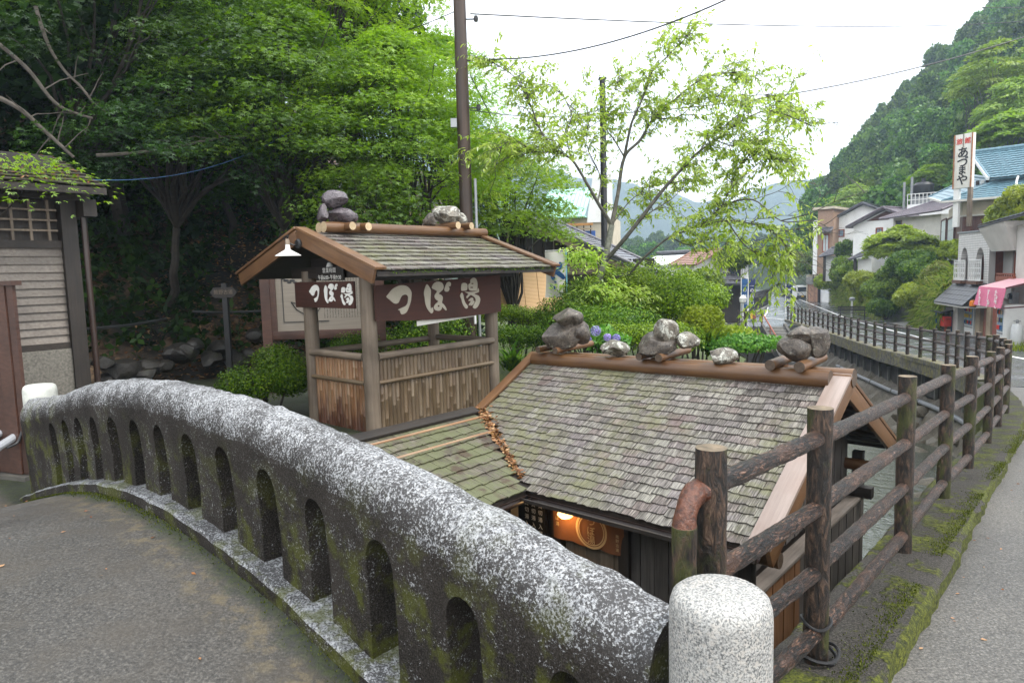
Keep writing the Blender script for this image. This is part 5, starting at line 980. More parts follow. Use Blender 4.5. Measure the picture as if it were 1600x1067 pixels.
def hill_d(x, y):
    """signed distance behind the foot of the left hill"""
    best = 1e9; sg = 1
    for (ax, ay), (bx, by) in zip(HFOOT, HFOOT[1:]):
        dx, dy = bx-ax, by-ay; L2 = dx*dx+dy*dy; t = max(0, min(1, ((x-ax)*dx+(y-ay)*dy)/L2)); qx, qy = ax+dx*t, ay+dy*t; d = math.hypot(x-qx, y-qy)
        if d < best: best = d; sg = 1 if dx*(y-qy)-dy*(x-qx) > 0 else -1
    return best*sg
def hillz(x, y):
    d = hill_d(x, y); b = -.15+interp(y, [9, 14, 26, 45], [0, -.35, -1.2, -2.2]); 
    if d <= 0: return b-.05+max(d, -3)*2.2
    return b+.75*min(d, .6)+.92*max(0, d-.6)*(1 if d < 14 else 1)+.25*mnoise.noise((x*.5, y*.5, 0))*min(1, d)
def left_hill():
    g = M_
    def hf(a, b):
        x = -34+46*b; y = 7+75*a*a+6*a; return (x, y, min(32, hillz(x, y)))
    O('left_hillside', grid_mesh(hf, 90, 80, g['litter']), kind='structure')
    # low dry stone edging and boulders at the foot
    for i in range(15):
        t = i/14; px = 135+270*t+random.uniform(-8, 8); py = 592-50*t+random.uniform(-24, 16); Y = 10.6+2.2*t; c = at(px, py, Y); c.z = max(c.z, -.15); s = random.uniform(.22, .5)
        rock('boulder', 'dark mossy boulder in the low stone edging at the foot of the wooded slope', c, (s*1.3, s, s*.85), 'rockd', 200+i, 'boulders along the foot of the slope', rz=random.uniform(0, 3), sub=2, cat='boulder')
    r_ = thing('stone_step', 'flat grey concrete step between the shed and the slope', 'step', at(180, 600, 9.5)); mb = MB(); c = at(180, 590, 9.4); c.z = -.05; mb.box(c, (1.0, .5, .25)); P('slab', mb, g['concd'], r_, .02)
    for pts, lab in (([(120, 515, 10.2), (200, 508, 11), (260, 498, 11.6)], 'dark hose along the foot of the slope, left length'), ([(300, 487, 12.3), (345, 488, 12.5), (410, 486, 12.8)], 'dark hose on the leaf litter behind the signpost')):
        r_ = thing('hose', lab, 'hose', at(*pts[0])); mb = MB(); mb.tube(smooth_path([at(*p) for p in pts], 6), .022, 8); P('run', mb, g['pvcd'], r_)
    # undergrowth covering the slope
    n = 52000; X = RNG.uniform(-24, 6, n*2); Yv = RNG.uniform(9, 34, n*2); keep = []
    P3 = []
    for x, y in zip(X, Yv):
        d = hill_d(x, y)
        if d < .7: continue
        z = hillz(x, y); qx, qy = proj((x, y, z))
        if qx < -250 or qx > 900: continue
        if 330 < qx < 420 and 380 < qy < 520 and random.random() < .85: continue
        P3.append((x, y, z+random.random()**2*.9)); 
        if len(P3) >= n: break
    P3 = np.array(P3); m = len(P3); nr = rdir(m); nr[:, 2] = abs(nr[:, 2])+.4; ax = rdir(m); ax[:, 2] -= .1
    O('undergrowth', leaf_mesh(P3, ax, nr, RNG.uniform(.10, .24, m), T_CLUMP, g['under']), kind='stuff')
    k = 6000; P4 = []
    while len(P4) < k:
        px, py, Y = random.uniform(325, 470), random.uniform(400, 560), 0; x = random.uniform(-7, -2.5); y = random.uniform(11.5, 17)
        if hill_d(x, y) > .2: P4.append((x, y, hillz(x, y)+.02))
    P4 = np.array(P4); nr = RNG.normal(scale=.35, size=(k, 3)); nr[:, 2] += 1; O('leaf_litter', leaf_mesh(P4, rdir(k)*np.array([1, 1, .2]), nr, .09, T_KITE, g['deadleaf']), kind='stuff')
    # dark evergreens up the slope closing off the sky behind the maples
    protos = []
    for q in range(4):
        H = 3.4; pts = []; N = 5200; p, qn = shell((0, 0, 0), (2.3, 2.3, H), N, 14, .55); C = p; ax = np.cross(qn, rdir(len(qn))); ax[:, 2] -= .4
        lum = RNG.random(len(p))*.8+.2*(qn[:, 2] > 0); crown = leaf_mesh(C, ax, qn, RNG.uniform(.16, .34, len(C)), T_CLUMP, g['dkleaf'], lum)  # upper sides lightened a little, sky light put into the leaf tone
        mb = MB(); limb(mb, (0, 0, -7.5), (random.uniform(-.3, .3), 0, 2), .22, .08, 0, 6, 8, .02)
        for j in range(7): a = random.uniform(0, 6.28); z = random.uniform(-3, 1.5); limb(mb, (0, 0, z), (1.6*math.cos(a), 1.6*math.sin(a), z+random.uniform(.3, 1.4)), .06, .015, .1, 4, 5)
        protos.append((crown, mb.mesh(g['trunkd'])))
    spots = [(-13, 12), (-10.5, 13), (-10.8, 10.4), (-13.5, 8.8), (-8.8, 11.4), (-8, 14.5), (-6.2, 16.5), (-4.2, 18.4), (-12, 16), (-9.2, 17.5), (-7, 20), (-15, 14.5), (-14, 19), (-10.5, 21.5), (-7.8, 24), (-17, 17), (-12.5, 25), (-16.5, 22), (-9.5, 28)]  # crowns nearest the shed are added to keep sky light off the left
    for i, (x, y) in enumerate(spots):
        cr, tk = protos[i % 4]; z = hillz(x, y); s = random.uniform(.85, 1.2); M = Matrix.Translation((x, y, z+5.6*s)) @ Matrix.Rotation(random.uniform(0, 6.28), 4, 'Z') @ Matrix.Scale(s, 4)
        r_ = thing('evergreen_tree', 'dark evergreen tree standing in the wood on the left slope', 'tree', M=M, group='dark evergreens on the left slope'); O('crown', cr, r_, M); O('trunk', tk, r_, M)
    # bare pale trunks leaning over the shed
    for pts, r, lab in (([(-20, 55, 9.6), (40, 105, 9.8), (85, 160, 10.0), (120, 178, 10.2), (145, 185, 10.3)], .05, 'upper bare pale branch slanting behind the shed'), ([(-20, 145, 9.3), (30, 170, 9.5), (70, 205, 9.7), (115, 246, 9.9)], .06, 'lower bare forked branch slanting down to the shed roof'),
                      ([(55, 10, 9.9), (75, 70, 10), (100, 110, 10.1), (125, 135, 10.2), (146, 162, 10.3)], .045, 'steep bare branch above the shed roof, crossing the two slanting ones'), ([(150, 243, 10.2), (200, 240, 10.4), (260, 232, 10.6), (320, 220, 10.9), (345, 214, 11)], .05, 'long pale branch lying almost level above the shed roof')):
        P3_ = [at(*p) for p in pts]; r_ = thing('bare_branch', lab, 'branch', P3_[-1], 'bare branches above the shed'); mb = MB(); sp = smooth_path(P3_, 5); mb.tube(sp, [r*.6*(1-.45*i/len(sp)) for i in range(len(sp))], 8, wob=.06); P('limb', mb, g['trunkp'], r_)
        mb = MB()
        for k in range(6): p = random.choice(sp[3:]); limb(mb, p, p+Vector((random.uniform(-.5, .5), random.uniform(-.3, .3), random.uniform(-.5, .4))), .012, .004, .05, 3, 4)
        P('twigs', mb, g['trunkp'], r_, kind='stuff')
    # maples: layered bright foliage over and behind the hut
    MP = [('broad bright green maple spreading right behind the hut roof', (-1.5, 13.8), at(615, 215, 13.0), 2.05, 1.75, 270, 115, 'maple2', .074), ('green maple in the middle of the wood left of the hut roof', (-4.6, 13.8), at(440, 175, 12.5), 2.25, 1.75, 250, 110, 'maple', .072),
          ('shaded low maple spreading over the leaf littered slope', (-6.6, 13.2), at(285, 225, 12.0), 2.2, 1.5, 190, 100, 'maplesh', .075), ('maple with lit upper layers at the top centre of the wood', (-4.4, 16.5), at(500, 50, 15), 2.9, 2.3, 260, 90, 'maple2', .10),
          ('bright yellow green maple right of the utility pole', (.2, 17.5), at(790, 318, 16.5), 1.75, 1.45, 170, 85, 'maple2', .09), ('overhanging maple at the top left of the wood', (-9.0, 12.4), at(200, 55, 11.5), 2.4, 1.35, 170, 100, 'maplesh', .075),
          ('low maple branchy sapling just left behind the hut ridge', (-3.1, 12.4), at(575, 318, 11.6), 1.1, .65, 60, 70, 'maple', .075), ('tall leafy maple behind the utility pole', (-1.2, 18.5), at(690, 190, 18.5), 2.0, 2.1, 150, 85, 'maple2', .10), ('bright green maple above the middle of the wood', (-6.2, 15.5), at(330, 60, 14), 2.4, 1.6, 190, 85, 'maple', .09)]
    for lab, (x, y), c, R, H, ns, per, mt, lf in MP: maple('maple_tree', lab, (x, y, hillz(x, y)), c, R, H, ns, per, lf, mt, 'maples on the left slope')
    c = at(40, 265, 7.0); maple('maple_tree', 'small bright maple spray hanging over the left edge of the shed roof', (c.x-2.6, c.y+.2, 0), c-Z3*.08, .5, .26, 9, 60, .055, 'maple2', 'maples on the left slope', trunk='trunkd', tr=.03)
left_hill()
def yard_things():
    g = M_
    bush('azalea_bush', 'rounded clipped azalea bush at the left of the waiting hut', 'bush', at(412, 590, 8.6), (.60, .52, .44), 17000, .034, 'azalea', 'azalea bushes round the hut', ground=-.25, lobes=12)
    bush('azalea_bush', 'small azalea bush seen through the hut under the info board', 'bush', at(560, 560, 9.6), (.5, .4, .36), 6000, .034, 'azalea', 'azalea bushes round the hut', ground=-.25)
    bush('azalea_bush', 'dark bush seen through the back of the hut', 'bush', at(660, 545, 11.5), (1.0, .6, .75), 8000, .05, 'azalea', 'azalea bushes round the hut', ground=-.35)
    # info board
    f = Frame(at(408, 500, 10.5)[:2], at(602, 500, 10.75)[:2]); r_ = thing('info_board', 'large framed wooden information board with a drawing and columns of writing', 'notice board', f.P(1, -.3)); W_ = f.len; z0 = f.pix(430, 531)[1]; z1 = f.pix(430, 405)[1]
    slab(r_, 'post', f, .02, .16, -.35, z1+.05, -.06, .06, g['frame']); slab(r_, 'post', f, W_-.14, W_, -.35, z1+.05, -.06, .06, g['frame'])
    slab(r_, 'bottom_rail', f, .16, W_-.14, z0, z0+.13, -.04, .05, g['frame'], .005); slab(r_, 'top_rail', f, .16, W_-.14, z1-.12, z1, -.04, .05, g['frame'], .005); slab(r_, 'side_rail', f, .16, .24, z0+.13, z1-.12, -.04, .05, g['frame']); slab(r_, 'side_rail', f, W_-.22, W_-.14, z0+.13, z1-.12, -.04, .05, g['frame'])
    pn = slab(r_, 'panel', f, .24, W_-.22, z0+.13, z1-.12, .0, .03, g['print']); hh = z1-z0-.25
    def ink(pts, w=.008):
        mb = MB(); mb.tube([f.P(.24+x, z0+.13+z*hh, -.004) for x, z in pts], w, 4); P('drawn_line', mb, g['black'], pn)
    ink([(.10, .86), (.10, .14), (.78, .14)]); ink([(.22, .45), (.30, .33), (.42, .25), (.62, .30), (.70, .42)]); ink([(.22, .45), (.40, .40), (.44, .26)]); ink([(.30, .62), (.5, .60), (.66, .64)]); ink([(.40, .45), (.55, .50), (.70, .42)])
    for k in range(9):
        mb = MB(); x = .10+.045*k; z = .82-.02*(k % 3)-.012*k; mb.lathe([(.0001, -.004), (.035+.01*(k % 2), -.002), (.0001, .002)], n=9); O('drawn_blot', mb.mesh(g['black']), pn, axes(f.P(.26+x, z0+.13+z*hh, -.005), f.r, Z3*.45, -f.d))
    # signpost
    c = at(350, 520, 12.0); gz = hillz(c.x, c.y); f = Frame(at(330, 457, 12.0)[:2], at(372, 457, 12.0)[:2]); z = f.pix(350, 457)[1]; r_ = thing('signpost', 'dark wooden double arrow signpost on the leaf littered slope', 'signpost', (c.x, c.y, gz)); a = f.len/2
    slab(r_, 'post', f, a-.045, a+.045, gz-.3, z+.16, -.03, .05, g['black']); mb = MB(); h = .09; A = [(0, 0), (.07, -h), (2*a-.07, -h), (2*a, 0), (2*a-.07, h), (.07, h)]; V = [f.P(x, z+y, -.06) for x, y in A]+[f.P(x, z+y, -.03) for x, y in A]; n = 6; mb.add(V, [tuple(range(n))[::-1], tuple(range(n, 2*n))]+[(i, (i+1) % n, (i+1) % n+n, i+n) for i in range(n)]); P('arrow_board', mb, g['dark'], r_)
    O('lettering', text_mesh('熊野古道', .085, g['greylog'], .001), r_, axes(f.P(a, z+.01, -.064), f.r, Z3, -f.d))
    # utility poles and wires
    b = at(733, 470, 11.6); top = at(721, -60, 11.6); top.x = b.x+.02; r_ = thing('utility_pole', 'tall dark wooden utility pole behind the hut', 'utility pole', (b.x, b.y, -.4)); log('pole', (b.x, b.y, -.5), (b.x+.0, b.y, 7.6), .115, [g['pole'], g['pole']], r_, 16, 12, .01, .098)
    for z in (4.35, 5.1, 5.75): mb = MB(); mb.tube([(b.x+.10, b.y-.03, z), (b.x+.26, b.y-.03, z)], .012, 6); mb.lathe([(.03, -.04), (.04, 0), (.03, .05)], (b.x+.26, b.y-.03, z), 10); P('insulator', mb, g['black'], r_)
    mb = MB(); mb.box((b.x-.15, b.y-.1, 4.1), (.10, .08, .14)); P('clamp', mb, g['grey'], r_); mb = MB(); mb.tube([(b.x, b.y, 1.95+.0), (b.x+.001, b.y, 1.99)], .125, 16); P('band', mb, g['grey'], r_)
    log('conduit', (b.x+.17, b.y-.08, -.3), (b.x+.17, b.y-.08, 3.2), .024, [g['grey'], g['grey']], r_); mb = MB(); mb.tube(smooth_path([(b.x+.10, b.y-.14, .8), (b.x+.10, b.y-.14, 1.72), (b.x+.13, b.y-.14, 1.80), (b.x+.2, b.y-.14, 1.78), (b.x+.22, b.y-.14, 1.70)], 4), .02, 8); P('white_conduit', mb, g['white'], r_)
    for k in range(5): mb = MB(); mb.tube([(b.x+.27+.07*math.sin(a)+.02*k, b.y-.08+.02*k, 1.9+.10*math.cos(a)+.04*k) for a in np.linspace(0, 6.3, 14)], .007, 5); P('wire_coil', mb, g['grey'], r_)
    c = at(945, 430, 24); r2 = thing('utility_pole', 'thin black far pole standing behind the cherry tree', 'utility pole', (c.x, c.y, -1.2)); t_ = at(943, 122, 24); log('pole', (c.x, c.y, -1.6), (c.x, c.y, t_.z), .12, [g['black'], g['black']], r2, 12, 4, .01, .105)
    for k in range(9): z = 2.4+.45*k; 
    mb = MB(); mb.box((c.x, c.y, t_.z-.02), (.26, .26, .05)); P('cap', mb, g['black'], r2)
    def wire(lab, A, B, sag, r=.012, mt='cable'):
        A = Vector(A); B = Vector(B); o = thing('wire', lab, 'cable', A, 'overhead wires'); mb = MB(); n = 22; mb.tube([A.lerp(B, i/n)-Z3*(sag*4*(i/n)*(1-i/n)) for i in range(n+1)], r, 5); P('span', mb, g[mt], o)
    wire('black wire rising from the utility pole to the top of the sky', at(735, 92, 11.6), at(1160, -12, 9), .25, .011); wire('thin upper wire crossing the sky from the pole to the right hill', at(735, 22, 11.6), at(1640, 30, 30), .25, .012)
    wire('black double wire from the cherry tree to the right hill', at(950, 178, 24), at(1640, 45, 26), .55, .02); wire('thin wire from the pole into the left trees', at(722, 13, 11.6), at(630, 50, 15), .02, .009)
    wire('steep stay wire falling to the right of the utility pole', at(735, 118, 11.6), at(800, 238, 16), .05, .008); wire('short wire from the pole to the second pole', at(735, 172, 11.6), at(945, 168, 24), .2, .009); wire('blue rope strung between the shed roof and the maples', at(0, 262, 8.5), at(455, 205, 12), .42, .006, 'bluerope')
    wire('faint upper wire from the top edge to the right hill', at(1310, -10, 30), at(1640, 12, 30), .2, .012)
yard_things()
# ------------------------------------------------------------------ garden, cherry tree, houses behind it
def garden():
    g = M_
    def gz(x, y): t, s = TS(x, y); return interp(t, [-9, 0, 3, 6, 9, 14, 22, 34, 60], [-.12, -.14, -.2, -.28, -.38, -.7, -1.35, -2.1, -3.0])
    BS = [((900, 488), 12.2, (.72, .7, .58), 13000, .050, 'azalea', 'dark green azalea bush left of the cherry trunk'), ((985, 470), 12.8, (1.1, .8, .72), 17000, .055, 'shrub', 'large bright green bush right of the cherry trunk'), ((1052, 482), 12.8, (.85, .8, .62), 13000, .058, 'shrub', 'leafy bush in the middle of the garden behind the pale ridge rocks'),
          ((1098, 506), 11.6, (.42, .4, .36), 5000, .06, 'yshrub', 'small yellow green bush near the stone steps'), ((940, 510), 11.2, (1.0, .5, .42), 10000, .045, 'azalea', 'low dark bush below the cherry tree behind the ridge'), ((1010, 530), 10.4, (.9, .45, .32), 8000, .045, 'shrub', 'low bush behind the middle rock stack'),
          ((795, 498), 14.5, (1.0, .6, .28), 6000, .05, 'shrub', 'clipped flat hedge in front of the bamboo blind'), ((815, 530), 13.0, (.85, .5, .32), 6500, .05, 'azalea', 'brownish low hedge at the right of the hut'), ((1165, 540), 10.8, (.75, .5, .18), 3500, .07, 'hyd', 'broad leaved low plant by the single whitish rock'), ((1082, 468), 17, (.95, 1.0, .6), 5500, .08, 'shrub', 'feathery green shrub behind the garden, below the far white gable'),
          ((1025, 450), 18, (1.3, 1.0, .75), 7000, .08, 'shrub', 'green shrub behind the cherry tree trunk'), ((1140, 528), 12.2, (.45, .4, .24), 3000, .07, 'yshrub', 'pale green plant beside the brown stone block')]
    for (px, py), Y, rad, n, lf, mt, lab in BS:
        c = at(px, py, Y); bush('garden_bush', lab, 'bush', c, rad, n, lf, mt, 'bushes of the garden behind the bathhouse', ground=min(gz(c.x, c.y), c.z-rad[2]*.6), lobes=14)
    # hydrangea with four violet heads
    c = at(948, 535, 9.6); r_ = bush('hydrangea', 'hydrangea with violet flower heads behind the ridge logs', 'hydrangea', c, (.33, .3, .22), 900, .11, 'hyd', None, ground=gz(c.x, c.y), stem=True)
    for px, py, rr in ((931, 517, .075), (949, 527, .055), (963, 528, .058), (920, 530, .04)):
        q = at(px, py, 9.2); d = rdir(260); p = np.array(q)+d*rr*RNG.uniform(.85, 1.0, (260, 1)); O('flower_head', leaf_mesh(p, np.cross(d, rdir(260)), d, .024, T_KITE, g['bloom']), r_)
    # strap leaved plants
    for px, py, lab in ((1110, 528, 'spiky strap leaved plant between the middle rocks and the single whitish rock'), (800, 555, 'small strap leaved plant at the right foot of the hut')):
        c = at(px, py, 11.0); n = 90; a = RNG.uniform(0, 6.28, n); ax = np.stack([np.cos(a), np.sin(a), RNG.uniform(.2, 1.1, n)], 1); nr = np.stack([-np.cos(a)*.3, -np.sin(a)*.3, np.ones(n)], 1); pos = np.array(c)+RNG.normal(scale=.05, size=(n, 3))-np.array([0, 0, .2])
        r_ = thing('strap_plant', lab, 'plant', (c.x, c.y, gz(c.x, c.y)), 'strap leaved plants'); O('leaves', leaf_mesh(pos, ax, nr, RNG.uniform(.3, .55, n), T_BLADE, g['azalea']), r_)
    c = at(1175, 536, 14); r_ = thing('stone_block', 'reddish brown stone block beside the far steps', 'block', c); mb = MB(); mb.box(c+Vector((0, 0, 0)), (.42, .4, .34)); P('body', mb, plain('red_brown_stone', (.22, .10, .065), .7, .4, 8, .8), r_, .03); mb = MB(); mb.box(c+Vector((.29, -.02, -.02)), (.14, .38, .34)); P('pale_side', mb, g['rockt'], r_, .03)
    # cherry tree: limbs traced from the photograph, with depth
    Y0 = 12.6; K = lambda x, y, dy=0.: at(740+x*.4406, 30+y*.4406, Y0+dy)
    base = K(400, 1060); base.z = gz(base.x, base.y)-.1; root = thing('cherry_tree', 'slender cherry tree with pale lichen trunk and airy yellow green leaves', 'tree', base)
    BR = [([base, K(405, 1010), K(440, 940), K(465, 860), K(490, 730)], .085, .055), ([K(490, 730), K(440, 650, -.2), K(400, 580, -.4), K(350, 500, -.6), K(300, 470, -.7), K(240, 400, -.9), K(200, 300, -1.0), K(150, 210, -1.1), K(60, 150, -1.2)], .038, .006), ([K(350, 500, -.6), K(330, 420, -.3), K(345, 330, 0), K(300, 250, .2)], .016, .004),
          ([K(300, 470, -.7), K(220, 470, -1.0), K(140, 430, -1.2), K(80, 470, -1.3)], .014, .004), ([K(490, 730), K(512, 620, .2), K(535, 490, .3), K(590, 430, .4), K(640, 350, .5), K(720, 280, .7), K(800, 220, .9), K(900, 190, 1.0), K(1010, 210, 1.0)], .045, .006), ([K(535, 490, .3), K(560, 370, .1), K(600, 280, 0), K(625, 200, 0), K(700, 120, -.1), K(770, 50, -.1)], .030, .005),
          ([K(535, 490, .3), K(500, 430, .6), K(470, 380, .8), K(490, 290, .9), K(520, 200, 1.)], .018, .004), ([K(640, 350, .5), K(720, 350, .2), K(800, 290, 0), K(880, 270, -.1)], .014, .004), ([K(465, 860), K(560, 750, -.3), K(660, 620, -.5), K(740, 530, -.6), K(800, 470, -.7), K(860, 430, -.8), K(930, 375, -.9), K(1050, 325, -1.0), K(1200, 380, -1.1)], .045, .006), ([K(930, 375, -.9), K(960, 290, -.6), K(1030, 270, -.5), K(1110, 310, -.4)], .013, .004),
          ([K(860, 430, -.8), K(920, 450, -1.1), K(1000, 440, -1.3), K(1060, 500, -1.4)], .013, .004), ([K(560, 900, -.2), K(600, 850, -.5), K(700, 770, -.8), K(800, 735, -1.0), K(880, 660, -1.1), K(940, 530, -1.2), K(1000, 480, -1.2)], .030, .005), ([K(440, 940), K(500, 915, -.1), K(560, 900, -.2)], .034, .03), ([K(800, 735, -1.0), K(900, 715, -1.4), K(1000, 730, -1.7), K(1080, 770, -1.9), K(1130, 840, -2.0)], .018, .004), ([K(900, 715, -1.4), K(960, 800, -1.6), K(1040, 860, -1.7), K(1090, 950, -1.8)], .013, .004), ([K(560, 740, -.3), K(620, 690, .3), K(700, 640, .7), K(740, 600, .9), K(790, 560, 1.)], .016, .004),
          ([K(490, 730), K(560, 640, .8), K(640, 590, 1.2)], .016, .004), ([K(700, 770, -.8), K(760, 800, -.4), K(840, 780, -.2), K(900, 800, 0)], .014, .004), ([K(440, 650, -.2), K(450, 560, .3), K(400, 440, .6), K(420, 330, .8)], .018, .004), ([K(1000, 480, -1.2), K(1060, 490, -1.4), K(1130, 505, -1.5)], .008, .003), ([K(880, 660, -1.1), K(990, 640, -1.7), K(1090, 715, -2.1), K(1200, 715, -2.3), K(1260, 740, -2.3)], .016, .005), ([K(1090, 715, -2.1), K(1190, 690, -2.5), K(1300, 640, -2.8), K(1400, 610, -3.0)], .010, .003), ([K(1190, 690, -2.5), K(1230, 620, -2.5), K(1200, 570, -2.4)], .006, .003), ([K(990, 640, -1.7), K(1080, 610, -2), K(1140, 570, -2.1)], .006, .003)]
    tr = MB(); bm_ = MB(); lp = []; la = []
    for bi, (pts, r0, r1) in enumerate(BR):
        sp = smooth_path(pts, 5); mb = tr if bi == 0 else bm_; mb.tube(sp, [r0+(r1-r0)*(i/(len(sp)-1))**.7 for i in range(len(sp))], 10 if bi == 0 else 6, wob=.06)
        if bi == 0 or bi == 12: continue
        bare = bi >= len(BR)-5; n = 3 if bare and bi >= len(BR)-4 else int(len(sp)*(2.3 if bi not in (1, 4, 8) else 2.2)); n = 2 if bi >= len(BR)-3 else n
        for k in range(n):
            j = int(len(sp)*random.uniform(.28 if bi in (1, 4, 8, 11) else .12, 1.0)**.8); j = min(j, len(sp)-2); p = sp[j]; d = (sp[j+1]-sp[j]).normalized(); L = random.uniform(.3, .85)
            dv = (d*.6+Vector((random.gauss(0, .7), random.gauss(0, .7), random.gauss(.12, .45)))).normalized(); q = p+dv*L; q.z -= L*.15; tw = limb(bm_, p, q, .006, .002, .10, 4, 4, .05)
            m = random.randint(14, 24)
            for e in range(m):
                f = random.uniform(.15, 1.05); b = Vector(tw[0]).lerp(Vector(tw[-1]), f)+Z3*(.10*math.sin(math.pi*min(f, 1))*L); sdv = dv.cross(Z3)*random.choice((-1, 1)); lp.append(b+Vector([random.gauss(0, .02)]*3)); la.append(sdv*random.uniform(.3, 1)+dv*random.uniform(.1, .8)-Z3*random.uniform(.1, .95))
    # side branches that fill the crown
    for bi, (pts, r0, r1) in enumerate(BR):
        if bi in (0, 12) or bi >= len(BR)-5: continue
        sp = smooth_path(pts, 5)
        for k in range(5 if bi in (1, 4, 8) else 3):
            j = min(len(sp)-2, int(len(sp)*random.uniform(.3, .98))); p = sp[j]; d = (sp[j+1]-sp[j]).normalized(); L = random.uniform(.6, 1.25)
            dv = (d*.7+Vector((random.gauss(0, .75), random.gauss(0, .75), random.gauss(.1, .5)))).normalized(); sb = limb(bm_, p, p+dv*L, .010, .003, .06, 5, 4, .05)
            for q in range(9):
                a = Vector(random.choice(sb[1:])); tv = (dv*.6+Vector((random.gauss(0, .8), random.gauss(0, .8), random.gauss(0, .4)))).normalized(); tl = random.uniform(.18, .42); b2 = a+tv*tl; b2.z -= .08*tl; tw = limb(bm_, a, b2, .004, .002, .08, 2, 3, .04)
                for e in range(random.randint(9, 15)):
                    f = random.uniform(.1, 1.05); b = a.lerp(b2, f); sdv = tv.cross(Z3)*random.choice((-1, 1)); lp.append(b+Vector([random.gauss(0, .02)]*3)); la.append(sdv*random.uniform(.3, 1)+tv*random.uniform(.1, .8)-Z3*random.uniform(.1, .95))
    ok = [not (lambda a: a[0] > 1240 and a[1] > 385 or a[0] > 1285)(proj(x)) for x in lp]; lp = [x for x, k in zip(lp, ok) if k]; la = [x for x, k in zip(la, ok) if k]      # the crown ends short of the road
    lp = np.array([tuple(x) for x in lp]); la = np.array([tuple(x) for x in la]); nr = RNG.normal(scale=.5, size=lp.shape); nr[:, 2] += 1
    lich = plain('lichen_cherry_bark', (.16, .165, .135), .8, .45, 14, .8); P('trunk', tr, lich, root); P('branches', bm_, M_['trunk'], root); O('crown', leaf_mesh(lp, la, nr, RNG.uniform(.07, .12, len(lp)), T_LONG, g['cherry']), root)
    # leafy drooping clumps at the foot of the cherry
    for px, py, R in ((930, 450, .5), (985, 458, .55), (905, 395, .3)):
        c = at(px, py, 11.9); C = [c+Vector((random.gauss(0, R*.45), random.gauss(0, R*.3), random.gauss(0, R*.3))) for _ in range(26)]; D = [Vector((random.gauss(0, 1), random.gauss(0, 1)-.4, random.gauss(0, .2))) for _ in C]; p, a, n_ = sprays(C, D, .34, .16, 18, .6, .03)
        O('low_leaves', leaf_mesh(p, a, n_, RNG.uniform(.08, .13, len(p)), T_LONG, g['cherry']), root)
garden()
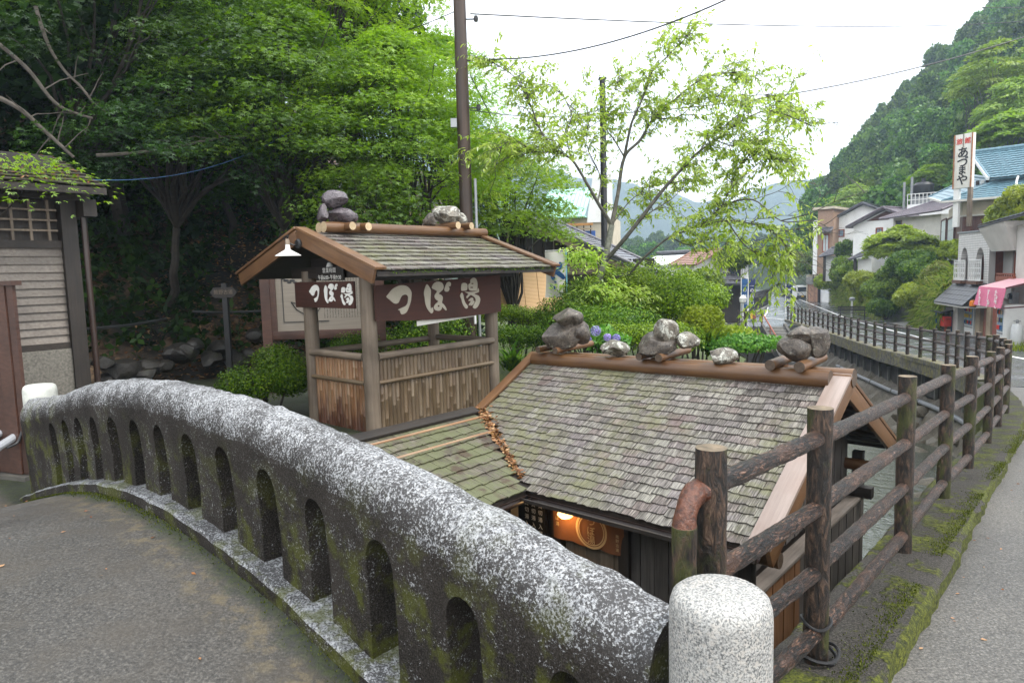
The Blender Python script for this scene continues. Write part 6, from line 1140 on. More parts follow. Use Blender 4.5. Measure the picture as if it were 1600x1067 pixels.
def middle_houses():
    g = M_
    # old wooden house with a grey tiled roof: gable verge slopes down to the right
    f = Frame(at(790, 420, 23)[:2], at(1015, 420, 21.5)[:2]); L = f.len; px = f.pix; z0 = -1.6; r_ = thing('wooden_house', 'old grey wooden house with tiled roof behind the garden', 'house', f.P(L/2, z0))
    aE, zE = px(1010, 424); aP, zP = px(835, 345); zl = px(900, 412)[1]
    # gable wall as single boards
    x = 0.; zro = lambda a: zE+(zP-zE)*(aE-a)/(aE-aP)
    while x < aE-.45:
        m = MB(); w = .24; h0 = min(zro(x), zro(x+w)); m.hexa([f.P(x, zl, 0), f.P(x+w-.015, zl, 0), f.P(x+w-.015, zl, .04), f.P(x, zl, .04), f.P(x, zro(x)-.12, 0), f.P(x+w-.015, zro(x+w)-.12, 0), f.P(x+w-.015, zro(x+w)-.12, .04), f.P(x, zro(x)-.12, .04)]); P('wall_board', m, g['greylog'], r_); x += w
    slab(r_, 'cladding', f, 0, aE-.5, z0, zl-.35, .05, 3.5, g['dark'])
    for k in range(4): slab(r_, 'siding_board', f, 0, aE-.5, zl-.35+.085*k, zl-.35+.085*k+.08, -.02+.004*k, .05, g['greylog'])
    ev = [f.P(aE+.15, zro(aE+.15), -.5), f.P(aE+.15, zro(aE+.15), 5), f.P(aP-.4, zro(aP-.4), 5), f.P(aP-.4, zro(aP-.4), -.5)]
    tileroof(r_, 'roof', ev[0], ev[1], ev[2], ev[3], 18, 16, g['greytile']); mb = MB(); mb.beam(f.P(aP-.3, zro(aP-.3)-.16, -.42), f.P(aE+.1, zro(aE+.1)-.16, -.42), .05, .24); P('barge_board', mb, g['greylog'], r_)
    for k in range(13): x = .3+.36*k; slab(r_, 'brushwood_bundle', f, x, x+.3, zl+.1, min(zro(x), zro(x+.3))-.35-.06*(k % 2), -.12, -.02, g['dark'])
    slab(r_, 'dark_recess', f, .2, aE-.5, z0, zl-.36, -.02, .05, g['dark']); log('corner_post', f.P(aE-.55, z0, -.1), f.P(aE-.55, zro(aE-.55)-.3, -.1), .08, [g['dark'], g['dark']], r_)
    # bamboo blind hanging under the eave at the left
    f2 = Frame(at(772, 450, 17)[:2], at(880, 450, 18)[:2]); b = thing('bamboo_blind', 'large tan woven bamboo blind screen behind the hedge', 'blind', f2.P(1, -.5)); za = f2.pix(800, 489)[1]; zb_ = f2.pix(800, 418)[1]; m = MB(); n = 10
    for i in range(n):
        a0 = f2.len*i/n; a1 = f2.len*(i+1)/n-.006; o = .012*(i % 2); m = MB(); m.hexa([f2.P(a0, za, o-.18), f2.P(a1, za, o-.18), f2.P(a1, za, o-.15), f2.P(a0, za, o-.15), f2.P(a0, zb_, o), f2.P(a1, zb_, o), f2.P(a1, zb_, o+.03), f2.P(a0, zb_, o+.03)]); P('panel', m, g['blind'], b)
    log('top_rod', f2.P(-.05, zb_+.03, 0), f2.P(f2.len+.05, zb_+.03, 0), .035, [g['bamboo'], g['bamboo']], b)
    # shop banner: white cloth with blue brush strokes
    f3 = Frame(at(853, 430, 13.5)[:2], at(884, 430, 13.2)[:2]); bn = thing('banner', 'white shop banner with blue brush writing behind the hut eave', 'banner', f3.P(.2, -.3)); zt = f3.pix(868, 393)[1]; zb2 = f3.pix(868, 465)[1]; w = f3.len
    O('cloth', grid_mesh(lambda a, c: f3.P(w*a-.06*(1-c)*.5, zb2+(zt-zb2)*c, .03*math.sin(a*5+c*4)), 12, 20, g['clothw']), bn); log('pole', f3.P(w+.03, -.6, .02), f3.P(w+.0, zt+.06, .02), .012, [plain('pale_blue_pole', (.2, .5, .62), .4), g['white']], bn); log('crossbar', f3.P(w+.05, zt+.02, .02), f3.P(-.02, zt+.02, .02), .010, [g['white'], g['white']], bn)
    def stroke(pts, r):
        sp = smooth_path([f3.P(w*x, zb2+(zt-zb2)*z, -.02+.03*math.sin(x*5+z*4)) for x, z in pts], 5); n = len(sp); V = []; d_ = f3.d*.004
        for i, p in enumerate(sp):
            t = (sp[min(i+1, n-1)]-sp[max(i-1, 0)]).normalized(); sdv = t.cross(f3.d).normalized()*r*(.55+.6*math.sin(math.pi*(.15+.8*i/(n-1)))); V += [p+sdv-d_*3, p-sdv-d_*3, p-sdv-d_*2, p+sdv-d_*2]
        F = [(0, 1, 2, 3)]
        for i in range(n-1):
            for k in range(4): a = 4*i+k; b_ = 4*i+(k+1) % 4; F.append((a, b_, b_+4, a+4))
        mb = MB(); mb.add(V, F); P('brush_stroke', mb, g['bluep'], bn)
    stroke([(.12, .70), (.35, .68), (.62, .63), (.85, .68)], .045); stroke([(.80, .76), (.72, .66), (.62, .58), (.9, .45), (.95, .40)], .045); stroke([(.62, .56), (.42, .50), (.45, .42), (.55, .44)], .035); stroke([(.50, .35), (.62, .33)], .016); stroke([(.25, .28), (.27, .22)], .012); stroke([(.34, .26), (.35, .20)], .012); stroke([(.46, .25), (.48, .18)], .018)
    # mint green roof and pale wall behind
    f4 = Frame(at(850, 330, 34)[:2], at(955, 330, 33.2)[:2]); h = thing('green_roofed_house', 'pale house with a mint green metal roof behind the wooden house', 'house', f4.P(2, -1.5)); ze = f4.pix(900, 338)[1]; zr_ = f4.pix(900, 283)[1]; L4 = f4.len
    nb = 12
    slab(h, 'wall', f4, .0, L4, -1.5, ze, .6, 5, g['cream'])
    rf = slab(h, 'roof_base', f4, -.3, L4*.62, ze-.06, ze, .0, 5.2, g['mint'])
    for i in range(nb):
        m = MB(); a0 = -.3+(L4*.62+.3)*i/nb; a1 = -.3+(L4*.62+.3)*(i+1)/nb; A = [f4.P(a0, ze, 0), f4.P(a1-.03, ze, 0), f4.P(a1-.03, zr_, 3), f4.P(a0, zr_, 3)]; m.add(A+[p-Z3*.05 for p in A], [(0, 1, 2, 3), (7, 6, 5, 4), (0, 4, 5, 1), (1, 5, 6, 2), (2, 6, 7, 3), (3, 7, 4, 0)]); P('roof_sheet', m, g['mint'], rf)
    m = MB(); A = [f4.P(L4*.62, ze-.3, .5), f4.P(L4, ze-.3, .5), f4.P(L4, zr_+.3, .5), f4.P(L4*.72, zr_+.3, .5)]; m.add(A+[p+f4.d*.2 for p in A], [(3, 2, 1, 0), (4, 5, 6, 7), (0, 1, 5, 4), (1, 2, 6, 5), (2, 3, 7, 6), (3, 0, 4, 7)]); P('gable_wall', m, g['plaster'], h)
    slab(h, 'balcony_rail', f4, L4*.30, L4*.75, ze-.5, ze-.38, -.6, -.5, plain('orange_timber', (.42, .22, .08), .6)); slab(h, 'balcony_beam', f4, L4*.30, L4*.75, ze-.68, ze-.62, -.6, -.5, g['tan'])
    for k in range(5): slab(h, 'balcony_post', f4, L4*(.31+.1*k), L4*(.31+.1*k)+.05, ze-1.0, ze-.38, -.58, -.52, g['dark'])
    slab(h, 'blue_sheet', f4, L4*.45, L4*.78, ze-1.5, ze-.75, -.45, -.4, plain('blue_tarpaulin', (.06, .14, .42), .5))
middle_houses()
def far_left():
    """what stands beyond the river where the road swings round"""
    g = M_
    f = Frame(at(1080, 440, 52)[:2], at(1172, 440, 55)[:2]); L = f.len; zg = -3.2; h = thing('gabled_house', 'far white gabled house beyond the stone steps', 'house', f.P(L/2, zg)); ap, zp = f.pix(1120, 393); al, ze = f.pix(1084, 412); ar, zf = f.pix(1170, 412)
    m = MB(); A = [f.P(.3, zg, 0), f.P(L-.2, zg, 0), f.P(L-.2, zf, 0), f.P(ap, zp-.1, 0), f.P(.3, ze, 0)]; n = 5; m.add(A+[p+f.d*7 for p in A], [tuple(range(n))[::-1], tuple(range(n, 2*n))]+[(i, (i+1) % n, (i+1) % n+n, i+n) for i in range(n)]); P('wall', m, g['plaster'], h)
    tileroof(h, 'roof', f.P(ar+.3, zf-.05, -.6), f.P(ar+.3, zf-.05, 7), f.P(ap, zp+.1, 7), f.P(ap, zp+.1, -.6), 8, 14, g['greytile']); tileroof(h, 'roof', f.P(al-.3, ze-.1, 2.5), f.P(al-.3, ze-.1, -.6), f.P(ap, zp+.1, -.6), f.P(ap, zp+.1, 2.5), 8, 8, plain('orange_roof_tile', (.27, .15, .105), .5))
    window(h, f, L*.62, L*.82, ze-1.3, ze-.4, -.05, g['greylog'], g['glass'], 2)
    f2 = Frame(at(1128, 470, 49)[:2], at(1172, 470, 50)[:2]); s = thing('lean_to_shed', 'dark lean-to shed in front of the far white gabled house', 'shed', f2.P(1, -3.2)); ze2 = f2.pix(1150, 437)[1]; slab(s, 'wall', f2, 0, f2.len, -3.3, ze2, .3, 3, g['dark']); tileroof(s, 'roof', f2.P(-.2, ze2-.25, -.5), f2.P(f2.len+.4, ze2-.45, -.5), f2.P(f2.len+.2, ze2+.35, 2.4), f2.P(-.2, ze2+.55, 2.4), 7, 8, g['greytile'])
    # landing at the top of the steps
    def rk(y, x0, x1, name, dz, mt): pass
    V = []; F = []; ys = np.arange(44.6, 80, 1.5)
    lf = lambda y: interp(y, [44, 50, 56, 66, 80], [12.6, 14.6, 17.6, 22, 28.5]); rt_ = lambda y: interp(y, [44, 50.4, 55, 62, 75, 80], [18.8, 20.25, 19.7, 22.6, 27.6, 29.4])
    for y in ys: V += [(lf(y), y, zr(y)-.006), (max(lf(y)+.2, rt_(y)+.4), y, zr(y)-.006)]
    for j in range(len(ys)-1): F.append((2*j, 2*j+1, 2*j+3, 2*j+2))
    me = bpy.data.meshes.new('landing'); me.from_pydata(V, [], F); setm(me, g['road']); O('road_landing', me, kind='structure')
    mb = MB(); mb.hexa([(12.4, 44.5, -9), (19.2, 44.5, -9), (20.2, 49, -9), (13.5, 49, -9), (12.4, 44.5, zr(44.6)-.05), (19.2, 44.5, zr(44.6)-.05), (20.2, 49, zr(48)-.2), (13.5, 49, zr(48)-.2)]); tag(P('landing_wall', mb, g['concd']), 'dark concrete wall holding up the road end above the steps', 'wall')
    st = thing('stone_steps', 'grey flight of steps going down from the road to the river', 'steps', (16.8, 42, -4)); x0 = at(1193, 512, 44.4).x; x1 = at(1224, 512, 44.4).x; zt = zr(44.5)-.02
    for k in range(15): mb = MB(); mb.box(((x0+x1)/2, 44.35-.30*k, zt-.17*k-.2), (x1-x0, .33, .40)); P('step', mb, g['concrete'], st)
    for x in (x0-.08, x1+.08): mb = MB(); mb.beam((x, 44.5, zt+.0), (x, 40.0, zt-.17*15), .16, .5); P('side_wall', mb, g['concd'], st)
    hr = thing('handrail', 'thin red brown handrail beside the far stone steps', 'handrail', (x0, 44, zt)); mb = MB(); mb.tube([(x0-.05, 44.6, zt+.95), (x0-.05, 40.2, zt-.17*15+1.1)], .05, 8); P('rail', mb, g['redwood'], hr)
    for k in range(4): y = 44.5-1.4*k; z = zt-.17*(44.5-y)/.3; log('post', (x0-.05, y, z-.1), (x0-.05, y, z+.95), .035, [g['redwood'], g['redwood']], hr, 8, 1)
    # small railing and its flags, left of the steps
    a = at(1153, 512, 45); b = at(1190, 510, 44.8); rl = thing('railing', 'brown railing with small coloured flags left of the far steps', 'railing', a); z = zr(45)
    for k in range(4): p = a.lerp(b, k/3); log('post', (p.x, p.y, z-.05), (p.x, p.y, z+1.05), .05, [g['post'], g['postend']], rl, 8, 1)
    for h_ in (.35, .65, .95): log('rail', (a.x, a.y, z+h_), (b.x, b.y, z+h_), .03, [g['bark'], g['bark']], rl, 8, 1)
    for i, (cl, fx) in enumerate((('navy', .42), ('yellow', .58), ('redwood', .68))): p = a.lerp(b, fx); mb = MB(); mb.box((p.x, p.y-.06, z+.72), (.2, .02, .42)); P('flag', mb, g[cl], rl)
    # banners and lamp
    for px, lab, cl, Y in ((1158, 'slim pale blue banner at the left of the far railing', 'bluep', 47), (1169, 'dark blue white edged banner right of the far lamp post', 'navy', 46), (1227.5, 'dark blue banner on a pole at the end of the roadside fence', 'navy', 50.6)):
        z = zr(Y); p = at(px, 480, Y); y0 = at(px, 436 if px < 1200 else 444, Y).z; b = thing('banner', lab, 'banner', (p.x, p.y, z), 'slim banners by the far road'); log('pole', (p.x, p.y, z), (p.x, p.y, y0+.1), .03, [g['white'], g['white']], b, 8, 1); w = .42
        O('cloth', grid_mesh(lambda a_, c: (p.x+.03+w*a_, p.y+.05*math.sin(5*c), z+1.2+(y0-z-1.2)*c), 3, 8, g[cl]), b)
        for k in range(4): O('mark', text_mesh('湯の峰口'[k], .30, g['letw'], .001), b, axes((p.x+.03+w/2, p.y-.03, y0-.35-.42*k), (1, 0, 0), (0, 0, 1), (0, -1, 0)))
    lp = thing('lamp_post', 'small white lamp post by the far banners', 'lamp post', at(1161, 490, 47)); p = at(1161, 480, 46.5); z = zr(46); log('post', (p.x, p.y, z), (p.x, p.y, z+1.6), .05, [g['white'], g['white']], lp, 8, 1); O('lantern', MB().lathe([(.06, 0), (.22, .08), (.25, .35), (.12, .5), (.02, .55)], n=12).mesh(g['white']), lp, Matrix.Translation((p.x, p.y, z+1.5)))
    r2 = thing('bank_fence', 'grey slatted fence on the far left bank beside the road', 'fence', at(1175, 470, 62)); A = at(1172, 478, 60); B = at(1200, 462, 76)
    for k in range(16): p = A.lerp(B, k/15); z = zr(p.y); log('post', (p.x, p.y, z), (p.x, p.y, z+1.9), .05, [g['dark'], g['dark']], r2, 6, 1)
    for h_ in (.4, .9, 1.4, 1.85): log('rail', (A.x, A.y, zr(A.y)+h_), (B.x, B.y, zr(B.y)+h_), .05, [g['dark'], g['dark']], r2, 6, 1)
    mb = MB(); A = at(1172, 484, 58); B = at(1203, 464, 80); mb.beam((A.x, A.y, zr(A.y)+.05), (B.x, B.y, zr(B.y)+.05), .5, .14); P('far_kerb', mb, g['concrete'], kind='structure')
    for px, py, Y, R, lab in ((1090, 452, 40, 1.6, 'rounded tree in front of the far white gable'), (1150, 405, 52, 1.3, 'small pruned pine in front of the far white gable wall')): c = at(px, py, Y); bush('garden_tree', lab, 'tree', c, (R, R, R*.9), 4200, .22, 'shrub', 'trees round the far gabled house', ground=-3, tpl=T_CLUMP)
far_left()
# ------------------------------------------------------------------ right side: shop, inn, houses, embankment, hills
EXL = lambda y: interp(y, [14, 23, 30, 34, 49, 96, 130, 165], [14.2, 16.84, 18.73, 20.0, 24.5, 40.4, 49.5, 56])
def uvwall(f, outer, holes, d, th, mat, parent, name):
    pts = [Vector(p) for p in outer]; edges = [(i, (i+1) % len(outer)) for i in range(len(outer))]
    for h in holes: b = len(pts); pts += [Vector(p) for p in h]; edges += [(b+i, b+(i+1) % len(h)) for i in range(len(h))]
    v, e, fc, *_ = delaunay_2d_cdt(pts, edges, [], 0, 1e-5)
    def inside(p, poly):
        c = False; n = len(poly)
        for i in range(n):
            a, b = poly[i], poly[(i+1) % n]
            if (a[1] > p[1]) != (b[1] > p[1]) and p[0] < (b[0]-a[0])*(p[1]-a[1])/(b[1]-a[1])+a[0]: c = not c
        return c
    V = [f.P(p[0], p[1], d) for p in v]; F = []
    for t in fc:
        c = sum((v[i] for i in t), Vector((0, 0)))/len(t)
        if inside(c, outer) and not any(inside(c, h) for h in holes): F.append(tuple(t))
    n = len(V); V += [f.P(p[0], p[1], d+th) for p in v]; q = list(F); F += [tuple(i+n for i in t[::-1]) for t in q]
    ec = {}
    for t in q:
        for i in range(len(t)): a, b = t[i], t[(i+1) % len(t)]; ec[(a, b)] = 1
    for a, b in ec:
        if (b, a) not in ec: F.append((b, a, a+n, b+n))
    me = bpy.data.meshes.new(name); me.from_pydata(V, [], F); setm(me, mat); uv = me.uv_layers.new(name='UVMap')
    co = [(p[0], p[1]) for p in v]; co = co+co
    for l in me.loops: uv.data[l.index].uv = co[l.vertex_index]
    bm = bmesh.new(); bm.from_mesh(me); bmesh.ops.recalc_face_normals(bm, faces=bm.faces); bm.to_mesh(me); bm.free(); return O(name, me, parent)
def shop():
    g = M_; f = Frame((22.84, 35), (20.44, 27)); px = f.pix; zg = -2.5; r_ = thing('corner_shop', 'grey tiled two storey shop with pointed arch windows and dark canopy', 'shop', f.P(2, -2.2))
    aS = px(1546, 400)[0]; zt0 = px(1493, 366)[1]; zt1 = px(1546, 361)[1]; aR = f.len+5
    def arch(x0, x1, y0, y1):
        a0 = px(x0, 410)[0]; a1 = px(x1, 410)[0]; zb = px((x0+x1)/2, y1)[1]; zt = px((x0+x1)/2, y0)[1]; c = (a0+a1)/2; w = (a1-a0)/2; zs = zt-w*1.7; out = [(a0, zb), (a1, zb)]
        for i in range(1, 8): t = i/8; out.append((a1-w*t**2.0, zs+(zt-zs)*math.sin(t*math.pi/2)))
        out.append((c, zt))
        for i in range(7, 0, -1): t = i/8; out.append((a0+w*t**2.0, zs+(zt-zs)*math.sin(t*math.pi/2)))
        return out, a0, a1, zb, zt
    A1 = arch(1501, 1512.5, 387, 437); A2 = arch(1524.5, 1538, 387, 438); zc = px(1500, 440)[1]
    uvwall(f, [(0, zc-.4), (aS, zc-.4), (aS, zt1), (0, zt0)], [A1[0], A2[0]], 0, .25, g['tilew'], r_, 'tiled_wall')
    for A in (A1, A2):
        slab(r_, 'arch_reveal', f, A[1]-.1, A[2]+.1, A[3], A[4]+.05, .9, .95, g['redwood']); slab(r_, 'arch_side', f, A[2]-.02, A[2]+.06, A[3], A[4], .26, .9, g['redwood']); slab(r_, 'curtain', f, A[1]-.05, (A[1]+A[2])/2+.1, A[3], A[4]-.6, .7, .75, g['wallgrey'])
        m = MB(); a0, a1, z0 = A[1]-.22, A[2]+.22, A[3]; z1 = z0+.95
        for k in range(7):
            x = a0+(a1-a0)*k/6; m.beam(f.P(x, z0, -.2), f.P(x, z1, -.2), .035, .035, 0, tuple(f.r))
            if k < 6:
                for j in range(4): zz = z0+.1+(z1-z0-.2)*j/3; xm = x+(a1-a0)/12; m.tube([f.P(x, zz-.1, -.2), f.P(xm, zz, -.2), f.P(x+(a1-a0)/6, zz-.1, -.2)], .016, 4)
        for zz in (z0, z1): m.beam(f.P(a0, zz, -.2), f.P(a1, zz, -.2), .05, .05)
        P('balustrade', m, g['white'], r_); slab(r_, 'planter', f, a0+.1, a1-.1, z0-.18, z0-.02, -.32, -.05, plain('brown_planter', (.12, .06, .04), .7))
    # body
    slab(r_, 'body', f, .02, aS-.02, zg, zc, .5, 6, g['wallgrey']); slab(r_, 'upper_body', f, .02, aS-.02, zc, zt1-.1, 1.2, 6, g['wallgrey']); m = MB(); m.hexa([f.P(-.05, zt0, -.06), f.P(aS+.02, zt1, -.06), f.P(aS+.02, zt1, 6), f.P(-.05, zt0, 6), f.P(-.05, zt0+.08, -.06), f.P(aS+.02, zt1+.08, -.06), f.P(aS+.02, zt1+.08, 6), f.P(-.05, zt0+.08, 6)]); P('parapet_cap', m, g['grey'], r_); slab(r_, 'side_wall', f, 0, .2, zg, zt0, .02, 6, g['tilew'])
    # canopy of dark slates
    m = MB(); z1 = px(1500, 440)[1]; z0 = z1-1.0; a0, a1 = -.15, aS; rows = 5
    for j in range(rows):
        for i in range(9):
            t0, t1 = j/rows, (j+1)/rows; x0 = a0+(a1-a0)*i/9; x1 = a0+(a1-a0)*(i+1)/9-.02
            q = lambda x, t, o: f.P(x, z1-(z1-z0)*t+o, -.03-.95*t)
            m.hexa([q(x0, t1, -.04), q(x1, t1, -.04), q(x1, t0, -.04), q(x0, t0, -.04), q(x0, t1, .02), q(x1, t1, .02), q(x1, t0, .0), q(x0, t0, .0)])
    P('canopy', m, g['slate'], r_); slab(r_, 'canopy_soffit', f, a0, a1, z0-.12, z0-.05, -.95, .5, g['wallgrey'])
    # ground floor: tan pillars, dark door, right wing
    for x0, x1, mt, d in ((1489, 1497, 'wallgrey', -.02), (1524, 1531, 'tan', 0), (1533, 1537, 'redwood', .1), (1541, 1548, 'tan', 0), (1549, 1557, 'redwood', .05)): slab(r_, 'pillar', f, px(x0, 500)[0], px(x1, 500)[0], zg, z0, d, .5, g[mt])
    slab(r_, 'door_glass', f, px(1536.5, 500)[0], px(1541.5, 500)[0], zg, z0, .25, .3, g['glassb']); zw = px(1570, 355)[1]
    slab(r_, 'wing_wall', f, aS, px(1559, 420)[0], zg+2.4, zt1-.7, .55, 6, g['tilew']); slab(r_, 'wing_front', f, px(1587, 420)[0], aR, zg, zw, -.0, 6, g['wallgrey']); slab(r_, 'wing_back', f, aS, px(1588, 420)[0], zg, zw-.8, 1.1, 6, g['wallgrey'])
    m = MB(); x0, x1 = aS+.05, px(1587, 380)[0]; zb_ = px(1570, 392)[1]; m.hexa([f.P(x0+.15, zb_, -.0), f.P(x1, zb_, -.0), f.P(x1, zb_, 1.2), f.P(x0+.15, zb_, 1.2), f.P(x0-.1, zw+.05, -.45), f.P(x1, zw+.2, -.45), f.P(x1, zw+.2, 1.2), f.P(x0-.1, zw+.05, 1.2)]); P('sloping_fascia', m, g['wallgrey'], r_); m = MB(); m.beam(f.P(x0-.1, zw+.1, -.42), f.P(aR, zw+.6, -.42), .1, .1); P('roof_edge', m, g['slate'], r_); tileroof(r_, 'wing_roof', f.P(x0-.1, zw+.15, -.5), f.P(aR, zw+.5, -.5), f.P(aR, zw+1.6, 3), f.P(x0+1.5, zw+1.2, 3), 10, 20, g['greytile'], False)
    window(r_, f, px(1565, 420)[0], px(1587, 420)[0]-.05, px(1575, 432)[1], px(1575, 393)[1], .5, g['redwood'], g['glassb'], 2); wa, wb = px(1560, 430)[0], px(1588, 430)[0]; zb1, zb2 = px(1575, 441)[1], px(1575, 428)[1]
    m = MB(); m.beam(f.P(wa, zb2, -.05), f.P(wb, zb2, -.05), .06, .06)
    for k in range(9): x = wa+(wb-wa)*k/8; m.beam(f.P(x, zb1, -.05), f.P(x, zb2, -.05), .04, .04, 0, tuple(f.r))
    m.hexa([f.P(wa, zb1-.1, -.1), f.P(wb, zb1-.1, -.1), f.P(wb, zb1-.1, .6), f.P(wa, zb1-.1, .6), f.P(wa, zb1+.25, -.1), f.P(wb, zb1+.25, -.1), f.P(wb, zb1+.25, .6), f.P(wa, zb1+.25, .6)]); P('balcony', m, g['redwood'], r_)
    # pink awning
    aw = thing('awning', 'pink shop awning with white lettering', 'awning', f.P(aS, 0)); d = -1.15; a0 = px(1528, 465, d)[0]; a1 = px(1571, 465, d)[0]; zt = px(1550, 449, d)[1]; zb = px(1550, 479, d)[1]
    m = MB(); m.hexa([f.P(a0, zb, d-.15), f.P(a1, zb, d-.15), f.P(a1, zb, d-.12), f.P(a0, zb, d-.12), f.P(a0+.1, zt, d), f.P(a1, zt, d), f.P(a1, zt, d+.03), f.P(a0+.1, zt, d+.03)]); P('front_panel', m, g['pink'], aw)
    m = MB(); A = [f.P(a0+.1, zt, d), f.P(a1, zt, d), f.P(a1, zt+.32, 0), f.P(a0+.1, zt+.32, 0)]; m.add(A+[p-Z3*.03 for p in A], [(0, 1, 2, 3), (7, 6, 5, 4), (0, 4, 5, 1), (1, 5, 6, 2), (2, 6, 7, 3), (3, 7, 4, 0)]); P('top_panel', m, g['pinkl'], aw)
    m = MB(); m.beam(f.P(a1, zt, d), f.P(a1, zt+.3, 0), .05, .07); m.beam(f.P(a1, zb, d-.13), f.P(a1, zb+.1, 0), .04, .05); P('frame', m, plain('dark_awning_frame', (.10, .03, .035), .5), aw)
    n_ = (f.d*-1+Z3*.12).normalized(); up_ = (Z3-n_*Z3.dot(n_)).normalized()
    for k, (word, fx, sz) in enumerate((('もくさん', .22, .27), ('すし屋', .55, .28), ('たばこ', .82, .28))):
        for i, ch in enumerate(word): O('lettering', text_mesh(ch, sz, g['letw'], .002, .006), aw, axes(f.P(a0+.05+(a1-a0)*fx, zt-.2-(zt-zb-.25)*i/(len(word)-1 if len(word) > 1 else 1)*.95, d-.10-.0*i)-n_*-.06, f.r, up_, n_))
    # vending machines, mailbox, bottle, meter
    def vending(lab, a0, a1, d0, d1, zb, h, seed):
        v = thing('vending_machine', lab, 'vending machine', f.P((a0+a1)/2, zb, d0), 'vending machines at the shop'); slab(v, 'cabinet', f, a0, a1, zb, zb+h, d0, d1, g['white'], .02); rg = random.Random(seed); slab(v, 'display_window', f, a0+.08, a1-.08, zb+h*.42, zb+h*.95, d0-.012, d0+.01, g['glassb'])
        for j in range(3):
            for i in range(5): x = a0+.14+(a1-a0-.28)*i/4.6; z = zb+h*(.46+.165*j); m = MB(); m.lathe([(.028, 0), (.032, .02), (.032, .14), (.02, .17)], f.P(x+.02, z, d0-.03), 8); P('drink_can', m, g[rg.choice(['red', 'bluep', 'navy', 'yellow', 'greenmoss', 'tan'])], v)
        slab(v, 'button_strip', f, a0+.08, a1-.08, zb+h*.36, zb+h*.40, d0-.02, d0+.01, g['grey']); slab(v, 'pickup_flap', f, a0+.15, a1-.2, zb+.2, zb+.42, d0-.015, d0+.01, g['black'])
    vending('white vending machine under the dark canopy of the shop', px(1507, 500)[0], px(1521, 500)[0], .0, .5, px(1514, 533)[1], 1.83, 1)
    dv = -.95; vending('white vending machine with its plain side showing under the pink awning', px(1557, 520, dv)[0], px(1568, 520, dv)[0], dv, -.05, px(1575, 552, dv)[1], 1.85, 2)
    q = at(1588, 542, 26.3); zb = zr(26.3); gc = thing('gas_cylinder', 'white gas cylinder beside the shop vending machine', 'gas cylinder', (q.x, q.y, zb)); h = .95; O('tank', MB().lathe([(.17, 0), (.20, .05), (.20, h-.15), (.15, h-.04), (.06, h), (.0, h)], n=24).mesh(plain('pale_cylinder_paint', (.62, .63, .63), .4, .06)), gc, Matrix.Translation((q.x, q.y, zb))); O('valve', MB().lathe([(.05, 0), (.05, .1), (.03, .14), (.0, .14)], n=10).mesh(g['grey']), gc, Matrix.Translation((q.x, q.y, zb+h)))
    m = MB(); m.tube([(q.x+.12*math.cos(a), q.y+.12*math.sin(a), zb+h+.08) for a in np.linspace(0, 5, 14)], .015, 5); P('collar', m, g['grey'], gc)
    mt = thing('electric_meter', 'grey electric meter box on the shop wall above the white vending machine', 'meter', f.P(px(1585, 467, -.1)[0], px(1585, 467, -.1)[1], -.1)); a, z = px(1585, 466, -.1); slab(mt, 'box', f, a-.2, a+.2, z-.3, z+.25, -.22, .0, g['grey'], .02); m = MB(); m.lathe([(.13, 0), (.13, .08), (.1, .11), (.0, .11)], n=18); O('dial', m.mesh(g['glass']), mt, axes(f.P(a, z+.08, -.22), f.r, Z3, -f.d)); m = MB(); m.tube(smooth_path([f.P(a, z-.3, -.12), f.P(a+.1, z-.6, -.12), f.P(a-.15, z-.75, -.12), f.P(a-.25, z-.55, -.12)], 4), .02, 6); P('cable', m, g['cable'], mt)
    ol = thing('warning_lamp', 'small orange lamp at the left corner of the pink awning', 'lamp', f.P(px(1520, 474, -.9)[0], px(1520, 474, -.9)[1], -.9)); O('dome', MB().lathe([(.12, -.12), (.13, 0), (.1, .12), (.0, .15)], n=14).mesh(g['orange']), ol, Matrix.Translation(ol.matrix_basis.translation)); O('base', MB().lathe([(.14, -.18), (.14, -.12)], n=14).mesh(g['black']), ol, Matrix.Translation(ol.matrix_basis.translation))
    c = at(1478, 502, 35.5); zb = zr(36); mbx = thing('mailbox', 'red post box on a stand left of the shop', 'mailbox', (c.x, c.y, zb)); m = MB(); m.box((0, 0, 0), (.42, .34, .52)); O('box', m.mesh(g['red'], bev=.05), mbx, Matrix.Translation((c.x, c.y, c.z))); m = MB(); m.box((0, -.175, .12), (.28, .02, .03)); O('slot', m.mesh(g['black']), mbx, Matrix.Translation(c)); log('stand', (c.x, c.y, zb), (c.x, c.y, c.z-.25), .06, [g['redwood'], g['redwood']], mbx, 10, 1)
    sh = thing('shelter_roof', 'small dark shelter roof above the red post box', 'shelter', at(1476, 485, 35.8)); c2 = at(1476, 485, 35.8); m = MB(); m.hexa([c2+Vector(v) for v in ((-.5, -.5, -.12), (.5, -.5, .02), (.5, .4, .08), (-.5, .4, -.06), (-.5, -.5, -.06), (.5, -.5, .08), (.5, .4, .14), (-.5, .4, .0))]); P('roof', m, g['slate'], sh)
    for dx in (-.42, .42): log('post', (c2.x+dx, c2.y, zr(36)-.2), (c2.x+dx, c2.y, c2.z), .035, [g['bluep'], g['bluep']], sh, 8, 1)
shop()
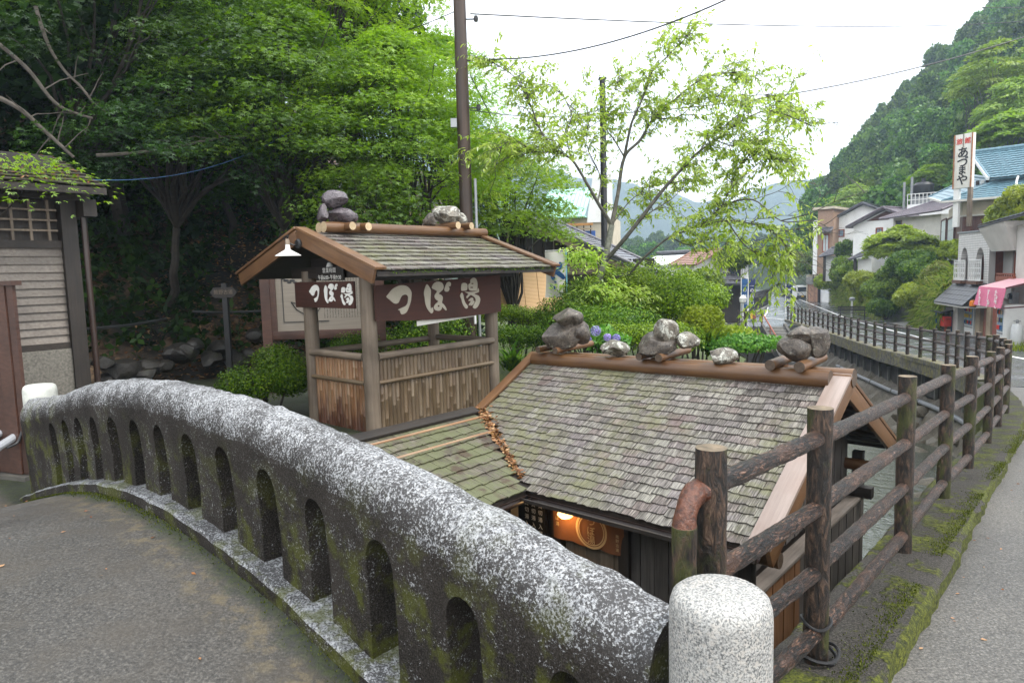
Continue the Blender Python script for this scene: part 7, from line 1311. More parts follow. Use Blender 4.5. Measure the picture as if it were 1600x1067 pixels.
def inn():
    g = M_; f = Frame((26.45, 41), (29.6, 37.6)); fl = Frame((30.2, 48.4), (26.45, 41)); h = thing('inn', 'two storey inn with blue tiled roofs and red brown cladding', 'inn', (28, 43, -1)); L = 8.; zb = .0
    ze = f.pix(1488, 316)[1]; zl = fl.pix(1442, 331)[1]; zc = f.pix(1500, 338)[1]; z1 = f.pix(1500, 385)[1]
    x = .35
    while x < L: slab(h, 'cladding_board', f, x, x+.17, z1-.6, zc, .30-.012*(int(x/.18) % 2), .36, g['brwall']); x += .18
    slab(h, 'upper_wall', f, .3, L, zc, ze+.25, .33, .5, g['cream']); slab(h, 'body', f, .36, L, zb-2.5, zc+.2, .37, 6, g['dark']); m = MB(); m.beam(f.P(.2, zc+.02, .22), f.P(L, zc+.02, .22), .12, .10); P('band', m, g['wallgrey'], h)
    aw = fl.len; slab(h, 'side_wall', fl, 1.0, aw-.1, zb-2.5, zc, .42, .6, g['brwall']); slab(h, 'side_upper', fl, 1.0, aw-.1, zc, ze, .42, .6, g['cream'])
    for a0, a1, z0, zt in ((fl.pix(1462, 360)[0], fl.pix(1469, 360)[0], fl.pix(1466, 380)[1], fl.pix(1466, 343)[1]), (fl.pix(1471, 360)[0], fl.pix(1481, 360)[0], fl.pix(1476, 380)[1], fl.pix(1476, 340)[1])): window(h, fl, a0, a1, z0, zt, .36, g['brwall'], g['paper'], 1, 2, .09)
    slab(h, 'balcony_rail', fl, 1.2, aw-.2, fl.pix(1466, 385)[1]-.1, fl.pix(1466, 383)[1], -.1, .3, g['dark']); slab(h, 'lower_wall', fl, .5, aw, zb-3, fl.pix(1466, 397)[1], .2, .5, g['brwall']); slab(h, 'white_band', fl, 2.5, aw+.4, fl.pix(1470, 407)[1], fl.pix(1470, 398)[1], -.3, .1, g['plaster'])
    # lower skirt roof: two slopes meeting at the corner
    A = f.P(-.5, ze-.02, -.75); B = f.P(L, ze+.0, -.75); C = f.P(L, ze+1.15, 1.7); D = f.P(1.9, ze+1.15, 1.7); tileroof(h, 'skirt_roof', A, B, C, D, 9, 26, g['bluetile'])
    E = fl.P(.2, zl, -.75); G_ = fl.P(1.6, zl+1.1, 1.7); tileroof(h, 'skirt_roof', E, A, D, G_, 9, 26, g['bluetile']); m = MB(); m.beam(A+Z3*.02, B+Z3*.02, .08, .12); m.beam(E+Z3*.02, A+Z3*.02, .08, .12); P('eave_fascia', m, g['wallgrey'], h); m = MB(); q = f.P(3.2, ze-.05, -.7); m.tube(smooth_path([f.P(2.9, ze+1.2, .6), f.P(2.9, ze+.7, .3), f.P(3.4, ze-.05, -.6), f.P(3.2, ze-.4, .2), f.P(2.9, ze-.8, .3)], 4), .06, 8); P('downpipe', m, g['white'], h)
    # upper storey and roof
    fu = Frame(f.P(1.8, 0, 1.6)[:2], f.P(9.5, 0, 1.6)[:2]); zu = fu.pix(1547, 281)[1]; zr_ = fu.pix(1518, 240, 2.6)[1]; a0 = fu.pix(1546, 281, -.5)[0]; r0 = fu.pix(1518, 240, 2.6)[0]; slab(h, 'upper_storey', fu, a0+.6, 9, ze+.4, zu, .2, 4, g['wallgrey'])
    for k in range(7): slab(h, 'gable_slat', fu, a0-1.0+.26*k, a0-1.0+.26*k+.18, ze+.9, zu+.1+.0*k, .9, .96, g['plaster'] if k % 2 else g['dark'])
    tileroof(h, 'main_roof', fu.P(a0, zu, -.5), fu.P(10, zu+.0, -.5), fu.P(10, zr_, 2.6), fu.P(r0, zr_, 2.6), 13, 34, g['bluetile'], th=.07); tileroof(h, 'back_roof', fu.P(10, zu, 5.7), fu.P(a0, zu, 5.7), fu.P(r0, zr_, 2.6), fu.P(10, zr_, 2.6), 6, 20, g['bluetile'])
    m = MB(); m.beam(fu.P(a0-.05, zu+.02, -.55), fu.P(r0-.05, zr_+.02, 2.6), .14, .18); P('white_verge', m, g['white'], h)
    # tall sign
    fs = Frame(at(1490, 280, 40.5)[:2], at(1517.5, 280, 39.6)[:2]); s = thing('inn_sign', 'tall white vertical inn sign with black and red writing and rusty edges', 'sign', fs.P(.5, 4)); z0, zt = fs.pix(1503, 294)[1], fs.pix(1503, 210)[1]; w = fs.len; t = NT('rust_streaked_sign'); v = t.co('Object', (3, 3, .25)); n1 = t.noise(v, 5, 5, .7); t.pbr(t.mix(t.ramp(n1, (.55, 0.), (.68, .75)), (.62, .61, .56), (.36, .22, .10)), .6); slab(s, 'panel', fs, 0, w, z0, zt, 0, .3, t.mat, .01)
    for a in (0, w): m = MB(); m.beam(fs.P(a, z0, -.02), fs.P(a, zt, -.02), .06, .06, 0, tuple(fs.r)); P('edge_strip', m, plain('rusty_edge', (.28, .13, .06), .7, .4), s)
    m = MB(); m.beam(fs.P(w/2, zt, -.02), fs.P(w/2, zt-.9, -.02), .03, .03, 0, tuple(fs.r)); P('drip_strip', m, M_['rockt'], s); H = zt-z0
    for i, (ch, zf) in enumerate((('あ', .66), ('づ', .49), ('ま', .33), ('や', .16))): O('lettering', text_mesh(ch, .66 if i != 2 else .52, g['black'], .004, .012), s, axes(fs.P(w*.5, z0+H*zf, -.02), fs.r, Z3, -fs.d))
    for ch, a in (('旅', .28), ('館', .74)): O('lettering', text_mesh(ch, .36, g['red'], .004, .004), s, axes(fs.P(w*a, z0+H*.87, -.02), fs.r, Z3, -fs.d))
    slab(s, 'support', fs, .0, .3, z0-2.2, z0, .05, .25, g['white']); slab(s, 'support', fs, w-.2, w, z0-2.2, z0, .05, .25, g['greylog'])
inn()
def white_houses():
    g = M_
    def gable(lab, f, zb, pk, l, r, mt, depth, rmat, wins=(), tri=None):
        h = thing('white_house', lab, 'house', f.P(f.len/2, zb), 'tile roofed houses above the road'); ap, zp = f.pix(*pk); al, zl = f.pix(*l); ar, zr2 = f.pix(*r); m = MB(); A = [f.P(al+.4, zb, 0), f.P(ar-.4, zb, 0), f.P(ar-.4, zr2+.1, 0), f.P(ap, zp-.15, 0), f.P(al+.4, zl+.1, 0)]; n = 5; m.add(A+[p+f.d*depth for p in A], [tuple(range(n))[::-1], tuple(range(n, 2*n))]+[(i, (i+1) % n, (i+1) % n+n, i+n) for i in range(n)]); P('wall', m, mt, h)
        tileroof(h, 'roof', f.P(al, zl, depth), f.P(al, zl, -.6), f.P(ap, zp, -.6), f.P(ap, zp, depth), 9, 14, rmat); tileroof(h, 'roof', f.P(ar, zr2, -.6), f.P(ar, zr2, depth), f.P(ap, zp, depth), f.P(ap, zp, -.6), 9, 14, rmat)
        for x0, x1, y0, y1, gl in wins: window(h, f, f.pix(x0, y0)[0], f.pix(x1, y0)[0], f.pix(x0, y1)[1], f.pix(x0, y0)[1], -.02, g['redwood'], g[gl], 2, 1, .1)
        return h
    f = Frame(at(1285, 390, 72)[:2], at(1388, 390, 68)[:2]); h = gable('white house with a pointed grey gable farthest along the road', f, 0, (1349, 318), (1288, 351), (1392, 334), g['plaster'], 7, g['greytile'], [(1305, 1320, 359, 371, 'glassb')])
    fb = Frame(at(1271, 390, 71)[:2], at(1301, 390, 69.7)[:2]); b = thing('brown_tiled_house', 'narrow brown tiled house end at the far left of the white houses', 'house', fb.P(1, 0)); zb = fb.pix(1280, 398)[1]; zt = fb.pix(1280, 328)[1]; slab(b, 'wall', fb, .4, fb.len, zb-2, zt, 0, 5, g['brick']); slab(b, 'white_column', fb, 0, .4, zb-2, fb.pix(1270, 345)[1], -.1, .6, g['plaster']); slab(b, 'roof_slab', fb, -.1, fb.len+.2, zt, zt+.25, -.3, 5.3, g['cream']); window(b, fb, fb.pix(1285, 380)[0], fb.pix(1296, 380)[0], fb.pix(1290, 394)[1], fb.pix(1290, 366)[1], -.02, g['redwood'], g['paper'], 2, 1, .1); tileroof(b, 'pent_roof', fb.P(.6, fb.pix(1280, 364)[1], -.8), fb.P(fb.len, fb.pix(1280, 364)[1], -.8), fb.P(fb.len, fb.pix(1280, 358)[1], 0), fb.P(.6, fb.pix(1280, 358)[1], 0), 3, 8, g['greytile'])
    f2 = Frame(at(1336, 390, 62)[:2], at(1420, 390, 58)[:2]); h2 = gable('white walled house with a red brown gable triangle behind the bright maple', f2, 0, (1385, 325), (1327, 356), (1440, 345), g['plaster'], 6, g['purptile'], [(1369, 1380, 356, 366, 'glassb')])
    m = MB(); ap, zp = f2.pix(1385, 328); a1, z1_ = f2.pix(1354, 346); m.add([f2.P(a1, z1_, -.04), f2.P(a1+1.9, z1_, -.04), f2.P(ap+1.2, zp-.5, -.04), f2.P(ap, zp-.1, -.04)]+[f2.P(a1, z1_, -.0), f2.P(a1+1.9, z1_, -.0), f2.P(ap+1.2, zp-.5, -.0), f2.P(ap, zp-.1, -.0)], [(0, 1, 2, 3), (7, 6, 5, 4), (0, 4, 5, 1), (1, 5, 6, 2), (2, 6, 7, 3), (3, 7, 4, 0)]); P('gable_cladding', m, g['brwall'], h2)
    for x0, x1, yb, yt, Y, lab in ((1283, 1322, 398, 386, 66, 'low dark tiled porch roof at the left of the white houses'), (1332, 1362, 402, 388, 60, 'small dark tiled gate roof half hidden by the pine')):
        q = Frame(at(x0, 395, Y)[:2], at(x1, 395, Y-1.5)[:2]); t = thing('porch', lab, 'porch', q.P(1, 0), 'tiled porches of the white houses'); z0 = q.pix((x0+x1)/2, yb)[1]; z1 = q.pix((x0+x1)/2, yt)[1]; tileroof(t, 'roof', q.P(0, z0-.2, -.6), q.P(q.len, z0+.2, -.6), q.P(q.len, z1+.1, 1.5), q.P(.5, z1-.1, 1.5), 5, 12, g['greytile']); slab(t, 'wall', q, .4, q.len-.1, z0-2.5, z0-.1, .2, 1.5, g['plaster']); slab(t, 'post', q, .3, .5, z0-2.5, z0-.1, -.3, -.1, g['dark'])
    f3 = Frame(at(1392, 370, 56)[:2], at(1470, 370, 52)[:2]); t = thing('purple_roofed_house', 'pale house with a broad purple grey tiled roof left of the inn', 'house', f3.P(2, 0)); z0 = f3.pix(1420, 340)[1]; z1 = f3.pix(1430, 315)[1]; tileroof(t, 'roof', f3.P(-.6, z0, -.7), f3.P(f3.len+.5, z0+.25, -.7), f3.P(f3.len+.5, z1+.2, 3), f3.P(1.0, z1, 3), 12, 26, g['purptile']); slab(t, 'wall', f3, .2, f3.len, 0, z0+.05, 0, 5, g['wallgrey']); window(t, f3, f3.pix(1400, 360)[0], f3.pix(1404, 360)[0]+.3, f3.pix(1400, 362)[1], f3.pix(1400, 345)[1], -.02, g['greylog'], g['glass'])
    f4 = Frame(at(1418, 310, 60)[:2], at(1486, 310, 58)[:2]); t = thing('flat_roof', 'flat roofed white block with railing and dark tank behind the purple roof', 'building', f4.P(2, 0)); z0, z1 = f4.pix(1450, 318)[1], f4.pix(1450, 307)[1]; slab(t, 'wall', f4, 0, f4.len, 0, z0, 0, 5, g['plaster']); m = MB()
    for k in range(12): m.beam(f4.P(f4.len*k/11, z0, .1), f4.P(f4.len*k/11, z1+.3, .1), .05, .05, 0, tuple(f4.r))
    for zz in (z0+.4, z1+.3): m.beam(f4.P(0, zz, .1), f4.P(f4.len, zz, .1), .06, .06)
    P('railing', m, g['white'], t); a, z = f4.pix(1443, 297, 1); O('tank', MB().lathe([(.75, -.6), (.8, -.5), (.8, .4), (.6, .62), (.15, .7), (.15, 1.0), (.0, 1.0)], n=20).mesh(g['black']), t, Matrix.Translation(f4.P(a, z, 1))); slab(t, 'tank_base', f4, a-.8, a+.8, z0, z-.58, .3, 1.7, g['grey'])
    for px_, y0, y1 in ((1424, 318, 276), (1412, 318, 284)): a, zt = f4.pix(px_, y1); log('chimney_pipe', f4.P(a, 0, .5), f4.P(a, zt, .5), .10, [g['grey'], g['grey']], t, 10, 1)
    # garage in the bank
    f5 = Frame(at(1262, 465, 86)[:2], at(1292, 467, 82)[:2]); t = thing('garage', 'grey roadside garage with a brown wooden door beside the van', 'garage', f5.P(1, -3)); zb = zr(85)-.1; za = f5.pix(1270, 444)[1]; zc = f5.pix(1270, 433)[1]; slab(t, 'lintel', f5, -.1, f5.len, za, zc, -.2, 3, g['concrete'], .03); slab(t, 'back_wall', f5, 0, f5.len, zb, za, 1.6, 3, g['plaster']); am = f5.pix(1278, 460)[0]
    n = 8
    for k in range(n): slab(t, 'door_board', f5, am*k/n, am*(k+1)/n-.02, zb, za, .02*(k % 2), .06, wood('garage_door_wood', (.24, .12, .07), (.36, .20, .12), 2, .6) if k == 0 else bpy.data.materials['garage_door_wood'])
    slab(t, 'jamb', f5, am, am+.15, zb, za, -.05, .8, g['dark']); slab(t, 'inner_wall', f5, am+.15, f5.len, zb, za, .25, .4, g['plaster']); slab(t, 'end_wall', f5, -.15, 0.0, zb, zc+.3, -.1, 3, g['cream'])
    c = at(1282, 420, 78); t = thing('lantern_shelter', 'small roofed stand with glowing orange panels above the garage', 'shelter', c); m = MB(); m.box(c+Z3*.35, (1.8, .8, .12)); P('roof', m, g['greylog'], t); m = MB(); m.box(c, (.5, .3, .5)); P('panel', m, g['orange'], t); m = MB(); m.box(c+Vector((-.6, 0, -.05)), (.35, .3, .4)); P('pale_panel', m, g['cream'], t)
    for dx in (-.8, .8): log('post', c+Vector((dx, 0, -1.5)), c+Vector((dx, 0, .35)), .06, [g['dark'], g['dark']], t, 6, 1)
white_houses()
def bank():
    g = M_
    t = NT('mossy_bank'); v = t.co('World'); n1 = t.noise(v, 2, 7, .7); n2 = t.noise(v, 9, 5, .7); mossy = t.pbr(t.mix(t.ramp(n1, (.4, 0.), (.6, 1.)), t.mix(n2, (.05, .055, .03), (.22, .20, .15)), t.mix(n2, (.03, .045, .01), (.12, .16, .035))), .85, t.bump(n2, 1., .15))
    for ya, yb, nm in ((35.8, 40.6, 'embankment'), (45.5, 78, 'embankment')):
        prof = [(1.9, -.1), (2.0, .9), (2.3, 2.0), (2.9, 2.7), (4.5, 3.3), (8, 4.0), (14, 5.5), (30, 14)]
        V = []; F = []; ys = np.arange(ya, yb+.01, .6); k = len(prof)
        for j, y in enumerate(ys):
            e = min(1, (y-ya)/1.2+.25, (yb-y)/1.2+.25)
            for x, z in prof: V.append((EXL(y)+x+(1-e)*.9*min(1, z)+.12*mnoise.noise((y*.9, z*2, x)), y, zr(y)+z*(.55+.45*e if z > 0 else 1)+.10*mnoise.noise((y*1.3, x, 3))))
        for j in range(len(ys)-1):
            for i in range(k-1): a = j*k+i; F.append((a, a+1, a+k+1, a+k))
        F += [tuple(range(k))[::-1]+(), tuple((len(ys)-1)*k+i for i in range(k))]
        V += [(EXL(ya)+30, ya, -4), (EXL(yb)+30, yb, -4)]
        me = bpy.data.meshes.new(nm); me.from_pydata(V, [], F); setm(me, mossy); me.polygons.foreach_set('use_smooth', [True]*len(F)); O(nm, me, kind='structure')
    V = []; F = []
    for i in range(9):
        x = i/8; 
        for y in (40.4, 43, 45.8): V.append((EXL(y)+1.6+9*x, y+1.5*x, zr(y)+.004+2.6*x*x))
    for i in range(8):
        for j in range(2): a = i*3+j; F.append((a, a+1, a+4, a+3))
    me = bpy.data.meshes.new('driveway'); me.from_pydata(V, [], F); setm(me, g['concrete']); O('driveway', me, kind='structure')
    c = at(1408, 385, 50); maple('maple_tree', 'bright spreading maple in front of the white houses', (c.x, c.y, zr(50)+3), c, 2.5, 1.35, 150, 70, .26, 'yshrub', None, tpl=T_CLUMP, L=1.1, low=-.2, tr=.12)
    SB = [((1452, 425), 41.5, (1.6, 1.3, 1.1), 5000, .17, 'azalea', 'dark green shrub on the bank left of the inn'), ((1478, 440), 38.6, (1.3, 1.2, 1.1), 4200, .17, 'grass', 'brownish pine shrub beside the tiled shop wall'), ((1335, 425), 62, (2.1, 1.7, 1.5), 5200, .22, 'shrub', 'rounded green shrub on the bank above the bench'),
          ((1352, 452), 55, (2.1, 1.5, 1.3), 5200, .20, 'yshrub', 'light green bush hanging over the bank above the bench'), ((1402, 450), 46.5, (2.0, 1.4, 1.35), 5600, .18, 'shrub', 'broad green bush right of the bench'), ((1443, 470), 39.6, (1.5, 1.2, 1.0), 4200, .16, 'yshrub', 'pale green hanging bush above the driveway mouth'), ((1290, 412), 80, (2.6, 2.0, 1.9), 4200, .28, 'shrub', 'green shrub above the roadside garage'),
          ((1318, 392), 64, (1.1, 1.0, 1.0), 2200, .18, 'azalea', 'small clipped pine before the white house wall'), ((1385, 482), 45.8, (1.2, .9, .8), 2800, .16, 'azalea', 'low dark bush at the left edge of the driveway'), ((1250, 412), 92, (2.2, 2.0, 2.2), 3600, .30, 'yshrub', 'yellow green bush above the van'), ((1310, 440), 70, (2.0, 1.5, 1.6), 4200, .24, 'yshrub', 'light bush right of the garage'), ((1484, 395), 41, (.8, .7, .7), 1800, .15, 'yshrub', 'small clipped bush under the inn corner'), ((1580, 340), 36.2, (1.3, 1.0, .8), 3000, .16, 'yshrub', 'yellow green bush in front of the inn cladding'), ((1425, 415), 45, (1.6, 1.3, 1.0), 4600, .17, 'azalea', 'dark shrub below the bright spreading maple'), ((1595, 325), 35.6, (1.2, 1.0, 1.0), 3000, .16, 'yshrub', 'yellow green bush at the right edge before the inn')]
    for (px, py), Y, rad, n, lf, mt, lab in SB: c = at(px, py, Y); bush('bank_shrub', lab, 'shrub', c, rad, n, lf, mt, 'shrubs on the roadside bank', ground=c.z-rad[2]*.9, tpl=T_CLUMP, lobes=9, sep=.72, lsc=.9)
    # grass hanging over the bank
    n = 15000; yy = np.concatenate([RNG.uniform(35.8, 40.4, 7000), RNG.uniform(46, 74, 8000)]); hh = RNG.random(n)**.7*3.2+.15; pos = np.array([(EXL(y)+1.95+.35*min(1, h/2.6)+RNG.normal()*.12+max(0, h-2.4)*1.2, y, zr(y)+h) for y, h in zip(yy, hh)]); ax = np.stack([-np.ones(n)*.5, RNG.normal(scale=.5, size=n)-.3, RNG.normal(scale=.5, size=n)-.55], 1); O('bank_grass', leaf_mesh(pos, ax, np.tile([-.6, -.4, .6], (n, 1))+RNG.normal(scale=.3, size=(n, 3)), RNG.uniform(.35, .85, n), T_BLADE, g['grass']), kind='stuff')
    # small clump of grass by the gas bottle
    n = 500; P0 = at(1597, 556, 25.2); pos = np.array([(P0.x+RNG.uniform(-.6, 2), P0.y+RNG.uniform(-1, 1), zr(25.2)) for _ in range(n)]); ax = RNG.normal(scale=.4, size=(n, 3)); ax[:, 2] += 1; O('roadside_grass', leaf_mesh(pos, ax, rdir(n), RNG.uniform(.15, .35, n), T_BLADE, g['yshrub']), kind='stuff')
    # bench and its lamp
    c = at(1333, 492, 51); z = zr(51); b = thing('bench', 'dark slatted roadside bench below the leafy bank', 'bench', (c.x, c.y, z)); f = Frame((c.x-.9, c.y+.5), (c.x+.9, c.y-.3))
    for k in range(4): slab(b, 'seat_slat', f, 0, f.len, z+.42, z+.46, -.25+.13*k, -.15+.13*k, g['dark'])
    for k in range(3): slab(b, 'back_slat', f, 0, f.len, z+.55+.13*k, z+.65+.13*k, .28, .32, g['dark'])
    for a in (.15, f.len-.2): slab(b, 'leg', f, a, a+.06, z, z+.9, .24, .30, g['dark']); slab(b, 'leg', f, a, a+.06, z, z+.42, -.2, -.14, g['dark'])
    c = at(1331, 488, 51.6); z = zr(51.6); l = thing('lamp_post', 'short white lamp post standing behind the bench', 'lamp post', (c.x, c.y, z)); log('post', (c.x, c.y, z), (c.x, c.y, z+1.35), .07, [g['white'], g['white']], l, 10, 1); O('head', MB().lathe([(.08, 0), (.2, .05), (.22, .2), (.05, .3), (.0, .3)], n=12).mesh(g['grey']), l, Matrix.Translation((c.x, c.y, z+1.3)))
    # oncoming small white van
    c = at(1250, 467, 96); z = zr(96); v = thing('van', 'small white van driving towards the viewer on the wet road', 'van', (c.x, c.y, z)); rz = math.radians(-12); M = Matrix.Translation((c.x, c.y, z)) @ Matrix.Rotation(rz, 4, 'Z')
    m = MB(); W2 = .74; prof = [(-1.7, .28), (-1.75, .75), (-1.62, 1.05), (-1.15, 1.75), (-.9, 1.86), (1.5, 1.88), (1.66, 1.7), (1.7, .3)]; n = len(prof); A = [(-W2*(1 if zz < 1.1 else .9), y, zz) for y, zz in prof]; B = [(W2*(1 if zz < 1.1 else .9), y, zz) for y, zz in prof]; m.add(A+B, [tuple(range(n))[::-1], tuple(range(n, 2*n))]+[(i, (i+1) % n, (i+1) % n+n, i+n) for i in range(n)]); O('body', m.mesh(g['white'], bev=.04), v, M)
    def vb(nm, c_, s_, mt, bev=.01): m = MB(); m.box((0, 0, 0), s_); O(nm, m.mesh(g[mt], bev=bev), v, M @ Matrix.Translation(c_))
    m = MB(); m.hexa([(-.62, -1.64, 1.07), (.62, -1.64, 1.07), (.60, -1.60, 1.07), (-.60, -1.60, 1.07), (-.56, -1.22, 1.68), (.56, -1.22, 1.68), (.55, -1.17, 1.68), (-.55, -1.17, 1.68)]); O('windscreen', m.mesh(g['glass']), v, M)
    vb('bumper', (0, -1.74, .42), (1.46, .12, .26), 'black', .03); vb('number_plate', (0, -1.81, .44), (.33, .02, .17), 'yellow', .004)
    for sx in (-.55, .55): vb('headlight', (sx, -1.76, .72), (.26, .05, .2), 'glassb', .02); vb('mirror', (sx*1.6, -1.25, 1.15), (.12, .1, .22), 'black', .02); vb('side_window', (sx*1.29, .1, 1.35), (.03, 2.2, .45), 'glass')
    for sx in (-.62, .62):
        for sy in (-1.15, 1.15): m = MB(); m.lathe([(.0, -.08), (.17, -.08), (.19, -.06), (.28, -.07), (.28, .07), (.19, .06), (.17, .08), (.0, .08)], n=16); w_ = O('wheel', m.mesh(g['tire']), v, M @ Matrix.Translation((sx, sy, .28)) @ Matrix.Rotation(math.pi/2, 4, 'Y'))
bank()
def hills():
    g = M_
    xf = lambda y: EXL(y)+interp(y, [40, 60, 80, 110, 165], [17, 14, 8, 0.5, -3])
    hz_ = lambda x, y: zr(y)+3.5*interp(y, [40, 90, 110], [1, .6, 0])+1.02*max(0, x-xf(y))*(1-.0018*max(0, x-xf(y)))
    def hf(a, b): y = 38+118*b; x = xf(y)-3+120*a; z = hz_(x, y)-.3; px = proj((x, y, z))[0]; k = at(px, interp(px, SX, SY)+70, y).z if 0 < px < 4000 else z; return (x, y, max(zr(y)-1, min(z, k)))
    SX = [1285, 1305, 1318, 1345, 1400, 1440, 1470, 1505, 1530]; SY = [300, 262, 222, 172, 108, 62, 30, -6, -60]
    O('right_hillside', grid_mesh(hf, 60, 60, g['wooded']), kind='structure')
    protos = []
    for q in range(4):
        rad = (2.5, 2.5, 3.0+.3*q); p, qn = shell((0, 0, 0), rad, 3600, 12, .30, sep=.74, lsc=.8); qn = qn+RNG.normal(scale=.7, size=qn.shape); ax = np.cross(qn, rdir(len(qn))); ax[:, 2] -= .15; lum = np.clip(RNG.random(len(p))*.7+.15, 0, 1); cr = leaf_mesh(p, ax, qn, RNG.uniform(.38, .75, len(p)), T_CLUMP, g['hill'], lum); mb = MB(); limb(mb, (0, 0, -6.5), (.2, 0, 1.5), .2, .08, 0, 4, 6, .02)
        for k in range(4): a = 6.28*k/4+q; limb(mb, (0, 0, -2+.4*k), (1.6*math.cos(a), 1.6*math.sin(a), .2*k), .07, .02, .1, 3, 4)
        protos.append((cr, mb.mesh(g['trunk'])))
    SX = [1285, 1305, 1318, 1345, 1400, 1440, 1470, 1505, 1530]; SY = [300, 262, 222, 172, 108, 62, 30, -6, -60]
    pts = []; tries = 0
    while len(pts) < 205 and tries < 9000:
        tries += 1; y = random.uniform(60, 150); x = xf(y)+random.uniform(-1.5, 85); z = hz_(x, y); s = random.uniform(.85, 1.3); px, py = proj((x, y, z+5.2*s)); pt, pyt = proj((x, y, z+8.0*s))
        if px < 1270 or px > 1720 or pyt < -160: continue
        hw = 2.6*s/y*1067
        if pyt < interp(px-hw*.6, SX, SY)+random.uniform(-22, 14): continue
        if any((x-a)**2+(y-b)**2 < (3.6)**2 for a, b, *_ in pts): continue
        pts.append((x, y, z, s))
    for i, (x, y, z, s) in enumerate(pts):
        cr, tk = protos[i % 4]; M = Matrix.Translation((x, y, z+5.0*s)) @ Matrix.Rotation(random.uniform(0, 6.28), 4, 'Z') @ Matrix.Diagonal((s, s, s*random.uniform(.85, 1.15), 1)); r_ = thing('hill_tree', 'broadleaf tree in the dense wood on the right hill', 'tree', M=M, group='trees on the right hill'); O('crown', cr, r_, M); O('trunk', tk, r_, M)
    # bamboo and bright trees at the right edge of the hill
    for px, py, Y, R, H, mt, lab in ((1560, 110, 64, 3.4, 2.6, 'hilly', 'feathery yellow green bamboo clump high on the right hill'), (1585, 165, 60, 3.0, 2.2, 'hilly', 'lower feathery bamboo clump at the right edge of the hill'), (1530, 130, 70, 2.6, 2.0, 'hilly', 'olive bamboo plume left of the big bamboo clump'), (1580, 205, 54, 2.8, 1.4, 'maple2', 'bright green layered tree just above the inn roof'), (1335, 315, 84, 3.0, 2.0, 'hilly', 'bright bamboo grove behind the white houses'), (1455, 282, 66, 1.7, 1.3, 'maple2', 'bright small tree behind the dark water tank')):
        c = at(px, py, Y); maple('bamboo_clump' if mt == 'hilly' else 'bright_tree', lab, (c.x, c.y+1, hz_(c.x, c.y+1)), c, R, H, 90, 60, .38, mt, 'bright trees on the right hill', tpl=T_KITE if mt == 'hilly' else T_CLUMP, L=1.5, trunk='trunk', tr=.12)
    # middle distance: wooded slopes beyond the bend
    def mf(a, b):
        x = -60+230*a; y = 150+120*b; px = 800+x/y*1067; h = interp(px, [500, 740, 900, 1000, 1090, 1180, 1260, 1330, 1500], [30, 24, 14, 9, 7, 8, 13, 22, 40]); return (x, y, -4+h*b**.8+2.2*mnoise.noise((x*.05, y*.05, 1)))
    O('middle_hillside', grid_mesh(mf, 70, 24, g['wooded']), kind='structure')
    for i in range(75):
        for _ in range(30):
            a, b = random.random(), random.random(); x, y, z = mf(a, b); px, py = proj((x, y, z+5))
            if 880 < px < 1330: break
        cr, tk = protos[i % 4]; s = random.uniform(.9, 1.5); M = Matrix.Translation((x, y, z+3.8*s)) @ Matrix.Rotation(random.uniform(0, 6.28), 4, 'Z') @ Matrix.Scale(s, 4); r_ = thing('valley_tree', 'hazy tree in the woods beyond the bend of the road', 'tree', M=M, group='trees beyond the bend'); O('crown', cr, r_, M); O('trunk', tk, r_, M)
    # far mountain
    MX = [300, 600, 740, 800, 850, 900, 960, 1000, 1040, 1100, 1150, 1200, 1240, 1280, 1310, 1360, 1500, 1700]; MY = [165, 165, 165, 232, 262, 276, 283, 290, 300, 318, 316, 292, 280, 284, 296, 310, 330, 340]
    def ff(a, b):
        px = 480+1220*a; y = 850+350*b; k = at(px, interp(px, MX, MY), 990); prof = math.sin(min(1, b*2.5)*math.pi/2)*(1-.35*max(0, b-.4)); n_ = mnoise.fractal((px*.02, b*5, 0), 1, 2, 5)*7+mnoise.noise((px*.12, b*22, 4))*3; return ((px-800)/1067*y, y, -6+(k.z+6)*prof*1.0+n_*min(1, b*4))
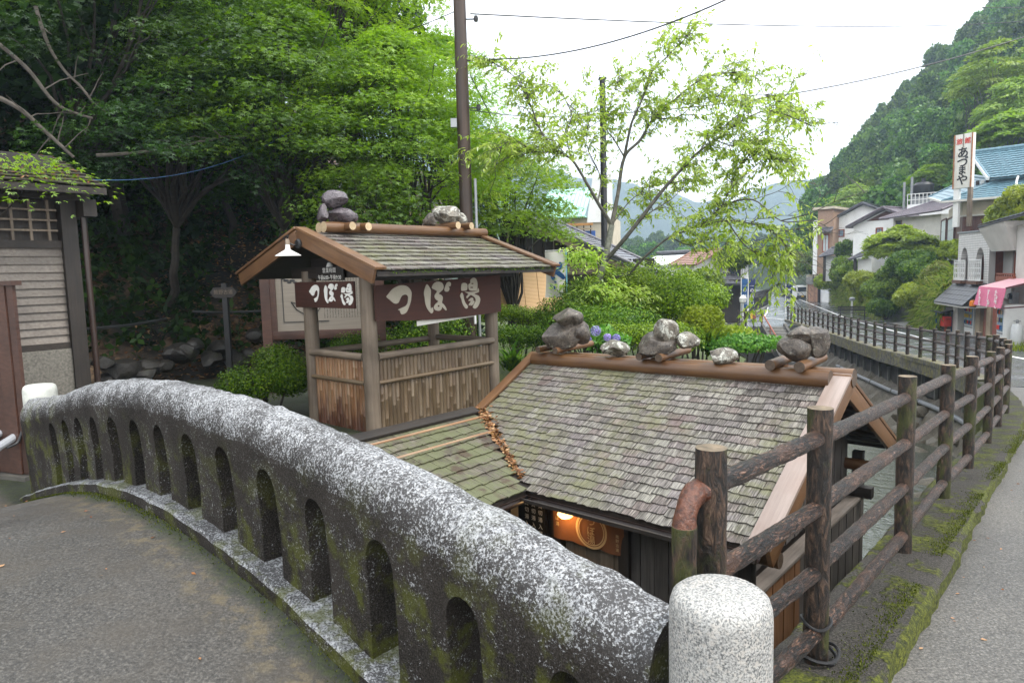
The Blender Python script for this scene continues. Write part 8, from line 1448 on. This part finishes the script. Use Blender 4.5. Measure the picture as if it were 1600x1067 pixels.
    O('far_mountain', grid_mesh(ff, 260, 60, g['wooded']), kind='structure')
    mb = MB(); mb.box((350, 600, 130.5), (1500, 1290, 283)); t = NT('pale_air'); v = t.n('ShaderNodeVolumePrincipled'); v.inputs['Color'].default_value = (.60, .78, 1, 1); v.inputs['Density'].default_value = .0008; v.inputs['Anisotropy'].default_value = 0.2; t.set(t.out.inputs['Volume'], v.outputs[0]); mb.v = [tuple(q) for q in mb.v]; P('haze', mb, t.mat, kind='stuff')
hills()
def small_litter():
    g = M_; n = 26; pos = []
    while len(pos) < n:
        s = random.uniform(.6, 5.3); t = -1.62-abs(random.gauss(0, .45)); 
        if t < -3.2: continue
        pos.append(tuple(W(t, s, par_deck(s)+.006)))
    for _ in range(40): y = random.uniform(2.5, 12); t, s = random.uniform(.2, 9), 0; p = W(t, -.27-abs(random.gauss(0, .25))); pos.append((p.x, p.y, zr(p.y)+.006))
    pos = np.array(pos); k = len(pos); nr = RNG.normal(scale=.25, size=(k, 3)); nr[:, 2] += 1; O('fallen_leaves', leaf_mesh(pos, rdir(k)*np.array([1, 1, .1]), nr, RNG.uniform(.012, .034, k), T_KITE, g['deadleaf']), kind='stuff')
    # tufts of moss and grass along the foot of the parapet and on the kerb
    q = []
    for _ in range(2600):
        s = random.choice((random.gauss(4.9, .4), random.gauss(3.4, .5), random.uniform(.8, 5.5))); t = -1.54-abs(random.gauss(0, .03)); q.append(tuple(W(t, s, par_deck(s)+.004)))
    for _ in range(12000):
        t = random.uniform(-1.2, 9); e = mnoise.noise((t*1.3, 3, 1)); 
        if e < -.12: continue
        p = W(t, -.20+abs(random.gauss(0, .05))-.03); q.append((p.x, p.y, zr(p.y)+.112))
    q = np.array(q); k = len(q); ax = RNG.normal(scale=.6, size=(k, 3)); ax[:, 2] = abs(ax[:, 2])+.6; O('moss_tufts', leaf_mesh(q, ax, rdir(k), RNG.uniform(.006, .014, k), T_KITE, leafmat('moss_tuft', [(.03, .04, .004), (.06, .075, .008), (.11, .125, .015)], .3)), kind='stuff')
small_litter()
